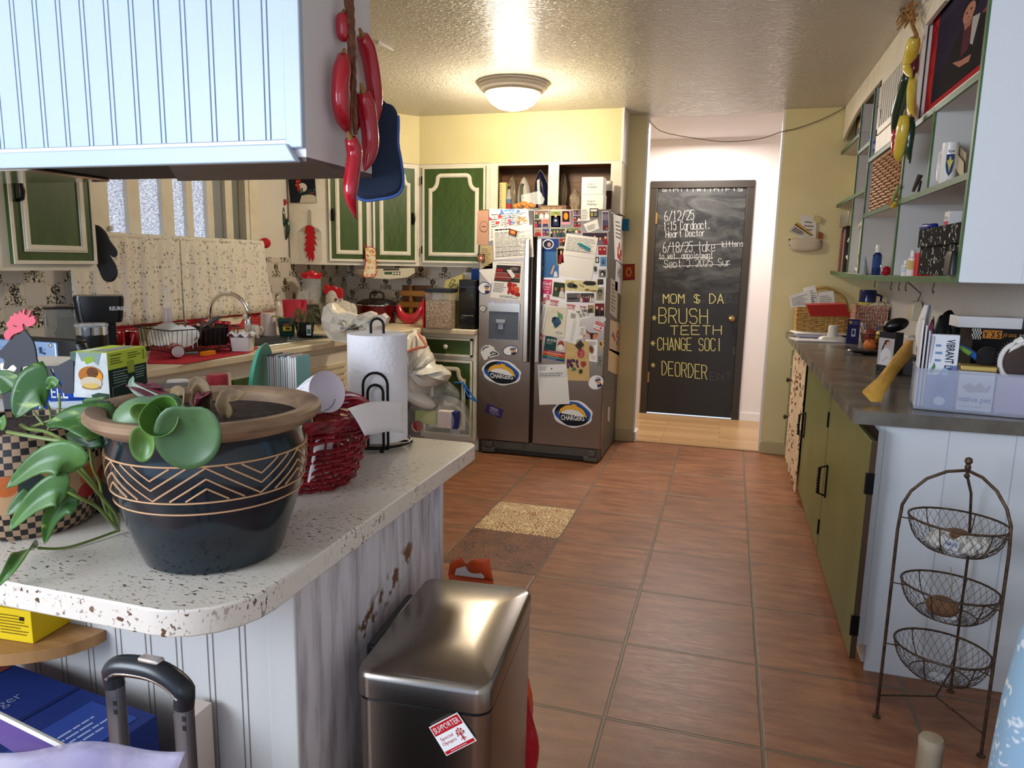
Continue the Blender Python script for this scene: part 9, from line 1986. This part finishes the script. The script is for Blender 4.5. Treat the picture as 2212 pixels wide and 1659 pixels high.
# clear bin and contents
q0,q1 = g(1972,884),g(2216,906); e = V((q1.x-q0.x,q1.y-q0.y,0)); L_b = e.length*1.25; e.normalize(); n = V((-e.y,e.x,0)); bz = wz(1972,797,q0)-RT; BD = .20
bp_ = lambda a,b,z:V((q0.x,q0.y,RT))+e*a+n*b+V((0,0,z)); CLBX = mat('clear_tub',(206,212,232),.1,alpha=.32,spec=.8)
t = thing('storage_bin','clear plastic storage bin full of grooming things on the grey worktop','bin',bp_(L_b/2,BD/2,0)); m = MB(CLBX); w = .003
m.loft([[bp_(a,b,.002)for a,b in((0,0),(L_b,0),(L_b,BD),(0,BD))],[bp_(a,b,.006)for a,b in((0,0),(L_b,0),(L_b,BD),(0,BD))]])
for A, B_ in (((0,0),(L_b,0)), ((L_b,0),(L_b,BD)), ((L_b,BD),(0,BD)), ((0,BD),(0,0))):
    d = V((B_[0]-A[0],B_[1]-A[1])).normalized(); k = V((-d.y,d.x))*w; m.loft([[bp_(A[0],A[1],z),bp_(B_[0],B_[1],z),bp_(B_[0]+k.x,B_[1]+k.y,z),bp_(A[0]+k.x,A[1]+k.y,z)]for z in(.006,bz)])
obj('bin',m,t); obj('rim',MB(CLBX).tube([bp_(*p,bz)for p in((0,0),(L_b,0),(L_b,BD),(0,BD))],.005,6,closed=True),t)
def binbox(nm, lab, cat, x0, x1, yt, b, dep, cl, draw=None, z0=.008, grp=None, lean=0):
    k = lambda x:(Pp(x,850,bp_(0,b,0),-n)-bp_(0,b,0)).dot(e); a0_,a1_ = k(x0),k(x1); zt__ = Pp((x0+x1)/2,yt,bp_(0,b,0),-n).z-RT
    t = thing(nm,lab,cat,bp_((a0_+a1_)/2,b,z0),grp); obj('body',MB(cl).loft([[bp_(x,y,z0)for x,y in((a0_,b),(a1_,b),(a1_,b+dep),(a0_,b+dep))],[bp_(x,y,zt__)for x,y in((a0_,b+lean),(a1_,b+lean),(a1_,b+dep+lean),(a0_,b+dep+lean))]]),t,bev=.001)
    if draw:q = Quad(bp_(a0_,b,z0),bp_(a1_,b,z0),bp_(a1_,b+lean,zt__),bp_(a0_,b+lean,zt__),-n); m = MB(); draw(q,m,.0006); obj('print',m,t)
for k in range(4):binbox('envelope',['tallest white envelope at the left end of the clear bin','second white envelope in the clear bin','third white envelope in the clear bin','shortest gray-white envelope in the clear bin'][k],'envelope',1976+8*k,1980+8*k,690+12*k,.02+.006*k,.10,C(226-8*k,222-8*k,222-6*k),None,.008,'envelopes standing in the clear bin')
wip = seq(R(0,0,1,.45,(110,124,180)),P_([(0,.32),(.6,.55),(1,.6),(1,.0),(0,.0)],(110,124,180)),lambda q,m,h:[m.add([q.at(.56+.30*(y-ym)/(yM_-ym+1e-9)-.0,.94-.46*(x-x0_)/(x1_-x0_+1e-9),h+.0009)for x,y in text_mesh('VIBRANT Life',.02)[0]],[tuple(reversed(f))for f in text_mesh('VIBRANT Life',.02)[1]],C(50,50,60))for ym,yM_,x0_,x1_ in[(min(p[1]for p in text_mesh('VIBRANT Life',.02)[0]),max(p[1]for p in text_mesh('VIBRANT Life',.02)[0]),min(p[0]for p in text_mesh('VIBRANT Life',.02)[0]),max(p[0]for p in text_mesh('VIBRANT Life',.02)[0]))]],L_(.2,.6,.45,.9,3,(120,150,190)),P_([(.06,.48),(.2,.62),(.26,.56),(.14,.46)],(80,140,90),.0005),E_(.6,.5,.14,.05,(150,190,214),.0007),L_(.35,.2,.75,.42,6,(70,84,140),.0006),E_(.5,.1,.2,.06,(214,220,232),.0006))
binbox('wipes_pack','white and lavender wipes pack with vertical lettering in the clear bin','pack',1999,2062,724,.02,.03,C(226,228,236,r=.3),wip,.008,None,.03)
binbox('treat_tin','gold-lidded white tin with blue lettering in the clear bin','tin',2068,2146,803,.025,.06,C(226,226,236,r=.3),seq(T_('native pet',.04,.18,.96,.36,(44,56,140),.0006,.012),P_([(.1,.6),(.3,.72),(.45,.62),(.6,.74),(.75,.6),(.9,.7),(.86,.5),(.3,.46)],(176,170,166)),L_(.1,.08,.9,.13,1,(120,130,180)))); k_ = lambda x:(Pp(x,850,bp_(0,.025,0),-n)-bp_(0,.025,0)).dot(e)
zt_ = Pp(2107,790,bp_(0,.025,0),-n).z-RT; zb_ = Pp(2107,803,bp_(0,.025,0),-n).z-RT; one('tin_lid',MB(C(190,160,90,r=.3,m=.6)).loft([[bp_(x,y,z)for x,y in((k_(2067),.022),(k_(2148),.022),(k_(2148),.088),(k_(2067),.088))]for z in(zb_+.001,zt_)]),'gold lid on the white tin in the clear bin','lid',bev=.004)
binbox('dotted_bag','pink and gray bag with black dots at the right of the clear bin','bag',2150,2230,815,.03,.08,m_dots('dotted_film',(200,180,204),(40,36,60),.02,.16))
Bq = lambda x, y, b=.08: Pp(x, y, bp_(0,b,0), -n)
t = thing('grooming_comb','blue brush with lime green grip lying over the clear bin','brush',Bq(2060,770)); obj('grip',MB(C(40,90,160,r=.35)).tube([Bq(2056,738),Bq(2064,746),Bq(2095,760),Bq(2118,778),Bq(2132,792)],[.010,.011,.010,.011,.009],8),t); obj('lime_inlay',MB(C(110,150,60)).tube([Bq(2072,749,.074),Bq(2096,764,.072)],[.007,.009],8),t); obj('head',MB(mat('black_bristle',(24,22,24),.9,bump=1,bs=150)).ell(Bq(2132,772),(.034,.03,.036),None,18,12),t,smooth=180)
t = thing('pink_brush','pink-handled small brush standing in the clear bin','brush',Bq(2162,800)); obj('handle',MB(C(206,120,150,r=.3)).tube([Bq(2158,808),Bq(2162,790),Bq(2164,764)],[.009,.012,.014],10),t,smooth=180)
hb = Bq(2200,782,.05); t = thing('hair_brush','white hair brush with black bristles leaning in the clear bin at the right','brush',hb); obj('frame',MB(WPL).tube([hb+e*.050*cos(a)+V((0,0,.062*sin(a)))+n*.0 for a in[2*pi*k/32 for k in range(32)]],.008,8,closed=True),t); obj('cushion',MB(mat('bristle_pad',(70,56,50),.8)).ell(hb,(.042,.012,.054),None,20,12),t); m = MB(BLACKP); [m.tube([hb+e*.050*cos(a)+V((0,0,.062*sin(a))),hb+e*.064*cos(a)+V((0,0,.077*sin(a)))],.0022,4)for a in[R_(30+8*k)for k in range(26)]]; obj('bristles',m,t,kind='stuff'); obj('handle',MB(WPL).tube([hb+V((0,0,.062)),Bq(2178,760,.05),Bq(2196,740,.05),Bq(2210,733,.05)],[.010,.010,.012,.012],8),t)
# black boxes with the music set on top, white box
p0_ = Yp(2098,760,2.92); zt_ = wz(2100,733,p0_); t = thing('black_case','plain black box behind the clear bin','box',p0_); obj('case',MB(C(24,22,24)).box((p0_.x,p0_.y,RT+.001),(p0_.x+.165,p0_.y+.14,zt_)),t)
z2 = wz(2100,709,p0_); t = thing('music_box_set','black music box set with orange upside-down lettering on the plain black box','box',(p0_.x+.08,p0_.y,zt_)); obj('case',MB(C(26,24,24)).box((p0_.x-.006,p0_.y-.003,zt_+.001),(p0_.x+.165,p0_.y+.135,z2)),t); q = Quad((p0_.x+.165,p0_.y-.003,z2),(p0_.x-.006,p0_.y-.003,z2),(p0_.x-.006,p0_.y-.003,zt_+.001),(p0_.x+.165,p0_.y-.003,zt_+.001),(0,-1,0)); m = MB()
for i in range(8):
    for j in range(4):
        if (i+j) % 2 == 0: q.rect(m, 1-.022*(i+1), j/4, 1-.022*i, (j+1)/4, C(214,208,198), .0005)
for i,c_ in enumerate('SKA'):q.rect(m,.46+.115*i,.12,.57+.115*i,.88,C(206,132,52),.0005); q.text(m,c_,.48+.115*i,.2,.555+.115*i,.8,DK,.001,.02)
q.text(m,'best',.20,.4,.34,.8,C(196,124,50),.0006); q.text(m,'of',.36,.35,.44,.8,C(196,124,50),.0006); q.text(m,'3cd',.02,.4,.14,.9,C(206,200,190),.0006); obj('lettering',m,t)
z3 = wz(2090,684,p0_); one('white_box',MB(C(226,222,222)).box((p0_.x-.05,p0_.y+.01,z2+.001),(p0_.x+.15,p0_.y+.12,z3)),'flat white gift box on top of the music box set','box',bev=.002)
# soft things behind the bin
for(x,yb,yt,hw),mm,nm,lab,cat,sd in(((2052,745,686,30),C(24,24,26),'black_bag','black fabric bag behind the clear bin','bag',51),((2032,742,696,15),C(70,88,62),'green_cloth','olive green bunched cloth beside the black bag','cloth',52),((2014,742,698,9),C(130,60,96),'magenta_cloth','magenta bunched scarf behind the envelopes','cloth',53)):
    c = Yp(x,yt,3.3); r = hw*(c-CAM).dot(_f)/FPX; h = c.z-RT; c.z = RT+.001; bag(nm,c,(r,r*.6,h/1.93),mm,lab,cat,sd,amp=.25)
c,r,h = wst(1970,752,690,10); t = thing('blue_bottle','cobalt blue spray bottle behind the envelopes','bottle',c); BB = C(24,60,150,r=.25); lath('body',t,c,[(r,.001),(r,h*.6),(r*.5,h*.75)],BB,18); obj('trigger',MB(BB).box(c+V((-r*1.2,-.012,h*.78)),c+V((r*1.2,.012,h))),t,bev=.004)
one('orange_strap',MB(C(222,150,60)).tube(curve([Zp(1990,722,RT+.07),Zp(1988,700,RT+.13),Zp(1998,693,RT+.14),Zp(2005,706,RT+.12)],10),.010,6),'orange strap looped beside the tallest envelope','strap'); c = Yp(2010,660,3.3); h = c.z-RT; c.z = RT
one('tissue',MB(mat('white_tissue',(230,226,222),.9)).sheet(lambda u,v:c+V((-.03+.07*u*(1-.5*v)+.01*sin(v*7),.02*sin(u*6+v*3),.002+h*v)),8,10,th=.003),'white tissue pulled up to a point by the side wall','tissue',smooth=180)
